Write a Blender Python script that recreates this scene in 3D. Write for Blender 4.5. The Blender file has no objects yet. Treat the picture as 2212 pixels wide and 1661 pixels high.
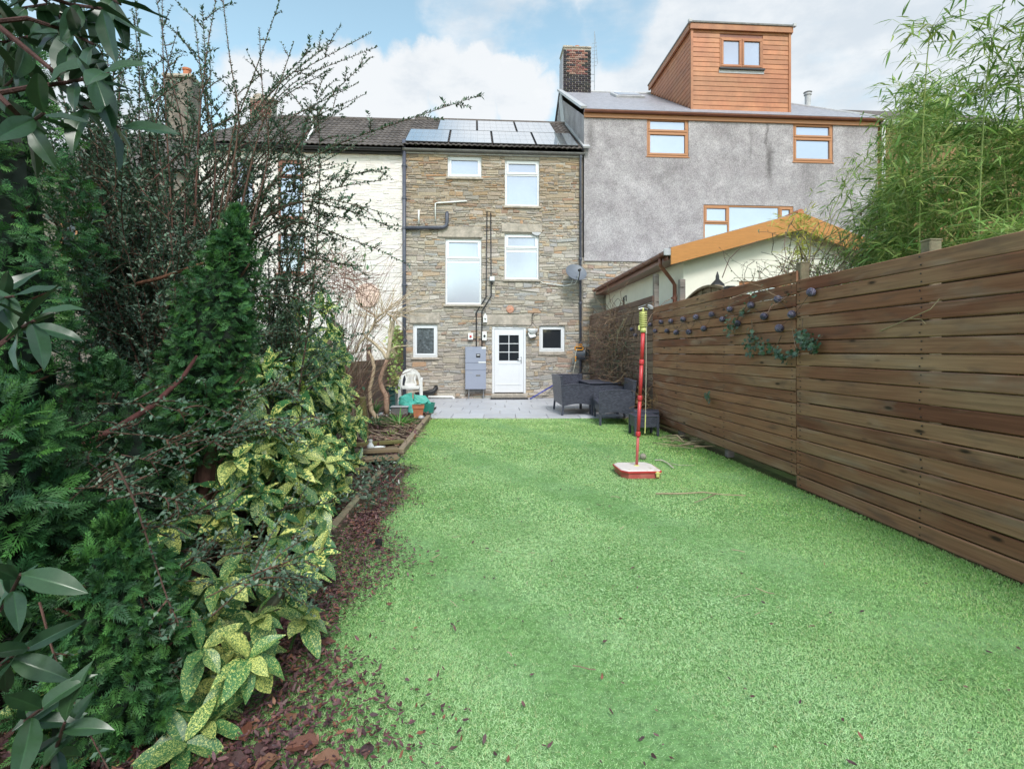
import bpy, math, random
import numpy as np
from mathutils import Vector, Matrix
R = math.radians
scene = bpy.context.scene
COL = scene.collection
# ---------------------------------------------------------------- camera
CAMZ, FPX, CU, HV = 1.35, 1150.0, 1106.0, 760.0      # survey of the place: eye height, focal length, principal point, horizon
cam = bpy.data.objects.new('camera', bpy.data.cameras.new('camera'))
COL.objects.link(cam); scene.camera = cam
cam.location = (0, 0, CAMZ); cam.rotation_euler = (R(90), 0, 0)
cam.data.sensor_width = 36; cam.data.lens = 36 * FPX / 2212
cam.data.shift_y = -(830.5 - HV) / 2212
cam.data.clip_start = 0.05; cam.data.clip_end = 2000
# ---------------------------------------------------------------- sky, sun, exposure
SUN_EL, SUN_ROT = 48.0, 168.0
scene.view_settings.view_transform = 'Standard'
scene.view_settings.look = 'None'
scene.view_settings.exposure = 0.98
scene.view_settings.gamma = 1.0
scene.view_settings.use_curve_mapping = False
def view_dir(u, v):
    d = Vector(((u - CU) / FPX, 1, -(v - HV) / FPX)); d.normalize(); return d
world = bpy.data.worlds.new('World'); scene.world = world; world.use_nodes = True
def make_world():
    nt = world.node_tree; N = nt.nodes; L = nt.links; N.clear()
    out = N.new('ShaderNodeOutputWorld'); bg = N.new('ShaderNodeBackground'); bg.inputs[1].default_value = 0.10
    L.new(bg.outputs[0], out.inputs[0])
    sky = N.new('ShaderNodeTexSky'); sky.sky_type = 'NISHITA'; sky.sun_disc = False
    sky.sun_elevation = R(SUN_EL); sky.sun_rotation = R(SUN_ROT); sky.air_density = 1.0; sky.dust_density = 0.6; sky.ozone_density = 1.5
    tc = N.new('ShaderNodeTexCoord')
    def vm(op, a, b=None):
        n = N.new('ShaderNodeVectorMath'); n.operation = op
        for i, x in enumerate((a, b)):
            if x is None: continue
            if isinstance(x, (tuple, Vector)): n.inputs[i].default_value = tuple(x)
            else: L.new(x, n.inputs[i])
        return n
    def ma(op, a, b=None, clamp=False):
        n = N.new('ShaderNodeMath'); n.operation = op; n.use_clamp = clamp
        for i, x in enumerate((a, b)):
            if x is None: continue
            if isinstance(x, (int, float)): n.inputs[i].default_value = x
            else: L.new(x, n.inputs[i])
        return n.outputs[0]
    def noise(vec, scale, detail=8, rough=.55):
        n = N.new('ShaderNodeTexNoise'); n.inputs['Scale'].default_value = scale; n.inputs['Detail'].default_value = detail
        n.inputs['Roughness'].default_value = rough; L.new(vec, n.inputs['Vector']); return n
    def ramp(x, a, b):
        n = N.new('ShaderNodeMapRange'); n.interpolation_type = 'SMOOTHSTEP'; n.inputs[1].default_value = a; n.inputs[2].default_value = b
        L.new(x, n.inputs[0]); return n.outputs[0]
    d = vm('NORMALIZE', tc.outputs['Generated']).outputs[0]
    nz = noise(d, 9.0, 7, .6)
    wob = vm('SUBTRACT', nz.outputs['Color'], (.5, .5, .5)).outputs[0]
    sc_ = N.new('ShaderNodeVectorMath'); sc_.operation = 'SCALE'; L.new(wob, sc_.inputs[0]); sc_.inputs['Scale'].default_value = .11
    dw = vm('NORMALIZE', vm('ADD', d, sc_.outputs[0]).outputs[0]).outputs[0]
    def blob(u, v, r0, r1):
        c = view_dir(u, v)
        return ramp(vm('DOT_PRODUCT', dw, c).outputs['Value'], math.cos(R(r1)), math.cos(R(r0)))
    def maxi(lst):
        x = lst[0]
        for y in lst[1:]: x = ma('MAXIMUM', x, y)
        return x
    # puffy cumulus bank low over the roofs
    cum = maxi([blob(*a) for a in ((960, 140, 2.3, 3.4), (1030, 165, 2.6, 3.6), (1105, 170, 2.2, 3.2), (880, 180, 2.4, 3.4), (800, 190, 2.2, 3.6), (720, 190, 2.2, 3.8), (640, 205, 2.0, 3.6),
        (1000, 215, 3.0, 4.6), (1130, 225, 2.4, 3.8), (850, 240, 3.0, 5.0), (700, 250, 3.0, 5.5), (560, 215, 2.4, 4.6))])
    # broad layered cloud over the right and top, clear gaps left of centre
    lay = maxi([blob(*a) for a in ((1500, 20, 9, 19), (1850, 90, 9, 16), (1150, -60, 8, 14), (2150, 160, 9, 17), (330, 230, 4, 14), (1720, 190, 3, 8), (1330, 150, 2, 9))])
    gap = maxi([blob(*a) for a in ((650, 90, 6, 13), (480, 60, 6, 12), (1190, 140, 1, 6), (1800, 195, 1, 5), (1330, 60, 1, 5))])
    stretch = vm('MULTIPLY', d, (1, 1, 2.6)).outputs[0]
    nb = noise(stretch, 3.1, 9, .56).outputs['Fac']
    dens = ma('ADD', nb, ma('SUBTRACT', ma('MULTIPLY', lay, .23), ma('MULTIPLY', gap, .20)))
    dens = ramp(dens, .44, .70)
    dens = ma('MULTIPLY', dens, .92)
    mask = ma('MAXIMUM', dens, ma('MULTIPLY', cum, .97), True)
    sh = noise(vm('ADD', vm('MULTIPLY', d, (1, 1, 1.9)).outputs[0], (0.0, 0.0, .06)).outputs[0], 7.5, 8, .6).outputs['Fac']
    shade = ma('MAXIMUM', ramp(sh, .36, .66), ma('MULTIPLY', ma('MULTIPLY', cum, ramp(sh, .25, .5)), .9))
    mixc = N.new('ShaderNodeMix'); mixc.data_type = 'RGBA'
    L.new(shade, mixc.inputs['Factor']); mixc.inputs[6].default_value = (3.7, 4.02, 4.35, 1); mixc.inputs[7].default_value = (4.75, 4.88, 5.0, 1)
    tint = N.new('ShaderNodeMix'); tint.data_type = 'RGBA'; tint.blend_type = 'MULTIPLY'; tint.inputs['Factor'].default_value = 1
    L.new(sky.outputs[0], tint.inputs[6]); tint.inputs[7].default_value = (2.0, 1.92, 1.42, 1)
    fin = N.new('ShaderNodeMix'); fin.data_type = 'RGBA'
    L.new(mask, fin.inputs['Factor']); L.new(tint.outputs[2], fin.inputs[6]); L.new(mixc.outputs[2], fin.inputs[7])
    L.new(fin.outputs[2], bg.inputs[0])
make_world()
sun = bpy.data.objects.new('sun', bpy.data.lights.new('sun', 'SUN')); COL.objects.link(sun)
sun.data.energy = 1.5; sun.data.angle = R(16); sun.data.color = (1, .98, .96)
sd = Vector((math.sin(R(SUN_ROT)) * math.cos(R(SUN_EL)), math.cos(R(SUN_ROT)) * math.cos(R(SUN_EL)), math.sin(R(SUN_EL))))
sun.rotation_euler = sd.to_track_quat('Z', 'Y').to_euler()
# ---------------------------------------------------------------- helpers
rng = random.Random(7); nr = np.random.default_rng(11)
def px(u, v, Y): return Vector(((u - CU) / FPX * Y, Y, CAMZ - (v - HV) / FPX * Y))
def gp(u, v, z=0.0):
    Y = (CAMZ - z) * FPX / (v - HV); return Vector(((u - CU) / FPX * Y, Y, z))
YAW = R(4.0)                                             # the terrace faces the garden at a slight angle
FA = gp(1065, 862); FC, FS = math.cos(YAW), math.sin(YAW)
def fs(u, v, d=0.0):                                     # a sighted point on the terrace's plane -> (along, height)
    x = (u - CU) / FPX
    Y = (d - FS * FA.x + FC * FA.y) / (FC - FS * x); X = x * Y
    return ((X - FA.x) * FC + (Y - FA.y) * FS, CAMZ - (v - HV) / FPX * Y)
def f2w(s, d, z): return Vector((FA.x + s * FC - d * FS, FA.y + s * FS + d * FC, z))
def edgeX(Y): return -1.02 - .058 * Y                    # left rim of the lawn
def fenceX(Y): return 3.157 - .0605 * Y                  # right fence
def lfenceX(Y): return -2.17 - .058 * Y                  # left fence
def vnoise(P, seed=0):                                   # smooth value noise on (n,2) points, 0..1
    P = np.asarray(P, float); i = np.floor(P).astype(int); f = P - i; f = f * f * (3 - 2 * f)
    def h(a, b):
        x = np.sin(a * 127.1 + b * 311.7 + seed * 74.7) * 43758.5453
        return x - np.floor(x)
    a, b = i[:, 0], i[:, 1]
    return (h(a, b) * (1 - f[:, 0]) + h(a + 1, b) * f[:, 0]) * (1 - f[:, 1]) + (h(a, b + 1) * (1 - f[:, 0]) + h(a + 1, b + 1) * f[:, 0]) * f[:, 1]
class MB:
    def __init__(s): s.v = []; s.f = []; s.c = []
    def add(s, vs, fs_, col=None):
        o = len(s.v); s.v.extend([tuple(v) for v in vs]); s.f.extend([tuple(i + o for i in f) for f in fs_])
        s.c.extend([col or (1, 1, 1)] * len(vs)); return s
    def box(s, c, size, rot=None, col=None, bev=0.0):
        hx, hy, hz = size[0] / 2, size[1] / 2, size[2] / 2; c = Vector(c)
        if bev <= 0:
            vs = [Vector((x, y, z)) for x in (-hx, hx) for y in (-hy, hy) for z in (-hz, hz)]
            F = [(0, 1, 3, 2), (4, 6, 7, 5), (0, 4, 5, 1), (2, 3, 7, 6), (0, 2, 6, 4), (1, 5, 7, 3)]
        else:
            b = min(bev, hx * .9, hy * .9, hz * .9); vs = []; idx = {}
            for sx in (-1, 1):
                for sy in (-1, 1):
                    for sz in (-1, 1):
                        for k in range(3):
                            p = [sx * (hx - b), sy * (hy - b), sz * (hz - b)]; p[k] = (sx * hx, sy * hy, sz * hz)[k]
                            idx[(sx, sy, sz, k)] = len(vs); vs.append(Vector(p))
            F = []
            for k in range(3):
                a, b_ = [i for i in range(3) if i != k]
                for sg in (-1, 1):
                    q = []
                    for (p, r_) in ((-1, -1), (1, -1), (1, 1), (-1, 1)):
                        t = [0, 0, 0]; t[k] = sg; t[a] = p; t[b_] = r_; q.append(idx[(*t, k)])
                    F.append(q)
            for k in range(3):
                a, b_ = [i for i in range(3) if i != k]
                for p in (-1, 1):
                    for r_ in (-1, 1):
                        t1 = [0, 0, 0]; t1[k] = -1; t1[a] = p; t1[b_] = r_; t2 = list(t1); t2[k] = 1
                        F.append((idx[(*t1, a)], idx[(*t2, a)], idx[(*t2, b_)], idx[(*t1, b_)]))
            for sx in (-1, 1):
                for sy in (-1, 1):
                    for sz in (-1, 1): F.append(tuple(idx[(sx, sy, sz, k)] for k in range(3)))
        if rot is not None: vs = [rot @ v for v in vs]
        return s.add([v + c for v in vs], F, col)
    def bar(s, a, b, w, h=None, up=(0, 0, 1), col=None, bev=0.0):
        a, b = Vector(a), Vector(b); d = b - a; L = d.length; d.normalize(); up = Vector(up)
        sd_ = d.cross(up)
        if sd_.length < 1e-4: sd_ = d.cross(Vector((1, 0, 0)))
        sd_.normalize(); u2 = sd_.cross(d)
        m = Matrix((d, sd_, u2)).transposed()
        return s.box((a + b) / 2, (L, w, h or w), m, col, bev)
    def tube(s, pts, r, n=6, col=None, cap=True):
        pts = [Vector(p) for p in pts]
        if not isinstance(r, (list, tuple)): r = [r] * len(pts)
        vs = []; prev = None
        for i, p in enumerate(pts):
            t = (pts[min(i + 1, len(pts) - 1)] - pts[max(i - 1, 0)])
            if t.length < 1e-9: t = Vector((0, 0, 1))
            t.normalize()
            if prev is None:
                a = t.cross(Vector((0, 0, 1)))
                if a.length < .05: a = t.cross(Vector((1, 0, 0)))
            else: a = prev - t * prev.dot(t)
            a.normalize(); prev = a; b = t.cross(a)
            for k in range(n):
                an = 2 * math.pi * k / n; vs.append(p + (a * math.cos(an) + b * math.sin(an)) * r[i])
        F = [(i * n + k, i * n + (k + 1) % n, (i + 1) * n + (k + 1) % n, (i + 1) * n + k) for i in range(len(pts) - 1) for k in range(n)]
        if cap: F += [tuple(range(n - 1, -1, -1)), tuple((len(pts) - 1) * n + k for k in range(n))]
        return s.add(vs, F, col)
    def lathe(s, prof, c=(0, 0, 0), n=20, col=None, rot=None):
        vs = []; c = Vector(c)
        for (r_, z) in prof:
            for k in range(n):
                a = 2 * math.pi * k / n; v = Vector((r_ * math.cos(a), r_ * math.sin(a), z)); vs.append(c + (rot @ v if rot else v))
        m = len(prof)
        F = [(i * n + k, i * n + (k + 1) % n, (i + 1) * n + (k + 1) % n, (i + 1) * n + k) for i in range(m - 1) for k in range(n)]
        if prof[0][0] > 1e-6: F.append(tuple(range(n - 1, -1, -1)))
        if prof[-1][0] > 1e-6: F.append(tuple((m - 1) * n + k for k in range(n)))
        return s.add(vs, F, col)
    def prism(s, poly, axis, a, b, col=None):            # poly: 2D points; axis 0/1/2 extruded from a to b (other coordinates in order)
        n = len(poly); vs = []
        for t in (a, b):
            for p in poly:
                q = list(p); q.insert(axis, t); vs.append(tuple(q))
        F = [tuple(range(n))[::-1], tuple(range(n, 2 * n))] + [(k, (k + 1) % n, n + (k + 1) % n, n + k) for k in range(n)]
        return s.add(vs, F, col)
    def sphere(s, c, r, n=12, m=8, col=None, sz=1.0):
        return s.lathe([(max(1e-7, r * math.sin(math.pi * i / m)), -r * sz * math.cos(math.pi * i / m)) for i in range(m + 1)], c, n, col)
    def mesh(s, name, mat, smooth=False):
        me = bpy.data.meshes.new(name); me.from_pydata(s.v, [], s.f); me.materials.append(mat)
        a = me.color_attributes.new('col', 'FLOAT_COLOR', 'POINT')
        c = np.ones((len(s.v), 4), np.float32); c[:, :3] = np.array(s.c, np.float32).reshape(-1, 3); a.data.foreach_set('color', c.ravel())
        if smooth: me.polygons.foreach_set('use_smooth', np.ones(len(me.polygons), bool))
        return me
    def obj(s, name, mat, parent=None, smooth=False, loc=None):
        if loc is not None:
            l = Vector(loc); s.v = [(x - l.x, y - l.y, z - l.z) for x, y, z in s.v]
        return link(name, s.mesh(name, mat, smooth), parent, loc)
def link(name, me, parent=None, loc=None, rot=None):
    o = bpy.data.objects.new(name, me); COL.objects.link(o)
    if parent is not None: o.parent = parent
    if loc is not None: o.location = loc
    if rot is not None: o.rotation_euler = rot
    return o
def np_mesh(name, V, Q, mat, cols=None, smooth=False):
    me = bpy.data.meshes.new(name); n, k = Q.shape
    me.vertices.add(len(V)); me.vertices.foreach_set('co', np.ascontiguousarray(V, np.float32).ravel())
    me.loops.add(n * k); me.loops.foreach_set('vertex_index', np.ascontiguousarray(Q, np.int32).ravel())
    me.polygons.add(n); me.polygons.foreach_set('loop_start', np.arange(n, dtype=np.int32) * k)
    me.polygons.foreach_set('loop_total', np.full(n, k, np.int32))
    if smooth: me.polygons.foreach_set('use_smooth', np.ones(n, bool))
    me.update(calc_edges=True); me.materials.append(mat)
    if cols is not None:
        a = me.color_attributes.new('col', 'FLOAT_COLOR', 'POINT'); c = np.ones((len(V), 4), np.float32); c[:, :3] = cols; a.data.foreach_set('color', c.ravel())
    return me
def frames(D, N):
    D = D / np.linalg.norm(D, axis=1, keepdims=True)
    S = np.cross(D, N); S /= np.maximum(np.linalg.norm(S, axis=1, keepdims=True), 1e-6)
    return np.stack([S, D, np.cross(S, D)], axis=2)        # columns: side, along, face normal
def scatter(T, F, P, Rm, sc, cols, tcol=None):
    n, k = len(P), len(T); sc = np.asarray(sc, float).reshape(n, -1)
    if sc.shape[1] == 1: sc = np.repeat(sc, 3, 1)
    V = np.einsum('nij,nkj->nki', Rm, T[None] * sc[:, None, :]) + P[:, None, :]
    Q = (F[None] + (np.arange(n) * k)[:, None, None]).reshape(-1, F.shape[1])
    C = np.repeat(cols[:, None, :], k, 1)
    if tcol is not None: C = C * tcol[None]
    return V.reshape(-1, 3), Q, C.reshape(-1, 3)
def empty(name, label, cat, loc=(0, 0, 0), rz=0.0, group=None):
    o = bpy.data.objects.new(name, None); COL.objects.link(o); o.location = loc; o.rotation_euler = (0, 0, rz); return tag(o, label, cat, group)
def tag(o, label, cat, group=None):
    o['label'] = label; o['category'] = cat
    if group: o['group'] = group
    return o
def setting(o): o['kind'] = 'structure'; return o
def stuff(o): o['kind'] = 'stuff'; return o
def jit(c, a): k = 1 + rng.uniform(-a, a); return tuple(max(0, x * k * (1 + rng.uniform(-a, a) * .3)) for x in c)
# ---------------------------------------------------------------- materials
def M(name, base=(.5, .5, .5), rough=.6, var=0.0, vscale=6.0, bump=0.0, bscale=40.0, attr=False, spec=.5, metal=0.0, rnd=0.0, stretch=(1, 1, 1), alt=None, alt_scale=3.0, alt_rng=(.45, .65), sub=0.0, sheen=0.0):
    m = bpy.data.materials.new(name); m.use_nodes = True; nt = m.node_tree; N = nt.nodes; L = nt.links
    b = N['Principled BSDF']; b.inputs['Roughness'].default_value = rough; b.inputs['Metallic'].default_value = metal
    b.inputs['Specular IOR Level'].default_value = spec
    tc = N.new('ShaderNodeTexCoord'); mp = N.new('ShaderNodeMapping'); mp.inputs['Scale'].default_value = stretch
    L.new(tc.outputs['Object'], mp.inputs[0]); vec = mp.outputs[0]
    if attr: a = N.new('ShaderNodeAttribute'); a.attribute_name = 'col'; c = a.outputs['Color']
    else: a = N.new('ShaderNodeRGB'); a.outputs[0].default_value = (*base, 1); c = a.outputs[0]
    def nz(scale, det=5, ro=.6):
        n = N.new('ShaderNodeTexNoise'); n.inputs['Scale'].default_value = scale; n.inputs['Detail'].default_value = det; n.inputs['Roughness'].default_value = ro; L.new(vec, n.inputs['Vector']); return n.outputs['Fac']
    def rampn(x, a0, a1, o0, o1):
        n = N.new('ShaderNodeMapRange'); n.inputs[1].default_value = a0; n.inputs[2].default_value = a1; n.inputs[3].default_value = o0; n.inputs[4].default_value = o1; L.new(x, n.inputs[0]); return n.outputs[0]
    def mix(fac, x, y, mode='MIX'):
        n = N.new('ShaderNodeMix'); n.data_type = 'RGBA'; n.blend_type = mode
        if isinstance(fac, float): n.inputs['Factor'].default_value = fac
        else: L.new(fac, n.inputs['Factor'])
        for i, q in ((6, x), (7, y)):
            if isinstance(q, tuple): n.inputs[i].default_value = (*q, 1)
            else: L.new(q, n.inputs[i])
        return n.outputs[2]
    if alt is not None: c = mix(rampn(nz(alt_scale, 6, .65), alt_rng[0], alt_rng[1], 0, 1), c, alt)
    if var > 0:
        s = N.new('ShaderNodeVectorMath'); s.operation = 'SCALE'; L.new(c, s.inputs[0]); L.new(rampn(nz(vscale, 8, .7), .3, .7, 1 - var, 1 + var), s.inputs['Scale']); c = s.outputs[0]
    if rnd > 0:
        oi = N.new('ShaderNodeObjectInfo'); s = N.new('ShaderNodeVectorMath'); s.operation = 'SCALE'; L.new(c, s.inputs[0]); L.new(rampn(oi.outputs['Random'], 0, 1, 1 - rnd, 1 + rnd), s.inputs['Scale']); c = s.outputs[0]
    L.new(c, b.inputs['Base Color'])
    if bump > 0:
        bp = N.new('ShaderNodeBump'); bp.inputs['Strength'].default_value = bump; bp.inputs['Distance'].default_value = .02; L.new(nz(bscale, 5, .65), bp.inputs['Height']); L.new(bp.outputs[0], b.inputs['Normal'])
    if sub > 0:                                            # thin leaf: light comes through
        tr = N.new('ShaderNodeBsdfTranslucent'); L.new(c, tr.inputs[0]); ms = N.new('ShaderNodeMixShader'); ms.inputs[0].default_value = sub
        L.new(b.outputs[0], ms.inputs[1]); L.new(tr.outputs[0], ms.inputs[2]); L.new(ms.outputs[0], N['Material Output'].inputs['Surface'])
    return m
def nodes(m): return m.node_tree.nodes, m.node_tree.links, m.node_tree.nodes['Principled BSDF']
mt = {}
mt['stone'] = M('stone', rough=.9, attr=True, var=.26, vscale=28, bump=.7, bscale=55, spec=.2)
mt['mortar'] = M('mortar', (.42, .385, .335), .95, var=.3, vscale=12, bump=.6, bscale=60, spec=.1)
mt['lintel'] = M('lintel', (.46, .40, .34), .9, var=.25, vscale=9, bump=.5, bscale=40, alt=(.33, .295, .25), alt_scale=4, spec=.2)
mt['whitestone'] = M('white_painted_stone', rough=.75, attr=True, var=.06, vscale=14, bump=.5, bscale=35, spec=.3)
mt['whitewall'] = M('white_paint_joint', (.72, .69, .64), .8, var=.12, vscale=10, bump=.6, bscale=40, spec=.3)
mt['pvc'] = M('white_pvc', (.74, .75, .78), .32, var=.03, vscale=3)
mt['oak'] = M('oak_effect_frame', (.42, .19, .085), .45, var=.12, vscale=9, stretch=(1, 1, 6))
mt['brownpvc'] = M('brown_gutter_plastic', (.22, .085, .055), .35, var=.2, vscale=5)
mt['redplas'] = M('bargeboard_wood', (.50, .215, .055), .5, var=.15, vscale=5, stretch=(1, 3, 12), bump=.15, bscale=20)
mt['pipe'] = M('grey_pipe_paint', (.085, .09, .12), .42, var=.25, vscale=6)
mt['gutter'] = M('weathered_gutter', (.17, .165, .16), .6, var=.35, vscale=9)
mt['black'] = M('black_plastic', (.02, .02, .023), .45, var=.2, vscale=10)
mt['tile'] = M('roof_tile', (.105, .088, .082), .8, var=.3, vscale=12, bump=.4, bscale=60, rnd=.28, alt=(.17, .16, .13), alt_scale=14, alt_rng=(.55, .75), spec=.3)
mt['slate'] = M('slate', (.30, .295, .34), .36, var=.25, vscale=7, stretch=(1, 1, 1), bump=.2, bscale=30, spec=.6)
mt['lead'] = M('lead_flashing', (.46, .46, .48), .5, var=.2, vscale=8)
mt['brick'] = M('brick', rough=.9, attr=True, var=.3, vscale=22, bump=.5, bscale=60, spec=.2)
mt['cream'] = M('cream_render', (.85, .82, .71), .8, var=.06, vscale=2.5, bump=.25, bscale=120, spec=.2)
mt['clad'] = M('clad_plank', (.39, .148, .068), .5, var=.2, vscale=3.5, rnd=.16, alt=(.44, .205, .095), alt_scale=.9, alt_rng=(.38, .66))
mt['steel'] = M('galvanised', (.42, .43, .45), .4, metal=.7, var=.15, vscale=12)
mt['cabinet'] = M('cabinet_paint', (.30, .325, .41), .38, var=.04, vscale=4)
mt['white'] = M('white_plastic', (.80, .80, .78), .4, var=.06, vscale=9)
mt['chairw'] = M('weathered_white_plastic', (.72, .72, .70), .5, var=.12, vscale=11, alt=(.56, .56, .50), alt_scale=7, alt_rng=(.55, .8))
mt['orange'] = M('orange_plastic', (.72, .30, .03), .4)
mt['reel'] = M('dark_grey_plastic', (.075, .085, .105), .4, var=.1)
mt['red'] = M('red_plastic', (.55, .045, .05), .38, var=.14, vscale=7)
mt['redfade'] = M('faded_red_plastic', (.56, .11, .105), .45, var=.2, vscale=8, alt=(.50, .16, .14), alt_scale=4)
mt['lid'] = M('dirty_white_plastic', (.74, .68, .64), .5, var=.1, vscale=9, alt=(.35, .26, .10), alt_scale=7, alt_rng=(.57, .74))
mt['yellow'] = M('yellow_green_plastic', (.62, .62, .22), .45, var=.1)
mt['teal'] = M('teal_sack', (.10, .52, .42), .45, var=.2, vscale=9, bump=.5, bscale=18, sub=.2)
mt['terra'] = M('terracotta', (.47, .17, .085), .75, var=.2, vscale=10)
mt['green'] = M('dark_green_plastic', (.012, .06, .055), .4, var=.2)
mt['bluepole'] = M('blue_pole', (.07, .08, .30), .35)
mt['cord'] = M('cord', (.55, .52, .42), .8)
mt['bark'] = M('bark', rough=.9, attr=True, var=.35, vscale=26, bump=.6, bscale=40, stretch=(1, 1, .35), spec=.15)
mt['twig'] = M('twig', rough=.85, attr=True, var=.2, vscale=30, spec=.2)
mt['wood'] = M('weathered_timber', (.22, .17, .11), .85, var=.3, vscale=9, stretch=(1, 1, 1), bump=.5, bscale=30, alt=(.20, .20, .12), alt_scale=5)
mt['soil'] = M('soil', (.055, .038, .028), 1.0, var=.5, vscale=16, bump=1.0, bscale=28, spec=.1)
mt['ground'] = M('ground_earth', (.07, .06, .035), 1.0, var=.4, vscale=1.5, bump=.6, bscale=8, alt=(.06, .10, .03), alt_scale=.5, spec=.1)
mt['blade'] = M('turf_blade', rough=.6, attr=True, spec=.16, sub=.25)
mt['litter'] = M('dead_leaf', rough=.5, attr=True, var=.25, vscale=60, spec=.45, bump=.3, bscale=120)
mt['leaf'] = M('leaf', rough=.42, attr=True, var=.12, vscale=30, spec=.5, sub=.18)
mt['gloss'] = M('glossy_leaf', rough=.3, attr=True, var=.15, vscale=18, spec=.55, sub=.10)
mt['bamboo'] = M('bamboo_leaf', rough=.45, attr=True, var=.12, vscale=20, spec=.35, sub=.34)
mt['smallleaf'] = M('small_leaf', rough=.45, attr=True, spec=.4, sub=.15)
mt['oldstone'] = M('old_stone', (.165, .14, .12), .9, var=.4, vscale=7, bump=.6, bscale=25, alt=(.23, .195, .16), alt_scale=3)
mt['conifer'] = M('conifer_leaf', rough=.55, attr=True, spec=.3, sub=.12, var=.15, vscale=20)
mt['ball'] = M('woven_ball', rough=.38, attr=True, spec=.6)
mt['paint_blue'] = M('teal_panel', (.3, .42, .36), .7)
# glazing: upper panes mirror the bright sky, ground-floor panes coloured near-black for the trees they reflect
def glass(name, base, metal, rough=.03):
    m = M(name, base, rough, metal=metal, spec=.8, var=.05, vscale=1.2); return m
mt['skyglass'] = glass('bright_pane', (.46, .475, .56), .68, .09)
mt['darkglass'] = glass('dark_pane', (.022, .026, .032), 0.0, .04)
mt['patterned'] = M('obscured_pane', (.06, .07, .08), .18, var=.9, vscale=16, spec=.9, bump=.5, bscale=50, alt=(.16, .18, .2), alt_scale=11, alt_rng=(.5, .7))
mt['panel'] = glass('solar_cell', (.66, .70, .76), 0.72, .05)  # pale metal tint carries the grazing sky reflection, not the cells' own colour
_b = nodes(mt['panel'])[2]; _b.inputs['Coat Weight'].default_value = 1; _b.inputs['Coat IOR'].default_value = 2.2; _b.inputs['Coat Roughness'].default_value = .04
# pebble-dashed grey render with water streaks
def render_mat():
    m = M('grey_render', (.362, .332, .347), .95, var=.2, vscale=2.2, bump=.9, bscale=110, alt=(.455, .425, .44), alt_scale=1.7, alt_rng=(.42, .62), spec=.15)
    N, L, b = nodes(m); src = b.inputs['Base Color'].links[0].from_socket
    tc = N.new('ShaderNodeTexCoord'); sep = N.new('ShaderNodeSeparateXYZ'); L.new(tc.outputs['Object'], sep.inputs[0])
    nz = N.new('ShaderNodeTexNoise'); nz.inputs['Scale'].default_value = 3.5; nz.inputs['Detail'].default_value = 6; L.new(tc.outputs['Object'], nz.inputs['Vector'])
    sp = N.new('ShaderNodeTexNoise'); sp.inputs['Scale'].default_value = 48; sp.inputs['Detail'].default_value = 3; L.new(tc.outputs['Object'], sp.inputs['Vector'])
    def ma(op, x, y=None):
        n = N.new('ShaderNodeMath'); n.operation = op; n.use_clamp = False
        for i, q in enumerate((x, y)):
            if q is None: continue
            if isinstance(q, (int, float)): n.inputs[i].default_value = q
            else: L.new(q, n.inputs[i])
        return n.outputs[0]
    wx = ma('ADD', sep.outputs[0], ma('MULTIPLY', ma('SUBTRACT', nz.outputs['Fac'], .5), .25))
    tot = None
    for (u, v0, v1, w, amt) in ((1655, 265, 330, .05, .6), (1620, 268, 345, .05, .35), (1660, 320, 385, .10, .75), (1440, 340, 400, .42, .24), (1755, 352, 420, .36, .26), (1275, 262, 330, .12, .45), (1560, 262, 300, .3, .2), (1840, 266, 310, .2, .25)):
        s0, zt = fs(u, v0); _, zb = fs(u, v1)
        gx = ma('POWER', 2.718, ma('MULTIPLY', ma('POWER', ma('DIVIDE', ma('SUBTRACT', wx, s0), w), 2.0), -1.0))
        gz = ma('POWER', 2.718, ma('MULTIPLY', ma('POWER', ma('DIVIDE', ma('SUBTRACT', sep.outputs[2], (zt + zb) / 2), abs(zt - zb) / 1.7), 4.0), -1.0))
        g = ma('MULTIPLY', ma('MULTIPLY', gx, gz), amt); tot = g if tot is None else ma('MAXIMUM', tot, g)
    mx = N.new('ShaderNodeMix'); mx.data_type = 'RGBA'; L.new(tot, mx.inputs['Factor']); L.new(src, mx.inputs[6]); mx.inputs[7].default_value = (.10, .09, .09, 1)
    mr = N.new('ShaderNodeMapRange'); mr.inputs[1].default_value = .35; mr.inputs[2].default_value = .68; mr.inputs[3].default_value = .72; mr.inputs[4].default_value = 1.32; L.new(sp.outputs['Fac'], mr.inputs[0])
    sc = N.new('ShaderNodeVectorMath'); sc.operation = 'SCALE'; L.new(mx.outputs[2], sc.inputs[0]); L.new(mr.outputs[0], sc.inputs['Scale'])
    L.new(sc.outputs[0], b.inputs['Base Color']); return m
mt['render'] = render_mat()
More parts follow.
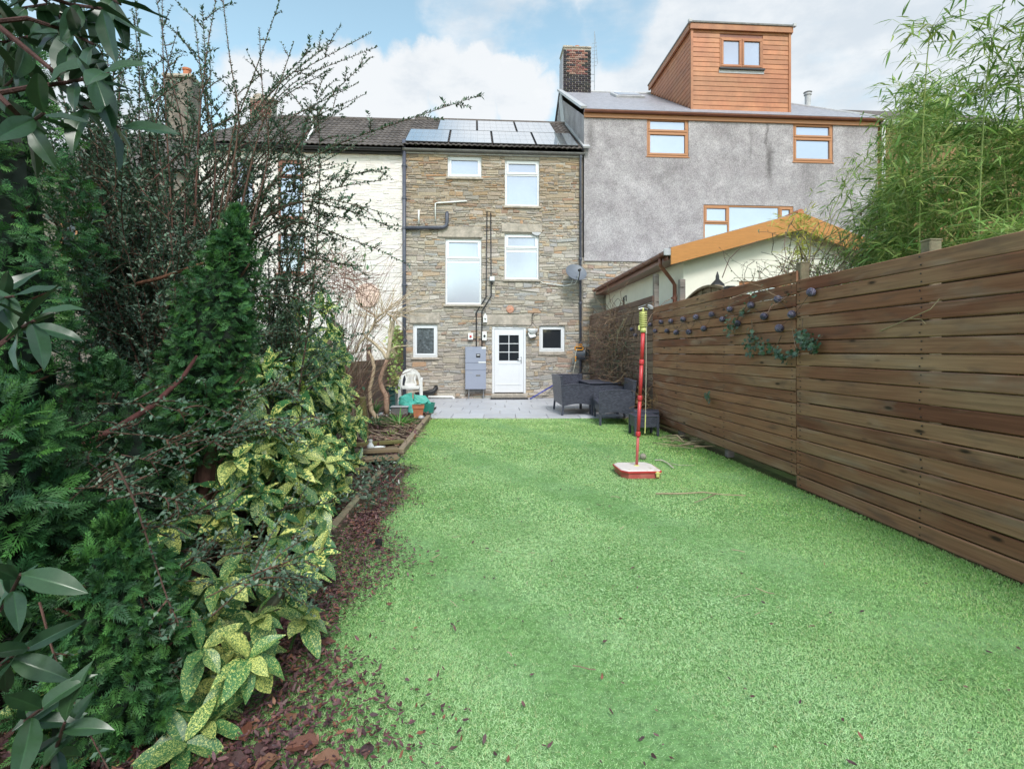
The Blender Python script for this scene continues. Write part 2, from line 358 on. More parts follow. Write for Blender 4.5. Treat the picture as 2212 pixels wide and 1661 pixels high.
# fence boards: long grain, knots, every board its own tone
def board_mat(name, c0, c1, c2):
    m = bpy.data.materials.new(name); m.use_nodes = True; N, L, b = nodes(m); b.inputs['Roughness'].default_value = .85; b.inputs['Specular IOR Level'].default_value = .14
    tc = N.new('ShaderNodeTexCoord'); oi = N.new('ShaderNodeObjectInfo')
    off = N.new('ShaderNodeVectorMath'); off.operation = 'SCALE'; off.inputs[0].default_value = (37, 91, 53); L.new(oi.outputs['Random'], off.inputs['Scale'])
    ad = N.new('ShaderNodeVectorMath'); ad.operation = 'ADD'; L.new(tc.outputs['Object'], ad.inputs[0]); L.new(off.outputs[0], ad.inputs[1])
    def tex(scale, st, det=6):
        mp = N.new('ShaderNodeMapping'); mp.inputs['Scale'].default_value = st; L.new(ad.outputs[0], mp.inputs[0])
        n = N.new('ShaderNodeTexNoise'); n.inputs['Scale'].default_value = scale; n.inputs['Detail'].default_value = det; n.inputs['Distortion'].default_value = .4; L.new(mp.outputs[0], n.inputs['Vector']); return n.outputs['Fac']
    def mr(x, a, b_, c, d):
        n = N.new('ShaderNodeMapRange'); n.inputs[1].default_value = a; n.inputs[2].default_value = b_; n.inputs[3].default_value = c; n.inputs[4].default_value = d; L.new(x, n.inputs[0]); return n.outputs[0]
    def mix(f, x, y):
        n = N.new('ShaderNodeMix'); n.data_type = 'RGBA'
        L.new(f, n.inputs['Factor']) if not isinstance(f, float) else None
        for i, q in ((6, x), (7, y)):
            if isinstance(q, tuple): n.inputs[i].default_value = (*q, 1)
            else: L.new(q, n.inputs[i])
        return n.outputs[2]
    base = mix(mr(oi.outputs['Random'], .15, .85, 0, 1), c0, c1)
    base = mix(mr(tex(1.0, (.7, 3, 3)), .42, .66, 0, .85), base, c2)
    base = mix(mr(tex(2.3, (1.2, 2, 5)), .54, .72, 0, .55), base, (.13, .085, .07))
    base = mix(mr(tex(1.7, (.8, 3.5, 3.5)), .56, .76, 0, .55), base, (.40, .30, .235))
    grain = tex(60, (.03, 1, 1), 4)
    vo = N.new('ShaderNodeTexVoronoi'); vo.inputs['Scale'].default_value = 1.0; mp = N.new('ShaderNodeMapping'); mp.inputs['Scale'].default_value = (2.1, .2, 7); L.new(ad.outputs[0], mp.inputs[0]); L.new(mp.outputs[0], vo.inputs['Vector'])
    base = mix(mr(vo.outputs['Distance'], .05, .13, .9, 0), base, (.035, .024, .018))
    sc = N.new('ShaderNodeVectorMath'); sc.operation = 'SCALE'; L.new(base, sc.inputs[0]); L.new(mr(grain, .3, .7, .78, 1.2), sc.inputs['Scale'])
    L.new(sc.outputs[0], b.inputs['Base Color'])
    bp = N.new('ShaderNodeBump'); bp.inputs['Strength'].default_value = .35; bp.inputs['Distance'].default_value = .004; L.new(grain, bp.inputs['Height']); L.new(bp.outputs[0], b.inputs['Normal'])
    return m
mt['board'] = board_mat('fence_board', (.20, .080, .050), (.345, .165, .095), (.375, .228, .138))
mt['boardfar'] = board_mat('old_fence_board', (.16, .10, .085), (.20, .13, .10), (.23, .165, .12))
mt['greenboard'] = board_mat('mossy_board', (.17, .125, .055), (.20, .16, .07), (.15, .15, .06))
mt['sleeper'] = board_mat('sleeper_wood', (.22, .17, .105), (.27, .20, .13), (.17, .155, .09))
mt['palewood'] = board_mat('pale_edging_wood', (.30, .235, .16), (.34, .275, .20), (.25, .21, .15))
mt['greywood'] = board_mat('grey_post_wood', (.24, .21, .20), (.28, .24, .22), (.19, .165, .15))
# woven rattan
def rattan():
    m = bpy.data.materials.new('rattan_weave'); m.use_nodes = True; N, L, b = nodes(m); b.inputs['Roughness'].default_value = .42
    tc = N.new('ShaderNodeTexCoord')
    br = N.new('ShaderNodeTexBrick'); br.inputs['Scale'].default_value = 1.0; br.inputs['Brick Width'].default_value = .042; br.inputs['Row Height'].default_value = .019
    br.inputs['Mortar Size'].default_value = .0036; br.inputs['Mortar Smooth'].default_value = 1.0
    br.inputs['Color1'].default_value = (.055, .058, .085, 1); br.inputs['Color2'].default_value = (.105, .11, .15, 1); br.inputs['Mortar'].default_value = (.008, .008, .011, 1)
    sep = N.new('ShaderNodeSeparateXYZ'); L.new(tc.outputs['Object'], sep.inputs[0]); ad = N.new('ShaderNodeMath'); ad.operation = 'ADD'; L.new(sep.outputs[0], ad.inputs[0]); L.new(sep.outputs[1], ad.inputs[1])
    cb = N.new('ShaderNodeCombineXYZ'); L.new(ad.outputs[0], cb.inputs[0]); L.new(sep.outputs[2], cb.inputs[1]); L.new(cb.outputs[0], br.inputs['Vector'])
    L.new(br.outputs['Color'], b.inputs['Base Color'])
    bp = N.new('ShaderNodeBump'); bp.inputs['Strength'].default_value = .9; bp.inputs['Distance'].default_value = .004; bp.invert = True; L.new(br.outputs['Fac'], bp.inputs['Height']); L.new(bp.outputs[0], b.inputs['Normal']); return m
mt['rattan'] = rattan()
mt['rattantop'] = M('rattan_flat', (.06, .063, .09), .4, var=.25, vscale=40, bump=.3, bscale=150)
# spotted laurel: yellow flecks on green, more on some leaves
def aucuba():
    m = bpy.data.materials.new('spotted_leaf'); m.use_nodes = True; N, L, b = nodes(m); b.inputs['Roughness'].default_value = .38; b.inputs['Specular IOR Level'].default_value = .45
    tc = N.new('ShaderNodeTexCoord'); oi = N.new('ShaderNodeObjectInfo'); at = N.new('ShaderNodeAttribute'); at.attribute_name = 'col'
    off = N.new('ShaderNodeVectorMath'); off.operation = 'SCALE'; off.inputs[0].default_value = (13, 7, 3); L.new(oi.outputs['Random'], off.inputs['Scale'])
    ad = N.new('ShaderNodeVectorMath'); ad.operation = 'ADD'; L.new(tc.outputs['Object'], ad.inputs[0]); L.new(off.outputs[0], ad.inputs[1])
    n1 = N.new('ShaderNodeTexNoise'); n1.inputs['Scale'].default_value = 84; n1.inputs['Detail'].default_value = 3; n1.inputs['Roughness'].default_value = .6; L.new(ad.outputs[0], n1.inputs['Vector'])
    n2 = N.new('ShaderNodeTexNoise'); n2.inputs['Scale'].default_value = 22; n2.inputs['Detail'].default_value = 2; L.new(ad.outputs[0], n2.inputs['Vector'])
    sep = N.new('ShaderNodeSeparateColor'); L.new(at.outputs['Color'], sep.inputs[0])
    def ma(op, x, y):
        n = N.new('ShaderNodeMath'); n.operation = op
        for i, q in enumerate((x, y)):
            if isinstance(q, (int, float)): n.inputs[i].default_value = q
            else: L.new(q, n.inputs[i])
        return n.outputs[0]
    x = ma('ADD', n1.outputs['Fac'], ma('MULTIPLY', ma('SUBTRACT', n2.outputs['Fac'], .5), .55)); x = ma('ADD', x, ma('MULTIPLY', ma('SUBTRACT', sep.outputs[0], .5), .42))
    mr = N.new('ShaderNodeMapRange'); mr.inputs[1].default_value = .505; mr.inputs[2].default_value = .565; L.new(x, mr.inputs[0])
    mx = N.new('ShaderNodeMix'); mx.data_type = 'RGBA'; L.new(mr.outputs[0], mx.inputs['Factor']); mx.inputs[6].default_value = (.045, .145, .048, 1); mx.inputs[7].default_value = (.74, .73, .22, 1)
    sc = N.new('ShaderNodeVectorMath'); sc.operation = 'SCALE'; L.new(mx.outputs[2], sc.inputs[0]); L.new(ma('ADD', ma('MULTIPLY', sep.outputs[1], .7), .7), sc.inputs['Scale'])
    L.new(sc.outputs[0], b.inputs['Base Color'])
    tr = N.new('ShaderNodeBsdfTranslucent'); L.new(sc.outputs[0], tr.inputs[0]); ms = N.new('ShaderNodeMixShader'); ms.inputs[0].default_value = .15
    L.new(b.outputs[0], ms.inputs[1]); L.new(tr.outputs[0], ms.inputs[2]); L.new(ms.outputs[0], N['Material Output'].inputs['Surface']); return m
mt['aucuba'] = aucuba()
# the turf backing under the blades
mt['turf'] = M('turf_backing', (.15, .30, .10), .9, var=.4, vscale=30, bump=.5, bscale=90, alt=(.2, .36, .15), alt_scale=2.2, spec=.2)
mt['slab'] = M('porcelain_slab', (.50, .51, .55), .45, var=.1, vscale=5, stretch=(1, 6, 1), rnd=.07, alt=(.46, .45, .40), alt_scale=2.2, alt_rng=(.52, .75))
# ================================================================ ground, lawn, patio
g = MB(); g.add([(-300, -60, -.06), (300, -60, -.06), (300, 500, -.06), (-300, 500, -.06)], [(0, 1, 2, 3)])
setting(g.obj('ground', mt['ground']))
LY0, LY1 = .6, 10.72
def lawn():
    n = 40; vs = []; fs_ = []
    for i in range(n + 1):
        Y = LY0 + (LY1 - LY0) * i / n; a, b = edgeX(Y) + .0, fenceX(Y) - .07 - .02 * math.sin(Y * 3.1)
        for k in range(13): vs.append((a + (b - a) * k / 12, Y, .004 + .006 * math.sin(Y * 1.7 + k)))
    for i in range(n):
        for k in range(12): q = i * 13 + k; fs_.append((q, q + 1, q + 14, q + 13))
    m = MB(); m.add(vs, fs_); o = m.obj('lawn', mt['turf'], smooth=True); setting(o)
    # blades of the artificial turf
    Ps, sc = [], []
    for (y0, y1, dens, w) in ((1.62, 2.6, 42000, .0020), (2.6, 4.2, 23000, .0030), (4.2, 6.6, 10000, .0052), (6.6, LY1, 4800, .0094)):
        cnt = int((y1 - y0) * 4.15 * dens); Y = nr.uniform(y0, y1, cnt); t = nr.uniform(-.005, 1.005, cnt)
        X = edgeX(Y) + t * (fenceX(Y) - .06 - edgeX(Y)); Ps.append(np.stack([X, Y, np.full(cnt, .006)], 1)); sc.append(np.full(cnt, w))
    P = np.concatenate(Ps); w = np.concatenate(sc); n = len(P)
    big = vnoise(P[:, :2] * 1.3, 1) * .6 + vnoise(P[:, :2] * 4.1, 2) * .4; fine = vnoise(P[:, :2] * 26, 3) * .5 + vnoise(P[:, :2] * 60, 4) * .5
    fr = (P[:, 0] - edgeX(P[:, 1])) / (fenceX(P[:, 1]) - edgeX(P[:, 1]))
    worn = np.clip(1.35 - np.abs(fr - .42) * 2.2, 0, 1) * .75 + big * .25          # middle trodden flat; pile sheen and edge shade are coloured in too
    ang = vnoise(P[:, :2] * 2.2, 5) * 5 + nr.normal(0, 1.7, n); lean = np.clip(.75 + .5 * worn + nr.normal(0, .22, n), .2, 1.45)
    hgt = nr.uniform(.010, .017, n) * (1.12 - .3 * worn); hgt *= np.where(fr > .965, 1.35, 1)
    D = np.stack([np.cos(ang) * np.sin(lean), np.sin(ang) * np.sin(lean), np.cos(lean)], 1)
    N = np.stack([-np.sin(ang), np.cos(ang), np.zeros(n)], 1) + nr.normal(0, .5, (n, 3)); N = np.cross(N, D) + .2 * N
    Rm = frames(D, N)
    T = np.array([(-.5, 0, 0), (.5, 0, 0), (.18, 1, -.06), (-.18, 1, -.06)], float); F = np.array([(0, 1, 2, 3)])
    ca, cb, cc = np.array((.25, .50, .13)), np.array((.58, .81, .46)), np.array((.58, .65, .34))
    k = np.clip(.78 * worn + .42 * (fine - .5) + nr.normal(0, .16, n), 0, 1)[:, None]
    col = ca * (1 - k) + cb * k; pick = nr.random(n) < .13; col[pick] = cc * nr.uniform(.7, 1.1, (pick.sum(), 1))
    dk = nr.random(n) < .045; col[dk] = np.array((.085, .14, .05)) * nr.uniform(.6, 1.3, (dk.sum(), 1)); yl = np.clip((P[:, 1] - 3.5) / 6, 0, 1)[:, None] * .5 + (1 - worn)[:, None] * .35; col = col * (1 - yl) + col * np.array((1.12, 1.0, .72)) * yl; col *= nr.uniform(.84, 1.16, (n, 1))
    V, Q, C = scatter(T, F, P, Rm, np.stack([w, hgt, hgt], 1), col)
    b = link('grass', np_mesh('grass', V, Q, mt['blade'], C)); stuff(b); b['label'] = 'short bright green artificial turf pile over the whole lawn'
lawn()
bed = MB()
def bed_z(X, Y): return .035 + .035 * math.sin(X * 5 + Y * 3) * math.sin(Y * 4.3)
nb_, mb_ = 46, 9
bv = []
for i in range(nb_ + 1):
    Y = .4 + (12.6 - .4) * i / nb_
    for k in range(mb_ + 1):
        x0, x1 = lfenceX(Y) - .2, edgeX(Y) - .03; X = x0 + (x1 - x0) * k / mb_; bv.append((X, Y, bed_z(X, Y)))
bed.add(bv, [(i * (mb_ + 1) + k, i * (mb_ + 1) + k + 1, (i + 1) * (mb_ + 1) + k + 1, (i + 1) * (mb_ + 1) + k) for i in range(nb_) for k in range(mb_)])
setting(bed.obj('flower_bed_soil', mt['soil'], smooth=True))
def patio():
    root = bpy.data.objects.new('patio', None); COL.objects.link(root); setting(root)
    A = Vector((edgeX(10.72) - .35, 10.74, 0)); root.location = A; root.rotation_euler = (0, 0, R(1.2))
    base = MB(); base.box((1.7, 2.4, -.028), (6.2, 5.0, .05)); base.obj('bedding', mt['mortar'], root)
    W, D = .655, .64
    for r in range(7):
        off = (0, .33, .12, .45, .22, .5, .05)[r]
        for k in range(-1, 8):
            x0 = k * W + off - .55
            if x0 > 4.3: continue
            m = MB(); m.box((0, 0, 0), (W - .010, D - .010, .03), bev=.004)
            m.obj('paving_slab', mt['slab'], root).location = (x0 + W / 2, .32 + r * D, .012 + rng.uniform(-.002, .002))
patio()
# ================================================================ wall building
def wall_grid(mb, s0, s1, z0, z1, holes, d=0.0, depth=.16, col=None):
    S = sorted({s0, s1, *[min(max(h[0], s0), s1) for h in holes], *[min(max(h[1], s0), s1) for h in holes]}); Z = sorted({z0, z1, *[min(max(h[2], z0), z1) for h in holes], *[min(max(h[3], z0), z1) for h in holes]})
    for i in range(len(S) - 1):
        for j in range(len(Z) - 1):
            cs, cz = (S[i] + S[i + 1]) / 2, (Z[j] + Z[j + 1]) / 2
            if any(h[0] < cs < h[1] and h[2] < cz < h[3] for h in holes): continue
            mb.add([(S[i], d, Z[j]), (S[i + 1], d, Z[j]), (S[i + 1], d, Z[j + 1]), (S[i], d, Z[j + 1])], [(0, 1, 2, 3)], col)
    for (a, b, c, e) in holes:
        q = [(a, c), (b, c), (b, e), (a, e)]
        for k in range(4):
            p0, p1 = q[k], q[(k + 1) % 4]; mb.add([(p0[0], d, p0[1]), (p1[0], d, p1[1]), (p1[0], d + depth, p1[1]), (p0[0], d + depth, p0[1])], [(0, 1, 2, 3)], col)
def stone_courses(parent, s0, s1, z0, z1, holes, pal, mat, hrange=(.036, .11), lmul=(1.5, 4.0), prot=(.010, .034), single=300, wob=.042, chamf=.012, topfn=None, gap=.0045):
    zs = [z0]
    while zs[-1] < z1 - .03: zs.append(min(zs[-1] + rng.uniform(*hrange), z1))
    ph = [(rng.uniform(0, 6), rng.uniform(0, 6), rng.uniform(.7, 1.3)) for _ in zs]
    def zb(k, s):
        if k in (0, len(zs) - 1): return zs[k]
        a, b, c = ph[k]; return zs[k] + wob * c * (.6 * math.sin(s * 2.1 + a) + .4 * math.sin(s * 5.3 + b))
    out = []
    for k in range(len(zs) - 1):
        h = zs[k + 1] - zs[k]; s = s0 - rng.uniform(0, .2)
        while s < s1:
            Ln = max(.09, h * rng.uniform(*lmul)) if rng.random() > .12 else rng.uniform(.4, .65); a, b = max(s, s0), min(s + Ln, s1); s += Ln
            segs = [(a, b)]
            for (ha, hb, hc, he) in holes:
                if zs[k + 1] - .01 <= hc or zs[k] + .01 >= he: continue
                ns = []
                for (p, q) in segs:
                    if q <= ha or p >= hb: ns.append((p, q))
                    else:
                        if p < ha: ns.append((p, ha))
                        if q > hb: ns.append((hb, q))
                segs = ns
            for (p, q) in segs:
                if q - p > .035:
                    if h > .095 and rng.random() < .35:
                        f = rng.uniform(.4, .6); out.append((p, q, k, 0, f)); out.append((p, q, k, f, 1))
                    else: out.append((p, q, k, 0, 1))
    items = []
    for (p, q, k, f0, f1) in out:
        def zz(s, f):
            b0, b1 = zb(k, s), zb(k + 1, s); return b0 + (b1 - b0) * f
        g_ = gap; quad = [(p + g_, zz(p, f0) + g_), (q - g_, zz(q, f0) + g_), (q - g_, zz(q, f1) - g_), (p + g_, zz(p, f1) - g_)]
        for h in holes:                                   # clamp to openings
            quad = [(x, (min(z, h[2] - .004) if (h[0] < (p + q) / 2 < h[1] and (quad[0][1] + quad[2][1]) / 2 < h[2]) else (max(z, h[3] + .004) if (h[0] < (p + q) / 2 < h[1] and (quad[0][1] + quad[2][1]) / 2 > h[3]) else z))) for (x, z) in quad]
        if quad[2][1] - quad[1][1] < .012 or quad[3][1] - quad[0][1] < .012: continue
        if topfn and max(z for _, z in quad) > topfn((p + q) / 2): continue
        j = min(.012, (quad[2][1] - quad[1][1]) * .14, (q - p) * .12)
        quad = [(x + rng.uniform(-j, j) * .6, z + rng.uniform(-j, j)) for x, z in quad]
        pr = rng.uniform(*prot); cx, cz = sum(x for x, _ in quad) / 4, sum(z for _, z in quad) / 4
        hh = min(quad[2][1] - quad[1][1], quad[3][1] - quad[0][1]); cf = min(chamf, hh * .22)
        def inset(a): return [(x + (cx - x) / max(abs(cx - x), 1e-4) * min(a * 1.4, abs(cx - x) * .5), z + (cz - z) / max(abs(cz - z), 1e-4) * min(a, abs(cz - z) * .5)) for x, z in quad]
        r1, r2 = inset(.001), inset(cf)
        vs = [(x, .015, z) for x, z in quad] + [(x, -pr * .45, z) for x, z in r1] + [(x, -pr + rng.uniform(-.004, .005), z) for x, z in r2]
        F = [(i + 4 * l, (i + 1) % 4 + 4 * l, (i + 1) % 4 + 4 * l + 4, i + 4 * l + 4) for l in (0, 1) for i in range(4)] + [(8, 9, 10, 11)]
        items.append(((q - p) * hh, vs, F, pal(cx, cz)))
    items.sort(key=lambda t: -t[0])
    for it in items[:single]:
        m = MB(); m.add(it[1], it[2], it[3]); c = it[1][8]; m.obj('stone', mat, parent, loc=(c[0], c[1], c[2]))
    rest = MB()
    for it in items[single:]: rest.add(it[1], it[2], it[3])
    if rest.v: stuff(rest.obj('small_stones', mat, parent))
    return len(items)
PAL = [((.33, .29, .235), 5), ((.27, .25, .225), 4), ((.38, .345, .29), 3), ((.34, .25, .155), 2), ((.36, .20, .10), .55), ((.24, .15, .11), .6), ((.25, .262, .27), 2.0), ((.19, .175, .155), 1.5), ((.43, .40, .36), 1.6)]
def pal_stone(x, z):
    c = jit(rng.choices([p for p, _ in PAL], [w for _, w in PAL])[0], .12); c = tuple((q * .6 + m_ * .4) * 1.36 for q, m_ in zip(c, (.308, .262, .226)))
    k = min(1, max(0, (z - 4.6) / 1.2)) * .75                # the top storey is browner
    t = (c[0] * .84, c[1] * .73, c[2] * .61)
    return tuple(a * (1 - k) + b * k for a, b in zip(c, t))
def rect(u0, v0, u1, v1, d=0.0):
    um, vm = (u0 + u1) / 2, (v0 + v1) / 2
    return (fs(u0, vm, d)[0], fs(u1, vm, d)[0], fs(um, v1, d)[1], fs(um, v0, d)[1])
def window(parent, r, lights, fm, d=.05, fw=.055, sill=None, name='window', extra=None):
    s0, s1, z0, z1 = r; W, H = s1 - s0, z1 - z0
    f = MB()
    for (a, b, c, e) in ((s0, s1, z0, z0 + fw), (s0, s1, z1 - fw, z1), (s0, s0 + fw, z0 + fw, z1 - fw), (s1 - fw, s1, z0 + fw, z1 - fw)):
        f.box(((a + b) / 2, d + .035, (c + e) / 2), (b - a, .07, e - c), bev=.006)
    iw, ih = W - 2 * fw, H - 2 * fw; X = lambda t: s0 + fw + iw * t; Z = lambda t: z0 + fw + ih * t
    bars = set()
    for (a, b, c, e, op, gm) in lights:
        if a > 0: bars.add(('v', a, c, e))
        if c > 0: bars.add(('h', c, a, b))
    for (k, p, q, t) in bars:
        if k == 'v': f.box((X(p), d + .036, (Z(q) + Z(t)) / 2), (.05, .064, Z(t) - Z(q) - .002))
        else: f.box(((X(q) + X(t)) / 2, d + .037, Z(p)), (X(t) - X(q) - .002, .062, .05))
    wo = f.obj(name, fm, parent)
    for (a, b, c, e, op, gm) in lights:
        x0, x1, y0, y1 = X(a) + (.026 if a > 0 else .001), X(b) - (.026 if b < 1 else .001), Z(c) + (.026 if c > 0 else .001), Z(e) - (.026 if e < 1 else .001)
        if op:
            sw = .05; m = MB(); dd = d - .014
            for (p, q, t, w) in ((x0 - .012, x1 + .012, y0 - .012, y0 + sw), (x0 - .012, x1 + .012, y1 - sw, y1 + .012), (x0 - .012, x0 + sw, y0 + sw, y1 - sw), (x1 - sw, x1 + .012, y0 + sw, y1 - sw)):
                m.box(((p + q) / 2, dd + .022, (t + w) / 2), (q - p, .044, w - t), bev=.007)
            m.obj('sash', fm, wo); x0 += sw - .004; x1 -= sw - .004; y0 += sw - .004; y1 -= sw - .004
        m = MB(); m.box(((x0 + x1) / 2, d + .036, (y0 + y1) / 2), (x1 - x0, .012, y1 - y0)); m.obj('pane', gm, wo)
    if extra:
        m = MB(); m.box(((s0 + s1) / 2, d + .026, z0 + fw + ih * extra[0] - .07), (iw - .012, .008, extra[1])); m.obj('roller_blind', mt['white'], wo)
    if sill:
        sm, over, h, out = sill
        m = MB(); m.box(((s0 + s1) / 2, -out / 2 + .03, z0 - h / 2 - .003), (W + 2 * over, out + .06, h), bev=.008); m.obj('sill', sm, wo)
    return wo
PITCH = R(33.0)
def tile_mesh(seed):
    W, Ln = .30, .42; prof = []
    for i in range(17):
        x = W * i / 16; prof.append((x, .024 * (.5 + .5 * math.cos(4 * math.pi * (i / 16) + math.pi)) ** .8))
    m = MB(); vs = [(x, 0, z + .026) for x, z in prof] + [(x, Ln, z + .004) for x, z in prof] + [(x, .002, z + .006) for x, z in prof]
    n = 17; F = [(i, i + 1, n + i + 1, n + i) for i in range(n - 1)] + [(2 * n + i, 2 * n + i + 1, i + 1, i) for i in range(n - 1)]
    m.add(vs, F); return m.mesh('roof_tile', mt['tile'])
TILE = tile_mesh(0)
def tiles(parent, s0, s1, d0, z0, rows, skip=None, gauge=.345):
    cp, sp = math.cos(PITCH), math.sin(PITCH); n = 0
    for r in range(rows):
        k = 0
        while s0 + k * .30 < s1 - .1:
            s = s0 + k * .30; k += 1
            if skip and skip(s + .15, r): continue
            o = link('roof_tile', TILE, parent, (s, d0 + r * gauge * cp, z0 + r * gauge * sp + rng.uniform(-.003, .003)), (PITCH, 0, rng.uniform(-.006, .006))); n += 1
    return n
def gutter(parent, s0, s1, d, z, mat, r=.058, name='gutter', brackets=6):
    m = MB(); n = 10; vs = []; steps = [s0, s1]
    for s in steps:
        for i in range(n + 1):
            a = math.pi + math.pi * i / n; vs.append((s, d + r * math.cos(a), z + r * math.sin(a)))
    for s in steps:
        for i in range(n + 1):
            a = math.pi + math.pi * i / n; vs.append((s, d + (r - .006) * math.cos(a), z + (r - .006) * math.sin(a)))
    q = n + 1; F = [(i, i + 1, q + i + 1, q + i) for i in range(n)] + [(2 * q + i, 3 * q + i, 3 * q + i + 1, 2 * q + i + 1) for i in range(n)]
    F += [(0, q, 3 * q, 2 * q), (n, 2 * q + n, 3 * q + n, q + n)] + [tuple(range(n, -1, -1)), tuple(q + i for i in range(n + 1))]
    m.add(vs, F); g_ = m.obj(name, mat, parent)
    for k in range(brackets):
        s = s0 + (s1 - s0) * (k + .5) / brackets; b = MB()
        pr = [(d + (r + .008) * math.cos(math.pi + math.pi * i / 8), z + (r + .008) * math.sin(math.pi + math.pi * i / 8)) for i in range(9)] + [(d + (r + .001) * math.cos(math.pi + math.pi * i / 8), z + (r + .001) * math.sin(math.pi + math.pi * i / 8)) for i in range(8, -1, -1)]
        b.prism(pr, 0, s - .02, s + .02); b.obj('bracket', mat, g_)
    return g_
def pipe(parent, pts, r, mat, name='downpipe', n=12, collars=()):
    m = MB(); m.tube(pts, r, n); p = m.obj(name, mat, parent, smooth=True)
    for c in collars:
        b = MB(); b.tube([Vector(c) - Vector((0, 0, .03)), Vector(c) + Vector((0, 0, .03))], r * 1.22, n); b.box((c[0], c[1] + r, c[2]), (r * 3.2, .02, .03)); b.obj('pipe_clip', mat, p)
    return p
# ================================================================ stone house
stone_house = empty('stone_house', 'narrow three-storey brown rubble stone house with white windows and door', 'house', FA, YAW)
def build_stone_house():
    H = stone_house
    SL, SR = fs(872, 560)[0], fs(1258, 560)[0]; ZT = fs(1066, 331)[1]
    wins = {'tl': rect(967, 338, 1040, 384), 'tr': rect(1091, 346, 1165, 446), 'ml': rect(962, 516, 1040, 658), 'mr': rect(1090, 505, 1164, 604), 'gl': rect(892, 701, 945, 772), 'gr': rect(1165, 704, 1220, 760)}
    door = rect(1063, 706, 1136, 850)
    lint = {'ml': rect(945, 500, 1043, 514), 'mlb': rect(950, 490, 1040, 502), 'mr': rect(1083, 484, 1171, 503), 'door': rect(1042, 681, 1148, 703), 'gl': rect(884, 676, 950, 699)}
    holes = list(wins.values()) + [door]
    w = MB(); wall_grid(w, SL, SR, 0, ZT, holes); wl = w.obj('wall', mt['mortar'], H)
    b = MB(); b.box(((SL + SR) / 2, 4.0, ZT / 2), (SR - SL - .02, 7.6, ZT - .04)); b.obj('inner_shell', mt['mortar'], H)
    stone_courses(wl, SL, SR, 0.0, ZT, holes + list(lint.values()), pal_stone, mt['stone'], single=300)
    for k, r in lint.items():
        if k == 'mlb': continue
        m = MB(); n = 3 if k == 'door' else 1
        m.box(((r[0] + r[1]) / 2, -.008, (r[2] + r[3]) / 2), (r[1] - r[0] - .012, .06, r[3] - r[2] - .008), bev=.012); m.obj('lintel', mt['lintel'], H)
    r = lint['mlb']; m = MB(); m.box(((r[0] + r[1]) / 2, -.004, (r[2] + r[3]) / 2), (r[1] - r[0], .05, r[3] - r[2]), bev=.01); m.obj('lintel', mt['lintel'], H)
    P = mt['pvc']; SK, DK = mt['skyglass'], mt['darkglass']; sl = (mt['lintel'], .05, .06, .07)
    window(H, wins['tl'], [(0, 1, 0, 1, True, SK)], P, sill=sl)
    window(H, wins['tr'], [(0, 1, .70, 1, True, SK), (0, 1, 0, .70, False, SK)], P, sill=sl)
    window(H, wins['ml'], [(0, 1, .70, 1, True, SK), (0, 1, 0, .70, False, SK)], P, sill=sl, extra=(.70, .055))
    window(H, wins['mr'], [(0, 1, .69, 1, True, SK), (0, 1, 0, .69, False, SK)], P, sill=sl, extra=(.69, .055))
    window(H, wins['gl'], [(0, 1, 0, 1, True, mt['patterned'])], P, sill=sl)
    window(H, wins['gr'], [(0, 1, 0, 1, True, DK)], P, sill=(mt['lintel'], .03, .09, .06))
    # half-glazed door
    s0, s1, z0, z1 = door; f = MB(); fw = .065
    for (a, b_, c, e) in ((s0, s1, z1 - fw, z1), (s0, s0 + fw, z0, z1 - fw), (s1 - fw, s1, z0, z1 - fw)): f.box(((a + b_) / 2, .05, (c + e) / 2), (b_ - a, .08, e - c), bev=.008)
    dr = f.obj('door', P, H)
    a, b_ = s0 + fw + .004, s1 - fw - .004; zt = z1 - fw - .004; zb = z0 + .03
    g0, g1 = fs(1078, 780)[0], fs(1121, 780)[0]; gz1, gz0 = fs(1100, 724)[1], fs(1100, 779)[1]
    m = MB()
    for (p, q, t, w_) in ((a, g0, zb, zt), (g1, b_, zb, zt), (g0, g1, gz1, zt), (g0, g1, zb, gz0)): m.box(((p + q) / 2, .055, (t + w_) / 2), (q - p - .0015, .05, w_ - t - .0015))
    for (p, q, t, w_) in ((g0 - .03, g1 + .03, zb + .22, gz0 - .09),):  # moulded lower panel
        m.box(((p + q) / 2, .026, w_), (q - p, .014, .016)); m.box(((p + q) / 2, .026, t), (q - p + .1, .014, .014)); m.box((p, .026, (t + w_) / 2), (.012, .010, w_ - t - .02)); m.box((q, .026, (t + w_) / 2), (.012, .010, w_ - t - .02))
    m.obj('leaf_panel', P, dr)
    for i in range(2):
        for j in range(3):
            x0 = g0 + (g1 - g0) * i / 2; z_ = gz0 + (gz1 - gz0) * j / 3
            m = MB(); m.box((x0 + (g1 - g0) / 4, .055, z_ + (gz1 - gz0) / 6), ((g1 - g0) / 2 - .018, .012, (gz1 - gz0) / 3 - .018)); m.obj('pane', DK, dr)
    m = MB(); m.box(((g0 + g1) / 2, .046, (gz0 + gz1) / 2), (.02, .024, gz1 - gz0 - .002))
    for j in (1, 2): m.box(((g0 + g1) / 2, .047, gz0 + (gz1 - gz0) * j / 3), (g1 - g0 - .002, .022, .02))
    m.obj('glazing_bar', P, dr)
    hx, hz = fs(1126, 776); m = MB(); m.box((hx, .026, hz - .03), (.03, .012, .20), bev=.004); m.tube([(hx, .02, hz), (hx, -.02, hz), (hx - .09, -.025, hz), (hx - .11, -.02, hz - .004)], .009, 8); m.obj('handle', mt['steel'], dr)
    m = MB(); m.box(((s0 + s1) / 2, -.05, z0 - .065), (s1 - s0 + .06, .22, .13), bev=.03); m.obj('door_step', mt['lintel'], H)
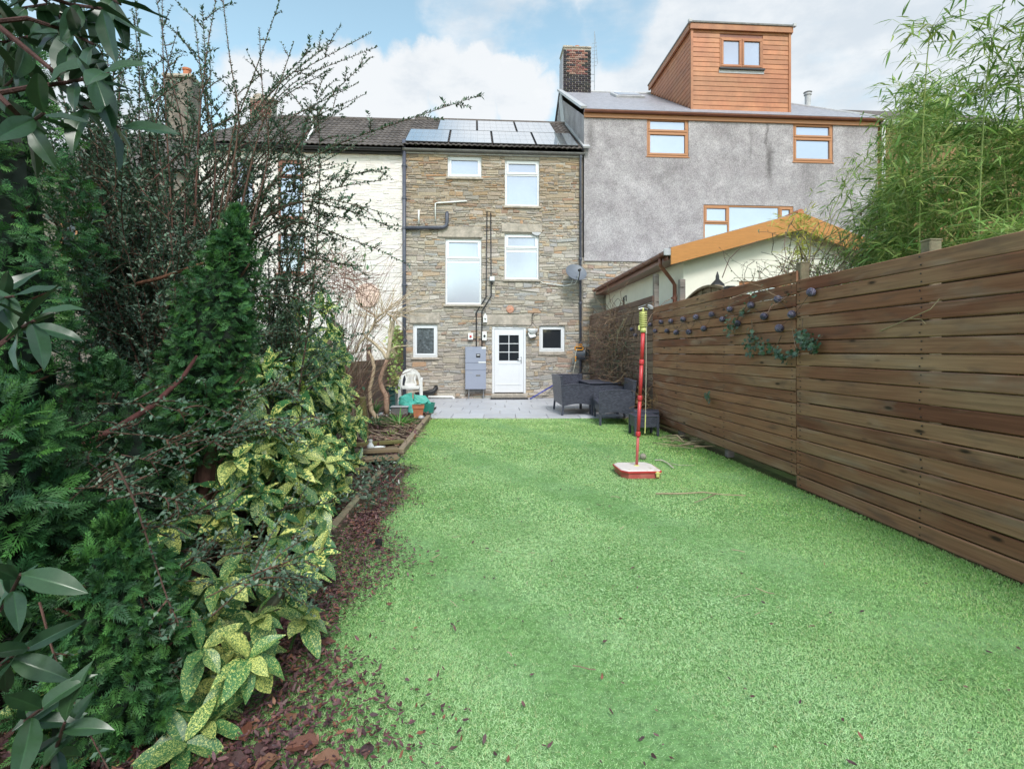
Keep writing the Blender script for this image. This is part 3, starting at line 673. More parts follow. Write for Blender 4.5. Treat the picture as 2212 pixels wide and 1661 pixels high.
    # roof
    zt_ = ZT + .09; rows = 11; s0r, s1r = SL - .02, SR - .02; cp, sp = math.cos(PITCH), math.sin(PITCH)
    rf = MB(); L_ = rows * .345
    rf.add([(s0r, -.12, zt_ - .02), (s1r, -.12, zt_ - .02), (s1r, -.12 + L_ * cp, zt_ - .02 + L_ * sp), (s0r, -.12 + L_ * cp, zt_ - .02 + L_ * sp), (s0r, 7.6, ZT), (s1r, 7.6, ZT)], [(0, 1, 2, 3), (3, 2, 5, 4), (0, 3, 4), (1, 5, 2)])
    ro = rf.obj('roof', mt['black'], H)
    tiles(ro, s0r, s1r + .05, -.2, zt_, rows)
    m = MB(); m.tube([(s0r, -.2 + L_ * cp, zt_ + L_ * sp + .0), (s1r, -.2 + L_ * cp, zt_ + L_ * sp)], .09, 10); m.obj('ridge_tile', mt['tile'], ro)
    m = MB(); m.box(((SL + SR) / 2, -.035, ZT - .035), (SR - SL, .05, .10)); m.obj('fascia', mt['lead'], H)
    gutter(H, SL - .02, SR + .05, -.125, ZT + .015, mt['gutter'], r=.062, brackets=8)
    # right verge flashing against the tall grey gable
    m = MB(); m.bar((s1r + .10, -.25, zt_ + .05), (s1r + .10, -.2 + L_ * cp, zt_ + .05 + L_ * sp), .20, .05); m.obj('verge_flashing', mt['lead'], H)
    # soil stack on the left edge and rainwater pipe on the right
    ps = fs(874, 560)[0]; zt0 = fs(874, 305)[1]
    pipe(H, [(ps, -.09, .05), (ps, -.09, zt0)], .052, mt['pipe'], 'soil_stack', 14, [(ps, -.09, fs(876, v)[1]) for v in (735, 616, 495, 430, 360)])
    bx, bz = fs(966, 496); bz2 = fs(966, 462)[1]
    pipe(H, [(ps, -.1, bz), (bx - .12, -.1, bz + .03), (bx - .03, -.1, bz + .07), (bx, -.1, bz + .17), (bx, -.1, bz2 - .06), (bx, -.07, bz2), (bx, .02, bz2 + .02)], .05, mt['pipe'], 'soil_branch', 12)
    rs = fs(1253, 560)[0]
    pipe(H, [(rs, -.12, ZT + .0), (rs, -.11, ZT - .1), (rs, -.075, ZT - .2), (rs, -.075, .12)], .036, mt['pipe'], 'downpipe', 12, [(rs, -.075, fs(1253, v)[1]) for v in (480, 560, 655, 740)])
    # white waste pipes
    a = fs(905, 472); b2 = fs(905, 456); pipe(H, [(a[0], -.06, fs(905, 485)[1]), (a[0], -.06, b2[1]), (a[0], .02, b2[1] + .01)], .026, mt['white'], 'waste_pipe', 10)
    c = [fs(941, 480), fs(941, 441), fs(1008, 436)]
    pipe(H, [(c[0][0], -.055, c[0][1]), (c[1][0], -.055, c[1][1]), (c[1][0] + .04, -.055, c[1][1] + .012), (c[2][0], -.055, c[2][1]), (c[2][0] + .01, .02, c[2][1])], .021, mt['white'], 'waste_pipe', 10)
    c = [fs(925, 857, -.1), fs(980, 857, -.1)]
    pipe(H, [(c[0][0], -.1, c[0][1]), (c[1][0] - .05, -.1, c[1][1]), (c[1][0], -.1, c[1][1] - .03), (c[1][0], -.1, .0)], .035, mt['white'], 'waste_pipe', 10)
    c = [fs(905, 849, -.12), fs(935, 846, -.12)]
    pipe(H, [(c[0][0] - .1, -.12, c[0][1] - .04), (c[1][0] - .08, -.12, c[1][1] - .01), (c[1][0] + .03, -.12, c[1][1] + .02), (c[1][0] + .08, -.1, c[1][1] + .09), (c[1][0] + .08, .02, c[1][1] + .12)], .062, mt['black'], 'drain_bend', 12)
    # cable conduits down to the battery cabinet
    for du, vtop in ((0, 458), (14, 461)):
        pts = [fs(1053 + du * .35, vtop), fs(1052 + du * .35, 640), fs(1030 + du * .9, 680), fs(1030 + du * .9, 757)]
        if du: pts = [fs(1060, 461), fs(1061, 640), fs(1041, 672), fs(1041, 757)]
        else: pts = [fs(1052, 458), fs(1050, 642), fs(1029, 675), fs(1029, 757)]
        pipe(H, [(p[0], -.05, p[1]) for p in pts], .016, mt['black'], 'conduit', 8, [(pts[2][0], -.05, pts[2][1] - .05)])
    # tie plate patches of render
    r = rect(1147, 487, 1170, 510); m = MB(); c0 = ((r[0] + r[1]) / 2, (r[2] + r[3]) / 2)
    m.prism([(c0[0] + (r[1] - r[0]) / 2 * math.cos(a) * rng.uniform(.85, 1.1), c0[1] + (r[3] - r[2]) / 2 * math.sin(a) * rng.uniform(.85, 1.1)) for a in [i * math.pi / 5 for i in range(10)]][::-1], 1, -.036, .0); m.obj('mortar_patch', mt['lead'], H)
    return SL, SR, ZT, zt_
SL, SR, ZT, ZEAVE = build_stone_house()
# solar panels, each one lifted off the tiles on its own
def solar():
    cp, sp = math.cos(PITCH), math.sin(PITCH); W, Ln, T = 1.235, 1.70, .04
    m = MB(); m.box((W / 2, Ln / 2, 0), (W - .03, Ln - .012, T), bev=.004)
    pane = MB(); pane.box((W / 2, Ln / 2, T / 2 + .0015), (W - .06, Ln - .045, .003))
    lines = MB()
    for k in range(1, 6): lines.box((.03 + (W - .06) * k / 6, Ln / 2, T / 2 + .0036), (.004, Ln - .05, .0006))
    for k in range(1, 3): lines.box((W / 2, Ln * k / 3, T / 2 + .0042), (W - .07, .006, .0006))
    fm, pm, lm = m.mesh('frame', mt['black']), pane.mesh('glass', mt['panel']), lines.mesh('cell_lines', mt['gutter'])
    z0 = fs(1060, 311, -.12)[1]
    names = ['leftmost', 'second from left', 'third from left', 'rightmost']
    spots = [(fs(873, 304, -.1)[0] + k * (W + .008), 0, 'black framed solar panel %s in the lower row on the stone house roof' % names[k]) for k in range(4)]
    spots += [(fs(944, 281, 1.4)[0] + k * (W + .008), 1, 'black framed solar panel %s in the upper row below the ridge' % ('leftmost', 'in the middle', 'rightmost')[k]) for k in range(3)]
    for (s, row, lab) in spots:
        d = -.12 + row * (Ln + .02) * cp; z = z0 + row * (Ln + .02) * sp
        r = empty('solar_collector', lab, 'solar panel', f2w(s, d, z), 0, 'solar panels on the stone house roof'); r.rotation_euler = Matrix.Rotation(YAW, 3, 'Z').to_4x4().to_3x3().to_euler(); r.rotation_euler = (Matrix.Rotation(YAW, 3, 'Z') @ Matrix.Rotation(PITCH, 3, 'X')).to_euler()
        link('frame', fm, r); link('glass', pm, r); link('cell_lines', lm, r)
        for q in (.25, .75):
            b = MB(); b.box((W * q, Ln / 2, -.07), (.04, Ln * .9, .10)); b.obj('mounting_rail', mt['steel'], r)
solar()
# ================================================================ white house
white_house = empty('white_house', 'white painted rough stone house with brown windows and dark tiled roof', 'house', FA, YAW)
def build_white():
    H = white_house; S0, S1 = fs(430, 560)[0], SL - .005; ZT2 = fs(760, 330)[1]
    wins = [rect(600, 345, 656, 470), rect(600, 505, 660, 590), rect(505, 345, 548, 440), rect(700, 770, 745, 840)]
    w = MB(); wall_grid(w, S0, S1, 0, ZT2, wins); wl = w.obj('wall', mt['whitewall'], H)
    b = MB(); b.box(((S0 + S1) / 2, 4.0, ZT2 / 2), (S1 - S0 - .02, 7.6, ZT2 - .04)); b.obj('inner_shell', mt['whitewall'], H)
    stone_courses(wl, S0, S1, 0, ZT2, wins, lambda x, z: jit((.75, .70, .665), .07), mt['whitestone'], hrange=(.06, .15), lmul=(1.3, 3.2), prot=(.003, .015), single=300, chamf=.03, gap=.0003, wob=.05)
    br = mt['brownpvc']; SK = mt['skyglass']
    for r, l in zip(wins, ([(0, 1, .72, 1, True, SK), (0, 1, 0, .72, False, SK)], [(0, 1, .6, 1, False, SK), (0, 1, 0, .6, False, SK)], [(0, 1, 0, 1, False, SK)], [(0, 1, 0, 1, False, mt['darkglass'])])):
        window(H, r, l, br, sill=(mt['brownpvc'], .04, .06, .06))
    cp, sp = math.cos(PITCH), math.sin(PITCH); rows = 11; L_ = rows * .345; z0 = ZT2 + .10; hip = 1.25
    rf = MB(); rf.add([(S0 - .1, -.2, z0 - .02), (S1, -.2, z0 - .02), (S1, -.2 + L_ * cp, z0 - .02 + L_ * sp), (S0 + hip, -.2 + L_ * cp, z0 - .02 + L_ * sp), (S0 - .1, 7.6, z0), (S1, 7.6, z0)], [(0, 1, 2, 3), (3, 2, 5, 4), (0, 3, 4), (1, 5, 2)])
    ro = rf.obj('roof', mt['black'], H)
    tiles(ro, S0 - .1, S1 - .02, -.26, z0, rows, skip=lambda s, r: s < S0 + hip * r / rows)
    m = MB(); m.tube([(S0 + hip, -.26 + L_ * cp, z0 + L_ * sp), (S1, -.26 + L_ * cp, z0 + L_ * sp)], .09, 10); m.obj('ridge_tile', mt['tile'], ro)
    m = MB(); m.tube([(S0 - .1, -.26, z0 + .02), (S0 + hip, -.26 + L_ * cp, z0 + L_ * sp + .02)], .08, 8); m.obj('hip_tile', mt['tile'], ro)
    m = MB(); m.box(((S0 + S1) / 2, -.06, ZT2 + .03), (S1 - S0, .1, .14)); m.obj('fascia', mt['black'], H)
    gutter(H, S0 - .1, S1 - .03, -.19, ZT2 + .07, mt['black'], r=.07, brackets=5)
    s, z = fs(663, 310, .1); z2 = fs(663, 243, .6)[1]; pipe(H, [(s, -.06, z - .1), (s, .1, z + .1), (s, .62, z + .6), (s, .62, z2)], .03, mt['white'], 'vent_pipe', 10)
    # short brick chimney on the ridge
    d = -.26 + L_ * cp; a, z1 = fs(545, 222, d); b_, _ = fs(592, 222, d); zb = z0 + L_ * sp - .15
    chimney(H, a, b_, d - .2, .5, zb, z1, 1, cap=True)
def chimney(parent, s0, s1, d, depth, zb, zt, pots, cap=False, side_mat=None, dark=None):
    core = MB(); core.box(((s0 + s1) / 2, d + depth / 2, (zb + zt) / 2), (s1 - s0 - .02, depth - .02, zt - zb)); ch = core.obj('chimney', mt['mortar'], parent)
    bw, bh = .215, .065; z = zb; row = 0
    while z + bh < zt:
        x = s0 - (row % 2) * .11
        while x < s1 - .02:
            a, b = max(x, s0), min(x + bw, s1)
            if b - a > .04:
                c = jit(rng.choice([(.22, .10, .085), (.25, .13, .11), (.19, .095, .085), (.28, .18, .15)]), .2)
                t = (z - zb) / (zt - zb)
                if dark and (t < dark or rng.random() < .15 or abs((a + b) / 2 - (s0 + s1) / 2) > (s1 - s0) * .36): c = jit((.055, .05, .055), .3)
                m = MB(); m.box((0, 0, 0), (b - a - .012, .04, bh - .004), col=c, bev=.005); m.obj('brick', mt['brick'], ch).location = ((a + b) / 2, d + .004 - rng.uniform(0, .006), z + bh / 2)
            x += bw + .01
        if side_mat is None:
            y = d + .03 + (row % 2) * .1
            while y < d + depth - .05:
                m = MB(); m.box((0, 0, 0), (.04, min(bw, d + depth - y) - .012, bh - .004), col=jit((.28, .14, .11), .2), bev=.005); m.obj('brick', mt['brick'], ch).location = (s0 + .004, y + min(bw, d + depth - y) / 2, z + bh / 2); y += bw + .01
        z += bh + .01; row += 1
    if side_mat:
        m = MB(); m.box((s0 - .004, d + depth / 2 + .02, (zb + zt) / 2 - .1), (.03, depth - .06, zt - zb - .25)); m.obj('side_slates', side_mat, ch)
    m = MB()
    for k in range(5 if cap else 3):
        x = s0 + (s1 - s0) * (k + .5) / (5 if cap else 3); m.box((x, d + depth / 2, zt + .03), ((s1 - s0) / (5 if cap else 3) + .03, depth + .06, .07 + rng.uniform(0, .04)), bev=.03)
    if cap:
        for k in range(5): m.box(((s0 + s1) / 2 + rng.uniform(-.15, .15), d + depth / 2, zt + .10 + k * .03), ((s1 - s0) * (.8 - .13 * k), depth * .8, .08), bev=.03)
    m.obj('chimney_cap', mt['lintel'], ch)
    for k in range(pots):
        if cap: break
        m = MB(); m.lathe([(.10, 0), (.095, .16), (.11, .17), (.11, .21), (.08, .21)], (s0 + (s1 - s0) * (.56 + .3 * k), d + depth / 2, zt + .06), 14); m.obj('chimney_pot', mt['terra'], ch)
build_white()
# ---------------------------------------------------------------- old house beyond the white one, mostly behind the shrubs
brown_house = empty('brown_house', 'old stone house with tall chimney stack behind the leafy arching shrub', 'house', FA, YAW)
def build_brown():
    H = brown_house; S0, S1 = fs(60, 560)[0], fs(428, 560)[0] - .02; zt = 6.3
    w = MB(); wins = [(S1 - 1.7, S1 - .9, 3.6, 4.9), (S1 - 3.6, S1 - 2.8, 3.6, 4.9)]; wall_grid(w, S0, S1, 0, zt, wins); w.obj('wall', mt['oldstone'], H)
    b = MB(); b.box(((S0 + S1) / 2, 4, zt / 2), (S1 - S0 - .04, 7.6, zt - .04)); b.obj('inner_shell', mt['oldstone'], H)
    for r in wins: window(H, r, [(0, .5, 0, 1, False, mt['darkglass']), (.5, 1, 0, 1, False, mt['darkglass'])], mt['oak'], sill=(mt['lintel'], .05, .07, .06))
    cp, sp = math.cos(PITCH), math.sin(PITCH); L_ = 4.2
    rf = MB(); rf.add([(S0, -.2, zt), (S1, -.2, zt), (S1, -.2 + L_ * cp, zt + L_ * sp), (S0, -.2 + L_ * cp, zt + L_ * sp), (S0, 7.6, zt), (S1, 7.6, zt)], [(0, 1, 2, 3), (3, 2, 5, 4), (0, 3, 4), (1, 5, 2)]); rf.obj('roof', mt['tile'], H)
    d = -.2 + L_ * cp; a, z1 = fs(368, 178, d); b_, _ = fs(424, 178, d)
    core = MB(); core.box(((a + b_) / 2, d, (z1 + zt) / 2), (b_ - a, .7, z1 - zt), bev=.04); ch = core.obj('chimney', mt['oldstone'], H)
    m = MB(); m.box(((a + b_) / 2, d, z1 + .05), (b_ - a + .14, .84, .12), bev=.03); m.obj('chimney_cap', mt['lintel'], ch)
    m = MB(); m.lathe([(.13, 0), (.11, .28), (.14, .30), (.14, .36), (.1, .36)], (b_ - .3, d, z1 + .1), 14); m.obj('chimney_pot', mt['terra'], ch)
build_brown()
# ================================================================ grey rendered house with dormer
grey_house = empty('grey_house', 'tall grey rendered house with slate roof and orange clad dormer', 'house', FA, YAW)
def build_grey():
    H = grey_house; S0, S1 = fs(1261, 400)[0], fs(1893, 400)[0]; ZE = fs(1575, 262)[1]; ZR = fs(1330, 565)[1]
    wins = [rect(1396, 256, 1486, 340), rect(1711, 268, 1797, 352), rect(1518, 445, 1712, 532)]
    w = MB(); wall_grid(w, S0, S1, ZR, ZE, wins, d=-.05, depth=.2)
    w.add([(S0, -.05, ZR), (S1, -.05, ZR), (S1, .02, ZR), (S0, .02, ZR)], [(0, 1, 2, 3)]); w.obj('wall', mt['render'], H)
    m = MB(); m.add([(S0, -.05, ZR), (S0, -.05, ZE), (S0, 4.35, ZE + 2.6), (S0, 8, ZE), (S0, 8, 0), (S0, .005, 0), (S0, .005, ZR)], [(6, 5, 4, 3, 2, 1, 0)]); m.obj('gable_wall', mt['render'], H)
    lw = MB(); lw.add([(SR + .002, .004, 0), (S1, .004, 0), (S1, .004, ZR + .1), (SR + .002, .004, ZR + .1)], [(0, 1, 2, 3)]); lo = lw.obj('lower_wall', mt['mortar'], H)
    stone_courses(lo, SR + .004, SR + 1.9, 0, ZR - .01, [], pal_stone, mt['stone'], single=120)
    b = MB(); b.box(((S0 + S1) / 2, 4.1, ZE / 2), (S1 - S0 - .03, 7.6, ZE - .06)); b.obj('inner_shell', mt['render'], H)
    O = mt['oak']; SK = mt['skyglass']; sl = (mt['oak'], .03, .03, .07)
    for r in wins[:2]: window(H, r, [(0, 1, .64, 1, True, SK), (0, 1, 0, .64, True, SK)], O, d=-.03, sill=sl)
    window(H, wins[2], [(0, .27, .55, 1, True, SK), (0, .27, 0, .55, False, SK), (.27, .86, 0, 1, False, SK), (.86, 1, 0, 1, True, SK)], O, d=-.03, sill=sl)
    # slate roof in lapped courses, hipped at the right
    pit = R(31); cp, sp = math.cos(pit), math.sin(pit); L_ = 5.15; z0 = ZE + .16; d0 = -.16; nrow = 20; hip = 1.95
    rf = MB()
    for r in range(nrow):
        a, b_ = r / nrow, (r + 1) / nrow
        for t, lift in ((a, .012), (b_, 0)): pass
        xr0, xr1 = S1 + .1 - hip * a, S1 + .1 - hip * b_
        y0, y1 = d0 + L_ * a * cp, d0 + L_ * b_ * cp; q0, q1 = z0 + L_ * a * sp + .012, z0 + L_ * b_ * sp
        rf.add([(S0 - .05, y0, q0), (xr0, y0, q0), (xr1, y1, q1), (S0 - .05, y1, q1), (S0 - .05, y0, q0 - .012), (xr0, y0, q0 - .012)], [(0, 1, 2, 3), (4, 5, 1, 0)])
    yr, zr = d0 + L_ * cp, z0 + L_ * sp
    rf.add([(S0 - .05, yr, zr), (S1 + .1 - hip, yr, zr), (S1 + .1, 8.4, z0), (S0 - .05, 8.4, z0), (S1 + .1, d0, z0)], [(0, 1, 2, 3), (1, 4, 2)])
    ro = rf.obj('roof', mt['slate'], H)
    m = MB(); m.tube([(S0 - .05, yr, zr), (S1 + .1 - hip, yr, zr)], .07, 8); m.tube([(S1 + .1 - hip, yr, zr), (S1 + .1, d0, z0)], .05, 8); m.obj('ridge_capping', mt['lead'], ro)
    m = MB(); m.bar((S0 - .03, d0, z0 + .03), (S0 - .03, yr, zr + .03), .17, .07); m.obj('verge_flashing', mt['lead'], ro)
    m = MB(); m.bar((S0 - .005, 2.4, ZE - .9), (S0 - .005, yr, zr - .15), .03, .5); m.obj('cheek_flashing', mt['lead'], ro)
    m = MB(); m.box(((S0 + S1) / 2, -.075, ZE + .03), (S1 - S0 + .02, .05, .17), bev=.006); m.obj('fascia', mt['oak'], H)
    gutter(H, S0 - .02, S1 + .08, -.165, ZE + .12, mt['brownpvc'], r=.06, brackets=9)
    # roof window
    a, b_ = fs(1318, 198, 3.5)[0], fs(1378, 198, 3.5)[0]; y = 3.1
    zc = z0 + (y - d0) / cp * sp; m = MB(); rot = Matrix.Rotation(pit, 3, 'X'); m.box(((a + b_) / 2, y, zc + .05), (b_ - a, .95, .09), rot, bev=.01); rw = m.obj('roof_window', mt['lead'], ro)
    m = MB(); m.box(((a + b_) / 2, y - .05 * sp, zc + .10), (b_ - a - .2, .72, .02), rot); m.obj('pane', mt['skyglass'], rw)
    # flue
    s, z = fs(1734, 210, 3.9); m = MB(); m.lathe([(.10, -.6), (.10, -.1), (.13, -.08), (.13, -.03), (.09, -.02), (.09, .0), (.15, .02), (.02, .10)], (s, 3.6, z), 14); m.obj('flue', mt['lead'], ro)
    # chimney at the left end of the ridge
    d = yr - .35; a, zt = fs(1217, 103, d); b_, _ = fs(1277, 103, d)
    chimney(H, a, b_, d, .8, zr - .3, zt, 1, side_mat=mt['slate'], dark=.42)
    # dormer
    dd = .45; a, _ = fs(1494, 150, dd); b_, _ = fs(1704, 150, dd); zt = fs(1600, 66, dd)[1]; zb = z0 + (dd - d0) / cp * sp - .03; yb = yr - .1
    core = MB(); core.add([(a, dd, zb), (b_, dd, zb), (b_, dd, zt), (a, dd, zt), (a, yb, zr), (b_, yb, zr), (b_, yb, zt - .1), (a, yb, zt - .1)], [(0, 1, 2, 3), (0, 3, 7, 4), (1, 5, 6, 2), (3, 2, 6, 7)]); dm = core.obj('dormer', mt['brownpvc'], H)
    wr = rect(1554, 84, 1647, 150, dd); n = 17; ph = (zt - zb) / n
    for k in range(n):
        z = zb + k * ph; segs = [(a, b_)]
        if z + ph > wr[2] - .06 and z < wr[3]: segs = [(a, wr[0]), (wr[1], b_)]
        for (p, q) in segs:
            m = MB(); m.prism([(dd - .020, z + .004), (dd - .030, z + .012), (dd - .022, z + ph - .004), (dd + .01, z + ph - .004), (dd + .01, z + .004)], 0, p, q); m.obj('clad_plank', mt['clad'], dm)
        y1 = min(yb, d0 + ((z + ph * .3) - z0) / sp * cp) if z + ph < zr else yb    # side planks run back into the slope
        if y1 - dd > .1:
            m = MB(); m.prism([(a - .008, z + .004), (a - .018, z + .012), (a - .010, z + ph - .004), (a + .01, z + ph - .004), (a + .01, z + .004)], 1, dd + .01, y1); m.obj('clad_plank', mt['clad'], dm)
            m = MB(); m.prism([(b_ + .010, z + .004), (b_ + .018, z + .012), (b_ + .010, z + ph - .004), (b_ - .01, z + ph - .004), (b_ - .01, z + .004)], 1, dd + .01, y1); m.obj('clad_plank', mt['clad'], dm)
    m = MB(); m.box((a - .006, dd - .016, (zb + zt) / 2), (.07, .07, zt - zb)); m.box((b_ + .006, dd - .016, (zb + zt) / 2), (.07, .07, zt - zb)); m.obj('corner_trim', mt['clad'], dm)
    m = MB(); m.box(((a + b_) / 2, dd - .07, zt + .02), (b_ - a + .16, .06, .17)); m.box((a - .07, (dd + yb) / 2, zt + .02), (.06, yb - dd + .05, .17)); m.box((b_ + .07, (dd + yb) / 2, zt + .02), (.06, yb - dd + .05, .17)); m.obj('fascia', mt['clad'], dm)
    m = MB(); m.box(((a + b_) / 2, (dd + yb) / 2 - .03, zt + .135), (b_ - a + .24, yb - dd + .2, .06), bev=.01); m.obj('flat_roof', mt['gutter'], dm)
    m = MB()
    for s in (a - .1, b_ + .1): m.box((s, dd - .12, zt + .14), (.10, .10, .10), bev=.01)
    m.obj('corner_cap', mt['lead'], dm)
    wo = window(dm, wr, [(0, .5, 0, 1, True, SK), (.5, 1, 0, 1, True, SK)], mt['clad'], d=dd - .045, sill=None)
    m = MB(); m.box(((wr[0] + wr[1]) / 2, dd - .06, wr[2] - .03), (wr[1] - wr[0] + .06, .09, .05)); m.obj('sill', mt['black'], wo)
    m = MB(); m.box(((wr[0] + wr[1]) / 2, dd - .034, wr[2] - .10), (wr[1] - wr[0] + .06, .012, .10)); m.obj('lead_apron', mt['lead'], wo)
    return S0, S1, ZE
GS0, GS1, GZE = build_grey()
aer = empty('tv_aerial', 'thin old television aerial on the brick chimney', 'aerial', f2w(fs(1284, 190, 4.3)[0], 4.3, fs(1284, 150, 4.3)[1]), YAW)
m = MB(); m.tube([(0, 0, -.8), (.0, 0, 1.4)], .012, 6); m.obj('mast', mt['steel'], aer)
m = MB()
for k in range(7): m.tube([(-.09, 0, .1 + k * .14), (.09, 0, .14 + k * .14)], .006, 5)
m.tube([(.02, 0, 1.3), (.12, 0, .2)], .008, 5); m.tube([(-.25, 0, -.2), (0, 0, -.2)], .01, 5); m.tube([(-.25, 0, -.45), (0, 0, -.45)], .01, 5); m.obj('elements', mt['steel'], aer)
# neighbouring house at the far right, glimpsed through the bamboo
ochre_house = empty('ochre_house', 'tan house with white downpipe glimpsed through the bamboo on the far right', 'house', FA, YAW)
s0 = GS1 + .02; zt = 8.2; w = MB(); w.box((s0 + 3, 4, zt / 2), (6, 7.9, zt)); w.obj('wall', M('tan_render', (.27, .15, .075), .9, var=.2, vscale=2, bump=.4), ochre_house)
rf = MB(); rf.add([(s0 - .05, -.2, zt), (s0 + 6.1, -.2, zt), (s0 + 6.1, 4, zt + 2.3), (s0 - .05, 4, zt + 2.3), (s0 - .05, 8.2, zt), (s0 + 6.1, 8.2, zt)], [(0, 1, 2, 3), (3, 2, 5, 4), (0, 3, 4), (1, 5, 2)]); rf.obj('roof', mt['tile'], ochre_house)
pipe(ochre_house, [(s0 + .16, -.06, .1), (s0 + .16, -.06, zt - .1)], .05, mt['white'], 'downpipe'); pipe(ochre_house, [(s0 + .05, -.12, zt), (s0 + 6, -.12, zt)], .06, mt['white'], 'gutter')
# ================================================================ low cream extension
GROT = math.atan(.0605)
ext = empty('cream_extension', 'low cream rendered outbuilding with orange bargeboards and brown gutter', 'outbuilding', (3.06, 9.5, 0), GROT)
def build_ext():
    H = ext; Wd = 3.6; xr = 2.02; zl = 3.10; zrg = 3.74; ln = 5.85; slr = .37; zr_ = zrg - (Wd - xr) * slr; ov = .32; fo = .22
    sl_ = (zrg - zl) / (xr + ov)
    def zroof(x): return zrg - (xr - x) * sl_ if x < xr else zrg - (x - xr) * slr
    win = (1.02, 2.0, 1.65, 2.62)
    w = MB(); wall_grid(w, 0, Wd, 0, 2.75, [win], 0, .15); w.add([(0, 0, 2.75), (Wd, 0, 2.75), (Wd, 0, zroof(Wd) - .03), (xr, 0, zrg - .03), (0, 0, zroof(0) - .03)], [(0, 1, 2, 3, 4)])
    w.add([(0, 0, 0), (0, 0, zroof(0) - .03), (0, ln, zroof(0) - .03), (0, ln, 0)], [(0, 1, 2, 3)]); w.add([(Wd, 0, 0), (Wd, 0, zroof(Wd) - .03), (Wd, ln, zroof(Wd) - .03), (Wd, ln, 0)], [(3, 2, 1, 0)])
    w.obj('wall', mt['cream'], H)
    window(H, win, [(0, 1, 0, 1, True, mt['skyglass'])], mt['oak'], d=.02, sill=(mt['oak'], .03, .03, .05))
    t = .07; rf = MB(); prof = [(-ov, zroof(-ov)), (xr, zrg), (Wd + .3, zroof(Wd + .3)), (Wd + .3, zroof(Wd + .3) + t), (xr, zrg + t), (-ov, zroof(-ov) + t)]
    rf.prism(prof, 1, -fo, ln); ro = rf.obj('roof', mt['slate'], H)
    m = MB(); m.tube([(xr, -fo - .02, zrg + t), (xr, ln, zrg + t)], .06, 8); m.obj('ridge_tile', mt['terra'], ro)
    bh = .30
    for (x0, x1) in ((-ov, xr), (xr, Wd + .3)):
        m = MB(); m.prism([(x0, zroof(x0) - bh + .06), (x1, zroof(x1) - bh + .06), (x1, zroof(x1) + t - .012), (x0, zroof(x0) + t - .012)], 1, -fo - .045, -fo - .004); m.obj('bargeboard', mt['redplas'], ro)
    m = MB(); m.add([(-ov, -fo, zroof(-ov) - .12), (0, -fo, zroof(-ov) - .12), (0, ln, zroof(-ov) - .12), (-ov, ln, zroof(-ov) - .12)], [(0, 1, 2, 3)]); m.box((-ov + .01, ln / 2 - .1, zroof(-ov) - .05), (.02, ln, .17)); m.obj('soffit', mt['brownpvc'], ro)
    gt = gutter(H, 0, ln + .1, 0, 0, mt['brownpvc'], r=.055, brackets=12); gt.rotation_euler = (0, 0, R(90)); gt.location = (-ov - .055, -fo, zroof(-ov) + .0)
    m = MB(); m.box((-ov - .055, -fo - .01, zroof(-ov) - .02), (.13, .03, .12), bev=.01); m.obj('gutter_stop', mt['lead'], gt.parent)
    zg = zroof(-ov) - .06
    pipe(H, [(-ov - .05, .15, zg), (-ov - .05, .15, zg - .13), (-.10, .30, zg - .38), (-.05, .30, zg - .46), (-.05, .30, .1)], .034, mt['brownpvc'], 'downpipe', 12, [(-.05, .30, zg - .7)])
build_ext()
# ================================================================ fences
def board(parent, L_, h, t, mat, loc, rz, tilt=0.0, name='board'):
    m = MB(); n = 6; vs = []; b = .006                      # gently bowed plank with eased edges
    ya, za = t / 2, h / 2
    prof = [(-ya, -za + b), (-ya + b, -za), (ya - b, -za), (ya, -za + b), (ya, za - b), (ya - b, za), (-ya + b, za), (-ya, za - b)]
    bow = rng.uniform(-.004, .004); w2 = rng.uniform(-.005, .005)
    for i in range(n + 1):
        x = -L_ / 2 + L_ * i / n; f = math.sin(math.pi * i / n)
        for (y, z) in prof: vs.append((x, y + w2 * f, z + bow * f + tilt * (i / n - .5)))
    F = [(i * 8 + k, (i + 1) * 8 + k, (i + 1) * 8 + (k + 1) % 8, i * 8 + (k + 1) % 8) for i in range(n) for k in range(8)] + [tuple(range(8)), tuple(n * 8 + k for k in range(7, -1, -1))]
    m.add(vs, F); o = m.obj(name, mat, parent); o.location = loc; o.rotation_euler = (0, 0, rz); return o
fence = empty('board_fence', 'tall brown horizontal board fence running the length of the lawn on the right', 'fence', (3.157, 0, 0), GROT)
CG = math.cos(GROT)
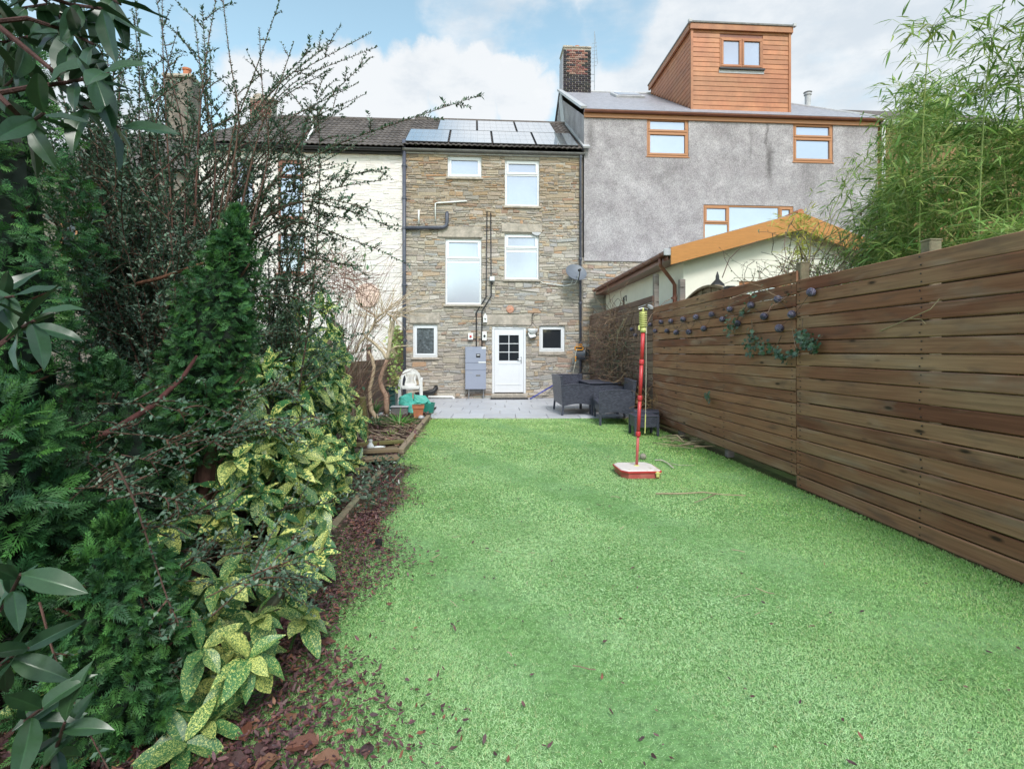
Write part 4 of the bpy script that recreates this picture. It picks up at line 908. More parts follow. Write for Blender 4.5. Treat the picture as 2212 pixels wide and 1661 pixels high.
def build_fence():
    H = fence
    def sec(y0, y1, z0, rows, mat, pitch=.120, jitter=.0):
        for k in range(rows):
            h = pitch - .0075 + rng.uniform(-.003, .002); y = (y0 + y1) / 2
            board(H, y1 - y0 - rng.uniform(.004, .012), h, .022, mat, (-.012 + rng.uniform(-.005, .003), y, z0 + pitch * (k + .5)), R(90), rng.uniform(-.006, .006) + jitter * (k > rows - 5))
    sec(.3, 5.28, .015, 17, mt['board']); sec(5.285, 9.66, .115, 17, mt['board']); sec(9.665, 12.5, .10, 19, mt['boardfar'], jitter=.012); sec(12.51, 15.25, .10, 19, mt['boardfar'])
    for (y, zt, mat, red) in ((.9, 1.98, 'greywood', 0), (2.35, 1.98, 'greywood', 0), (3.79, 2.135, 'wood', 1), (5.30, 2.225, 'wood', 1), (6.85, 2.08, 'greywood', 0), (8.47, 2.50, 'greywood', 0), (9.72, 2.76, 'greywood', 0), (11.2, 2.3, 'boardfar', 0), (12.6, 2.36, 'boardfar', 0), (14.0, 2.3, 'boardfar', 0), (15.2, 2.3, 'boardfar', 0)):
        m = MB(); m.box((.052, y, zt / 2), (.09, .09, zt), bev=.008)
        o = m.obj('post', mt[mat], H)
        if red:
            m = MB(); m.box((.052, y, zt + .004), (.094, .094, .014), bev=.004); m.obj('post_cap', mt['wood'], o)
    m = MB()
    for (yp, z0, rows, pt) in ((.9, .015, 17, .12), (2.35, .015, 17, .12), (3.79, .015, 17, .12), (5.22, .015, 17, .12), (5.36, .115, 17, .12), (6.85, .115, 17, .12), (8.47, .115, 17, .12), (9.58, .115, 17, .12), (11.2, .10, 19, .12)):
        for k in range(rows):
            for dz in (-.028, .03): m.box((-.026, yp + rng.uniform(-.012, .012), z0 + pt * (k + .5) + dz), (.006, .009, .009))
    stuff(m.obj('nail_heads', mt['black'], H))
    m = MB(); m.bar((-.06, 9.60, 2.14), (-.05, 9.80, 2.20), .05, .045); m.obj('broken_bracket', mt['lead'], H)
    m = MB(); m.bar((.0, 11.7, 2.38), (.0, 11.7, 2.55), .05, .03); m.tube([(0, 11.62, 2.55), (0, 11.5, 2.56), (0, 11.5, 2.44)], .012, 6); m.obj('gate_latch', mt['black'], H)
build_fence()
wavy = empty('wavy_top_fence', 'older neighbouring fence with a curved wavy top rising just behind the board fence', 'fence', (3.157 + .27, 0, 0), GROT)
def build_wavy():
    def top(y): return (2.16 + .16 * math.cos(2 * math.pi * (y - 8.05) / 3.3)) if y > 6.6 else min(1.86, 2.16 + .16 * math.cos(2 * math.pi * (y - 8.05) / 3.3))
    y = .4; k = 0
    while y < 12.6:
        m = MB(); m.prism([(y, 0), (y + .145, 0), (y + .145, top(y + .145)), (y, top(y))][::-1], 0, -.008 + (k % 2) * .012, .008 + (k % 2) * .012); m.obj('slat', mt['sleeper'], wavy); y += .15; k += 1
    m = MB(); n = 60; pts = [(0, .4 + 12.2 * i / n, top(.4 + 12.2 * i / n) + .012) for i in range(n + 1)]
    for i in range(n): m.bar(pts[i], (pts[i + 1][0], pts[i + 1][1] + .004, pts[i + 1][2]), .075, .035)
    m.obj('curved_capping', mt['sleeper'], wavy)
build_wavy()
lfence = empty('old_board_fence', 'mossy brown board fence between the white house and the flower bed', 'fence', (-2.17, 0, 0), math.atan(.058))
def build_lfence():
    for (y0, y1) in ((1.0, 4.2), (4.21, 7.4), (7.41, 10.6), (10.61, 13.2), (13.21, 14.75)):
        for k in range(15 if y0 > 13 else 9):
            mat = mt['greenboard'] if (k > 7 and y0 > 13) else mt['boardfar']
            board(lfence, y1 - y0, .128, .02, mat, (-.01 + rng.uniform(-.004, .004) + (.018 if k > 7 else 0), (y0 + y1) / 2, .12 + .125 * k), R(90))
        m = MB(); m.box((-.06, y0, .75 if y0 < 13 else 1.0), (.09, .09, 1.5 if y0 < 13 else 2.0), bev=.008); m.obj('post', mt['boardfar'], lfence)
build_lfence()
def fpt(u, v, off=.05):
    Y = (3.157 - off) / ((u - CU) / FPX + .0605); return px(u, v, Y)
def c4(x, y): return ((2250 + x / 1.843) / 1.852, (900 + y / 1.843) / 1.852)
# ---------------------------------------------------------------- woven balls on a string
def ball_mesh():
    m = MB(); m.sphere((0, 0, 0), .033, 12, 9, (.05, .045, .075))
    for k in range(16):
        a = Vector((rng.gauss(0, 1), rng.gauss(0, 1), rng.gauss(0, 1))).normalized(); b = a.orthogonal().normalized(); c = a.cross(b); n = 12
        lo = rng.uniform(-.4, .4); rr = .0355 * math.sqrt(1 - lo * lo)
        col = rng.choice([(.08, .07, .12), (.15, .13, .20), (.22, .20, .29), (.05, .045, .07)])
        m.tube([a * lo * .0355 + (b * math.cos(2 * math.pi * i / n) + c * math.sin(2 * math.pi * i / n)) * rr for i in range(n + 1)], .0042, 4, col, cap=False)
    return m.mesh('woven_ball', mt['ball'], True)
BALLM = ball_mesh()
balls = [(510, 770), (535, 812), (645, 737), (682, 782), (725, 717), (768, 782), (797, 710), (838, 793), (888, 697), (930, 790), (983, 680), (1040, 765), (1098, 660), (1178, 697), (1232, 622), (1290, 727), (1388, 592), (1485, 675), (1588, 548), (1690, 660), (1598, 762), (1833, 497)]
blab = {(645, 737): 'first upper ball right of the yellow coil on the fence', (682, 782): 'first lower ball right of the yellow coil, just past the fence joint', (725, 717): 'second upper dark woven ball right of the yellow coil', (768, 782): 'second lower dark woven ball right of the yellow coil', (797, 710): 'third upper dark woven ball right of the yellow coil', (838, 793): 'third lower dark woven ball right of the yellow coil', (888, 697): 'fourth upper dark woven ball right of the yellow coil', (930, 790): 'dark woven ball in the lower row just left of the weed ball', (983, 680): 'dark woven ball high above left of the weed ball', (1098, 660): 'dark woven ball high above right of the weed ball',
        (510, 770): 'small dark woven ball farthest along the fence, upper of the end pair', (535, 812): 'small dark woven ball at the far end, lower of the end pair', (1833, 497): 'dark woven ball highest and nearest the camera, beside the fence post', (1690, 660): 'large dark woven ball second nearest the camera, on the pale board', (1598, 762): 'dark woven ball hanging lowest, between the two right ivy clumps', (1588, 548): 'dark woven ball high on the top board just left of the post',
        (1485, 675): 'dark woven ball joined by a visible string to the one above right', (1388, 592): 'dark woven ball directly above the thin ivy stem', (1290, 727): 'dark woven ball tucked into the right side of the left ivy clump', (1232, 622): 'dark woven ball just above the left ivy clump', (1178, 697): 'dark woven ball touching the left edge of the left ivy clump', (1040, 765): 'dark woven ball with a green weed sprouting behind it'}
pts = []
for i, (x, y) in enumerate(balls):
    p = fpt(*c4(x, y), off=.065); s = .95 + .18 * rng.random(); pts.append(p)
    o = link('woven_ball', BALLM, None, p, (rng.uniform(0, 6), rng.uniform(0, 6), rng.uniform(0, 6))); o.scale = (s,) * 3
    tag(o, blab[(x, y)], 'ball', 'dark woven balls strung along the fence')
m = MB()
for i in range(len(pts) - 1):
    a, b = pts[i], pts[i + 1]
    if i in (19,): continue
    mid = (a + b) / 2 + Vector((.02, 0, -.01)); m.tube([a, mid, b], .0022, 4)
tag(m.obj('light_string', mt['black']), 'thin dark string zigzagging between the woven balls on the fence', 'string')
# ================================================================ rattan furniture
def side_panel(m, w, h0, h1, t, axis, at, arch=.05, top_arch=.04, ht=None):
    n = 10; bot = [(w * i / n, h0 + arch * math.sin(math.pi * i / n)) for i in range(n + 1)]; top = [(w * i / n, h1 + top_arch * math.sin(math.pi * i / n) * (1 - .15 * i / n)) for i in range(n, -1, -1)]
    m.prism((bot + top)[::-1] if axis == 1 else bot + top, axis, at, at + t)
def rattan_sofa(label, loc, rz, W, Ln, flip, tall_far):
    """x: from open front/back edge, y: along. flip False: tall back at x=0, True: tall back at x=W"""
    H = empty('rattan_sofa', label, 'garden sofa', loc, rz, None)
    X = (lambda x: x) if not flip else (lambda x: W - x)
    n = 12
    bk = MB(); rake = .05
    def slab(x0, x1): return [X(x0), X(x1)]
    vs = []
    for (x, y, z) in ((0, 0, .20), (0, Ln, .20), (-rake, Ln, .80), (-rake, 0, .80), (.05, 0, .20), (.05, Ln, .20), (.05 - rake, Ln, .80), (.05 - rake, 0, .80)): vs.append((X(x), y, z))
    bk.add(vs, [(0, 3, 2, 1), (4, 5, 6, 7), (0, 1, 5, 4), (1, 2, 6, 5), (2, 3, 7, 6), (3, 0, 4, 7)]); bk.obj('backrest', mt['rattan'], H)
    m = MB(); m.bar((X(.025 - rake), -.012, .806), (X(.025 - rake), Ln + .012, .806), .066, .022, bev=.006); m.obj('top_rail', mt['rattantop'], H)
    for y, hh, nm in ((0, .60, 'arm_panel'), (Ln - .05, .80 if tall_far else .60, 'end_panel' if tall_far else 'arm_panel')):
        q = MB(); nn = 10; bot = [(.05 + (W - .05) * i / nn, .20 + .045 * math.sin(math.pi * i / nn)) for i in range(nn + 1)]
        top = [(.05 - (rake if hh > .7 else rake * .6) * 1 + (W - .05 + (rake if hh > .7 else rake * .6)) * i / nn, hh + (.045 * math.sin(math.pi * (.12 + .88 * i / nn)) if hh < .7 else 0)) for i in range(nn, -1, -1)]
        poly = [(X(a), b) for a, b in bot + top]; q.prism(poly if flip else poly, 1, y, y + .05); q.obj(nm, mt['rattan'], H)
        r_ = MB(); tp = [(X(a), y + .025, b + .004) for a, b in top]
        for i in range(len(tp) - 1): r_.bar(tp[i], tp[i + 1], .062, .02, bev=.004)
        r_.obj('arm_rail', mt['rattantop'], H)
    s = MB(); s.box((X(.05 + (W - .06) / 2), Ln / 2, .36), (W - .07, Ln - .11, .05), bev=.012); s.obj('seat', mt['rattantop'], H)
    f = MB(); f.box((X(W - .03), Ln / 2, .275), (.03, Ln - .11, .13)); f.obj('front_panel', mt['rattan'], H)
    for (x, y) in ((.025, .025), (W - .025, .025), (.025, Ln - .025), (W - .025, Ln - .025)):
        l = MB(); sp_ = -.03 if x < .1 else .0; l.bar((X(x), y, .30), (X(x + sp_), y, .0), .042, .042, up=(0, 1, 0), bev=.004); l.obj('leg', mt['rattantop'], H)
    return H
rattan_sofa('dark grey rattan corner sofa standing on the patio slabs', (1.05, 11.04, .027), GROT, .65, 1.30, False, True)
rattan_sofa('dark grey rattan sofa standing on the lawn with its back to the fence', (1.58, 9.66, .01), R(-4), .62, 1.22, True, False)
def rattan_table():
    H = empty('rattan_table', 'dark grey box-shaped rattan table between the two sofas', 'garden table', (1.70, 11.25, .027), GROT)
    m = MB(); m.box((.26, .62, .655), (.70, 1.24, .03), bev=.008); m.obj('table_top', mt['rattantop'], H)
    m = MB(); m.box((.26, .62, .52), (.64, 1.18, .23)); m.obj('apron', mt['rattan'], H)
    m = MB(); m.box((.26, .036, .585), (.22, .02, .025)); m.obj('handle_slot', mt['black'], H)
    for x in (-.03, .55):
        for y in (.06, 1.18): l = MB(); l.box((x, y, .32), (.05, .05, .64)); l.obj('leg', mt['rattantop'], H)
rattan_table()
def stool(label, loc, rz, w=.40, h=.33):
    H = empty('rattan_stool', label, 'garden stool', loc, rz, 'rattan footstools')
    m = MB(); m.box((0, 0, h - .012), (w, w, .024), bev=.006); m.obj('seat', mt['rattantop'], H)
    for (x, y, sx, sy) in ((0, -w / 2 + .02, w - .08, .02), (0, w / 2 - .02, w - .08, .02), (-w / 2 + .02, 0, .02, w - .08), (w / 2 - .02, 0, .02, w - .08)):
        m = MB(); m.box((x, y, h - .105), (sx, sy, .16)); m.obj('side_panel', mt['rattan'], H)
    for x in (-1, 1):
        for y in (-1, 1): m = MB(); m.box((x * (w / 2 - .022), y * (w / 2 - .022), (h - .024) / 2), (.038, .038, h - .024), bev=.004); m.obj('leg', mt['rattantop'], H)
stool('small dark rattan stool in front of the other, nearest the bat pole', (2.13, 8.62, .01), R(2))
stool('small dark rattan stool half hidden behind the nearer one', (2.30, 9.12, .01), R(-14), .42, .34)
# ================================================================ tether tennis set
def swing():
    B = gp(1371, 1017, .03); H = empty('tether_tennis_set', 'red tether tennis pole with yellow coil standing in a red water base on the lawn', 'swing ball set', (B.x, 5.84, .008), R(4))
    hx = [(-.21, -.13), (-.15, -.215), (.20, -.215), (.215, -.19), (.215, .12), (.17, .225), (-.16, .225), (-.215, .16)]
    def ring(mb, z0, z1, k0, k1, col=None):
        n = len(hx); mb.add([(x * k0, y * k0, z0) for x, y in hx] + [(x * k1, y * k1, z1) for x, y in hx], [(i, (i + 1) % n, n + (i + 1) % n, n + i) for i in range(n)] + [tuple(range(n))[::-1], tuple(range(n, 2 * n))], col)
    m = MB(); ring(m, 0, .066, .93, .97); m.obj('base_tub', mt['redfade'], H)
    m = MB(); ring(m, .062, .078, 1.02, 1.02); m.obj('rim', mt['red'], H)
    m = MB(); ring(m, .079, .088, .97, .93); ring(m, .0885, .090, .80, .78); m.obj('lid', mt['lid'], H)
    m = MB(); m.box((.165, -.222, .045), (.035, .02, .06), bev=.006); m.box((.165, -.228, .06), (.05, .012, .012)); m.obj('clip', mt['yellow'], H)
    bx, by = .012, .02; tx = .085
    def at(t): return Vector((bx + (tx - bx) * t, by, .085 + 1.49 * t))
    m = MB(); m.lathe([(.035, .088), (.02, .10)], (bx, by, 0), 12); m.obj('socket', mt['yellow'], H)
    for (a, b, r) in ((0, .235, .0155), (.235, .50, .0195), (.50, .765, .0205), (.765, 1.0, .021)):
        m = MB(); m.tube([at(a), at(b)], r, 14); m.obj('pole_section', mt['redfade'] if a == 0 else mt['red'], H, True)
    for t in (.235, .50, .765):
        m = MB(); m.tube([at(t - .018), at(t - .008), at(t + .012), at(t + .02)], [.024, .0265, .0265, .023], 14); m.obj('collar', mt['red'], H, True)
    # coil
    z0 = at(1.0).z; m = MB(); m.tube([(tx, by, z0 - .02), (tx, by, z0 + .03)], .030, 14); m.tube([(tx, by, z0), (tx, by, z0 + .21)], .018, 12); m.lathe([(.012, .21), (.010, .25), (.001, .255)], (tx, by, z0), 12); m.obj('spindle', mt['yellow'], H, True)
    n = 150; c = [(tx + .040 * math.cos(i * .378), by + .040 * math.sin(i * .378), z0 + .035 + .175 * i / n) for i in range(n)]
    m = MB(); m.tube(c, .0052, 6); m.obj('coil', mt['yellow'], H, True)
    m = MB(); m.tube([(tx - .05, by, z0 + .235), (tx, by, z0 + .25), (tx + .055, by + .01, z0 + .235)], .006, 6); m.tube([(tx - .05, by + .02, z0 + .255), (tx + .03, by, z0 + .285)], .0035, 5); m.obj('wire_hook', mt['steel'], H)
    m = MB(); m.box((tx - .045, by, z0 + .03), (.02, .02, .05), bev=.004); m.obj('rope_clip', mt['yellow'], H)
    m = MB(); m.tube([(tx + .03, by, z0 + .05), (tx + .034, by, z0 - .03)], .009, 6); m.tube([(tx + .034, by, z0), (tx + .030, by - .01, z0 - .5), (tx + .024, by - .01, z0 - .93)], .0032, 6); m.obj('cord', mt['cord'], H)
    m = MB(); m.tube([(tx + .024, by - .01, z0 - .92), (tx + .020, by - .012, z0 - 1.02), (tx + .016, by - .012, z0 - 1.13)], .0062, 7); m.obj('cord_end', mt['yellow'], H)
swing()
p = gp(1389, 994); m = MB(); m.sphere((0, 0, 0), .041, 16, 12); o = m.obj('ball', M('worn_ball', (.30, .27, .22), .9, var=.3, vscale=30, bump=.4), smooth=True); o.location = (p.x, p.y, .045); tag(o, 'worn grey tennis ball lying on the turf behind the red base', 'ball')
# ================================================================ things on the wall
def wallthing(name, label, cat, u, v, d=-.04, group=None):
    s, z = fs(u, v, d); return empty(name, label, cat, f2w(s, d, z), YAW, group)
def cabinet():
    r = rect(1005, 749, 1050, 841, -.25); s = (r[0] + r[1]) / 2; W = r[1] - r[0]; z0, z1 = r[2], r[3]; Hh = z1 - z0
    H = empty('battery_cabinet', 'tall grey battery cabinet on short legs left of the white door', 'cabinet', f2w(s, -.05, 0), YAW)
    cuts = [z0, z0 + Hh * .445, z0 + Hh * .62, z1]
    for a, b in zip(cuts[:-1], cuts[1:]): m = MB(); m.box((0, -.11, (a + b) / 2), (W, .20, b - a - .006), bev=.006); m.obj('module', mt['cabinet'], H)
    m = MB(); m.box((W * .12, -.213, z1 - Hh * .21), (W * .2, .008, Hh * .09), bev=.003); m.obj('display', mt['black'], H)
    m = MB(); m.box((W * .12, -.2165, z1 - Hh * .195), (W * .13, .004, Hh * .03)); m.obj('display_screen', mt['lead'], H)
    m = MB(); m.box((W * .12, -.213, z0 + Hh * .325), (W * .21, .008, Hh * .035), bev=.003); m.obj('display', mt['gutter'], H)
    m = MB(); m.box((W * .39, -.2125, z1 - Hh * .03), (W * .2, .004, Hh * .045)); m.obj('sticker', mt['white'], H)
    m = MB(); m.box((W * .31, -.2135, z1 - Hh * .365), (W * .36, .004, Hh * .03)); m.obj('sticker', mt['white'], H)
    for zz in (z1 - Hh * .055, z0 + Hh * .39): m = MB(); m.box((-W * .27, -.2125, zz), (W * .25, .003, .008)); m.obj('name_strip', mt['lead'], H)
    m = MB(); m.box((0, -.08, z0 - .04), (W * .62, .10, .07)); m.obj('plinth', mt['gutter'], H)
    for x in (-.33, .38): m = MB(); m.tube([(W * x, -.12, z0), (W * x, -.12, .035)], .017, 10); m.tube([(W * x, -.12, .05), (W * x, -.12, .03)], .022, 10); m.obj('leg', mt['steel'], H)
    m = MB(); m.tube([(W / 2, -.1, z0 + Hh * .5), (W / 2 + .02, -.1, z0 + Hh * .5), (W / 2 + .02, -.1, z0 + Hh * .53)], .008, 6); m.obj('side_latch', mt['white'], H)
cabinet()
def isolator(u, v, w, h, knob, label):
    H = wallthing('isolator_switch', label, 'switch box', u, v, -.04); m = MB(); m.box((0, -.03, 0), (w, .07, h), bev=.008); m.obj('box', mt['white'], H)
    k = MB(); k.lathe([(.034, 0), (.034, .015), (.02, .018), (.0001, .018)], (0, -.065, .0), 16, rot=Matrix.Rotation(R(90), 3, 'X')); k.box((0, -.092, -.0), (.014, .02, .055), bev=.004); k.obj('rotary_knob', mt[knob], H)
    s = MB(); s.tube([(w / 2 if u < 1030 else -w / 2, 0, -h * .3), ((w / 2 + .10) if u < 1030 else (-w / 2 - .10), 0, -h * .3)], .014, 8); s.obj('cable_spur', mt['black'], H)
isolator(1016.5, 727, .145, .19, 'red', 'white switch box with red rotary knob above the grey cabinet')
isolator(1046.5, 726, .13, .25, 'black', 'white switch box with black rotary knob beside the door lintel')
H = wallthing('floodlight', 'small square floodlight on the conduit below the tall right window', 'floodlight', 1063, 603, -.05)
m = MB(); m.box((0, -.06, 0), (.16, .06, .14), bev=.012); m.obj('housing', mt['steel'], H); m = MB(); m.box((0, -.093, .005), (.125, .008, .10)); m.obj('lens', mt['white'], H)
m = MB(); m.sphere((-.01, -.06, -.12), .03, 10, 8); m.box((-.01, -.03, -.08), (.03, .05, .03)); m.obj('sensor', mt['black'], H)
H = wallthing('floodlight', 'tilted white floodlight below the hanging basket right of the door', 'floodlight', 1150, 726, -.05)
rt = Matrix.Rotation(R(-14), 3, 'Y') @ Matrix.Rotation(R(-15), 3, 'X'); m = MB(); m.box((0, -.07, 0), (.19, .09, .13), rt, bev=.012); m.obj('housing', mt['gutter'], H); m = MB(); m.box((-.004, -.118, .014), (.16, .012, .10), rt); m.box((-.10, -.08, .03), (.03, .08, .13), rt); m.obj('lens', mt['white'], H)
H = wallthing('hanging_basket', 'dark wire hanging basket on a chain beside the top of the door', 'hanging basket', 1151, 713, -.14)
m = MB(); m.lathe([(.03, -.10), (.09, -.08), (.14, -.02), (.155, .03), (.14, .035), (.05, .0)], (0, 0, 0), 14); m.obj('basket', mt['bark'], H)
m = MB(); zc = fs(1152, 680)[1] - fs(1151, 713)[1]; m.tube([(-.13, 0, .03), (0, .02, .22), (0, .05, zc)], .006, 5); m.tube([(.13, 0, .03), (0, .02, .22)], .006, 5); m.tube([(0, .05, zc), (.02, -.02, zc + .03), (0, .14, zc + .02)], .012, 6); m.obj('chain', mt['black'], H)
H = wallthing('bird_house', 'little white wooden bird house with a heart on the door lintel', 'ornament', 1048, 689, -.05)
m = MB(); m.prism([(-.055, -.10), (.055, -.10), (.055, .06), (0, .17), (-.055, .06)], 1, -.09, .0); m.obj('house_box', mt['white'], H)
m = MB()
for (x, z, r) in ((-.016, .0, .018), (.016, .0, .018)): m.lathe([(r, 0), (r, .004), (.0001, .004)], (x, -.091, z), 12, rot=Matrix.Rotation(R(90), 3, 'X'))
m.prism([(-.033, -.005), (0, -.045), (.033, -.005)], 1, -.0945, -.0905); m.lathe([(.009, 0), (.009, .004), (.0001, .004)], (0, -.091, .07), 10, rot=Matrix.Rotation(R(90), 3, 'X')); m.obj('heart_cutout', mt['gutter'], H)
m = MB(); m.tube([(0, -.04, .16), (0, -.03, .30)], .008, 5); m.obj('hanger', mt['black'], H)
def sun_plaque(u, v, r, mat, label):
    H = wallthing('sun_plaque', label, 'wall plaque', u, v, -.035); rx = Matrix.Rotation(R(90), 3, 'X')
    m = MB(); m.lathe([(r, 0), (r, .012), (r * .94, .022), (r * .86, .016), (r * .7, .018), (r * .62, .022), (r * .3, .026), (.0001, .028)], (0, 0, 0), 24, rot=rx); m.obj('disc', mat, H, True)
    m = MB()
    for k in range(16):
        a = 2 * math.pi * k / 16; b = a + .13; m.prism([(r * .70 * math.cos(a - .11), r * .70 * math.sin(a - .11)), (r * .97 * math.cos(b), r * .97 * math.sin(b)), (r * .70 * math.cos(a + .11), r * .70 * math.sin(a + .11))][::-1], 1, -.028, -.012)
    m.obj('rays', mat, H)
    m = MB(); m.sphere((0, -.030, -.02 * r), r * .11, 8, 6, sz=1.6)
    for sx in (-1, 1): m.sphere((sx * r * .24, -.024, r * .16), r * .09, 8, 6)
    m.bar((-r * .2, -.024, -r * .28), (r * .2, -.024, -r * .28), r * .07); m.obj('face_relief', mat, H)
sun_plaque(1102, 668, .112, M('weathered_terracotta', (.60, .35, .26), .85, var=.3, vscale=18, alt=(.55, .22, .12), alt_scale=9), 'round terracotta sun plaque above the door lintel')
sun_plaque(794, 638, .34, M('pale_terracotta', (.72, .54, .46), .85, var=.12, vscale=6), 'large faded terracotta sun plaque on the white house wall behind bare twigs')
def dish():
    u, v = 1245, 588; d = -.42; s, z = fs(u, v, d); H = empty('satellite_dish', 'grey satellite dish mounted on the right edge of the stone house', 'satellite dish', f2w(s, d, z), YAW)
    rot = Matrix.Rotation(R(10), 3, 'Z') @ Matrix.Rotation(R(90 - 36), 3, 'X'); m = MB(); pr = [(.0001, -.055)] + [(.30 * k / 7, -.055 + .055 * (k / 7) ** 2) for k in range(1, 8)] + [(.305, .004), (.30, -.012)] + [(.30 * k / 7, -.070 + .055 * (k / 7) ** 2) for k in range(6, 0, -1)] + [(.0001, -.07)]
    m.lathe(pr, (0, 0, 0), 28, rot=rot); m.obj('reflector', M('dish_grey', (.13, .145, .175), .5, var=.15), H, True)
    def q(x, y, z): return rot @ Vector((x, y, z))
    m = MB(); m.tube([q(0, -.30, -.02), q(0, -.16, .24)], .014, 6); m.obj('feed_arm', mt['black'], H); m = MB(); m.tube([q(0, -.16, .26), q(0, -.10, .17)], [.03, .035], 10); m.obj('receiver_head', mt['black'], H)
    m = MB(); m.tube([q(0, 0, -.07), (-.02, .18, -.08), (-.10, .40, -.08)], .02, 8); m.box((-.10, .40, -.08), (.10, .04, .16)); m.obj('wall_bracket', mt['steel'], H)
    c = [Vector((x, y, z)) for x, y, z in ((-.06, .1, -.12), (-.10, .25, -.3), (-.26, .36, -.34), (-.62, .38, -.28), (-.9, .38, -.27), (-1.02, .39, -.18), (-1.06, .4, -.10))]
    m = MB(); m.tube(c, .009, 6); m.tube([q(0, -.16, .2), (.0, -.12, -.25), (-.02, .1, -.32), (-.3, .36, -.35), (-.8, .37, -.29)], .008, 6); m.obj('cable', mt['white'], H, True)
dish()
def hose_reel():
    s, z = fs(1254, 762, -.36); H = empty('hose_reel', 'dark grey hose reel with orange handle mounted by the right downpipe', 'hose reel', f2w(s, -.36, z), YAW + R(-12))
    m = MB(); prof = [(.16 * math.cos(a) * (1 if math.cos(a) > 0 else .9), .17 * math.sin(a) - .03) for a in [2 * math.pi * k / 20 for k in range(20)]]
    m.prism([(y, zz) for y, zz in prof], 0, -.15, .13); m.obj('drum_case', mt['reel'], H)
    m = MB(); m.box((-.01, -.02, .14), (.24, .22, .10), bev=.03); m.obj('case_top', mt['reel'], H)
    m = MB()
    for (a, b) in (((-.15, -.15, .08), (.07, -.15, .08)), ((-.15, -.15, .17), (.07, -.15, .17)), ((-.15, -.15, .08), (-.15, -.15, .17)), ((.07, -.15, .08), (.07, -.15, .17))): m.bar(a, b, .045, .03, bev=.01)
    m.box((-.04, -.12, .23), (.18, .05, .02), bev=.006); m.obj('handle', mt['orange'], H)
    m = MB(); m.box((-.04, -.135, .125), (.16, .02, .05)); m.obj('handle_slot', mt['black'], H)
    m = MB(); m.box((.20, .14, -.02), (.10, .22, .34), bev=.02); m.obj('wall_bracket', mt['black'], H)
    hp = [(-.10, -.16, .12), (-.13, -.17, .0), (-.135, -.17, -.12), (-.13, -.17, -.22), (-.17, -.16, -.4), (-.21, -.12, -.6), (-.2, .0, -.72)]
    m = MB(); m.tube(hp, .011, 8); m.obj('hose', mt['cord'], H, True)
    m = MB(); m.tube([(-.135, -.17, -.10), (-.133, -.17, -.15)], .022, 8); m.tube([(-.13, -.17, -.18), (-.14, -.17, -.25)], [.024, .014], 8); m.obj('nozzle', mt['orange'], H)
hose_reel()
m = MB(); a, b = f2w(*[fs(1145, 861, -.5)[0], -.5, .04]), f2w(*[fs(1203, 828, -.1)[0], -.06, fs(1203, 828, -.1)[1]]); m.tube([a, b], .022, 10); tag(m.obj('pole', mt['bluepole'], smooth=True), 'blue metal pole leaning low against the wall behind the sofa', 'pole')
p = f2w(fs(1100, 858, -.3)[0], -.34, .028); m = MB(); m.box((0, 0, .012), (1.05, .30, .022), bev=.006)
for k in range(14): m.box((-.48 + k * .074, 0, .026), (.04, .27, .006))
o = m.obj('door_mat', mt['black']); o.location = p; o.rotation_euler = (0, 0, YAW); tag(o, 'thin black rubber mat in front of the door step', 'door mat')
# bin, rake and clutter between the table and the wall
H = empty('storage_trolley', 'dark slatted trolley with white tub behind the rattan table', 'trolley', f2w(fs(1275, 850, -.7)[0], -.75, .03), YAW)
m = MB(); m.box((0, 0, .72), (.62, .4, .03)); m.obj('top_board', mt['black'], H); m = MB(); m.box((0, 0, .3), (.58, .38, .03)); m.obj('shelf', mt['black'], H)
for x in (-.28, .28):
    for y in (-.17, .17): m = MB(); m.box((x, y, .36), (.035, .035, .70)); m.obj('leg', mt['black'], H)
m = MB(); m.lathe([(.07, 0), (.085, .2), (.09, .2)], (0, 0, 0), 14); o = m.obj('tub', mt['white']); o.location = f2w(fs(1256, 850, -.8)[0], -.85, .48); o.location.z = .345; tag(o, 'small white plastic tub on the dark trolley shelf', 'tub')
# lantern and black box above the fence
H = empty('wall_lantern', 'black pointed lantern on the cream gable wall above the fence', 'lantern', px(1547, 612, 9.42), GROT)
m = MB(); m.lathe([(.13, -.06), (.12, -.03), (.035, .06), (.03, .12), (.006, .20)], (0, -.05, 0), 8); m.obj('hood', mt['black'], H); m = MB(); m.lathe([(.05, -.2), (.075, -.06)], (0, -.05, 0), 8); m.obj('glass_body', mt['darkglass'], H); m = MB(); m.box((0, .02, -.05), (.03, .12, .03)); m.obj('arm', mt['black'], H)
H = empty('solar_light', 'small black box light fixed on top of the fence board', 'light', fpt(1575, 628, -.02), GROT); m = MB(); m.prism([(-.05, -.05), (.05, -.05), (.065, .05), (-.065, .05)], 0, -.04, .05); m.obj('case', mt['black'], H); m = MB(); m.box((0, 0, .053), (.11, .12, .006)); m.obj('cell', mt['panel'], H)
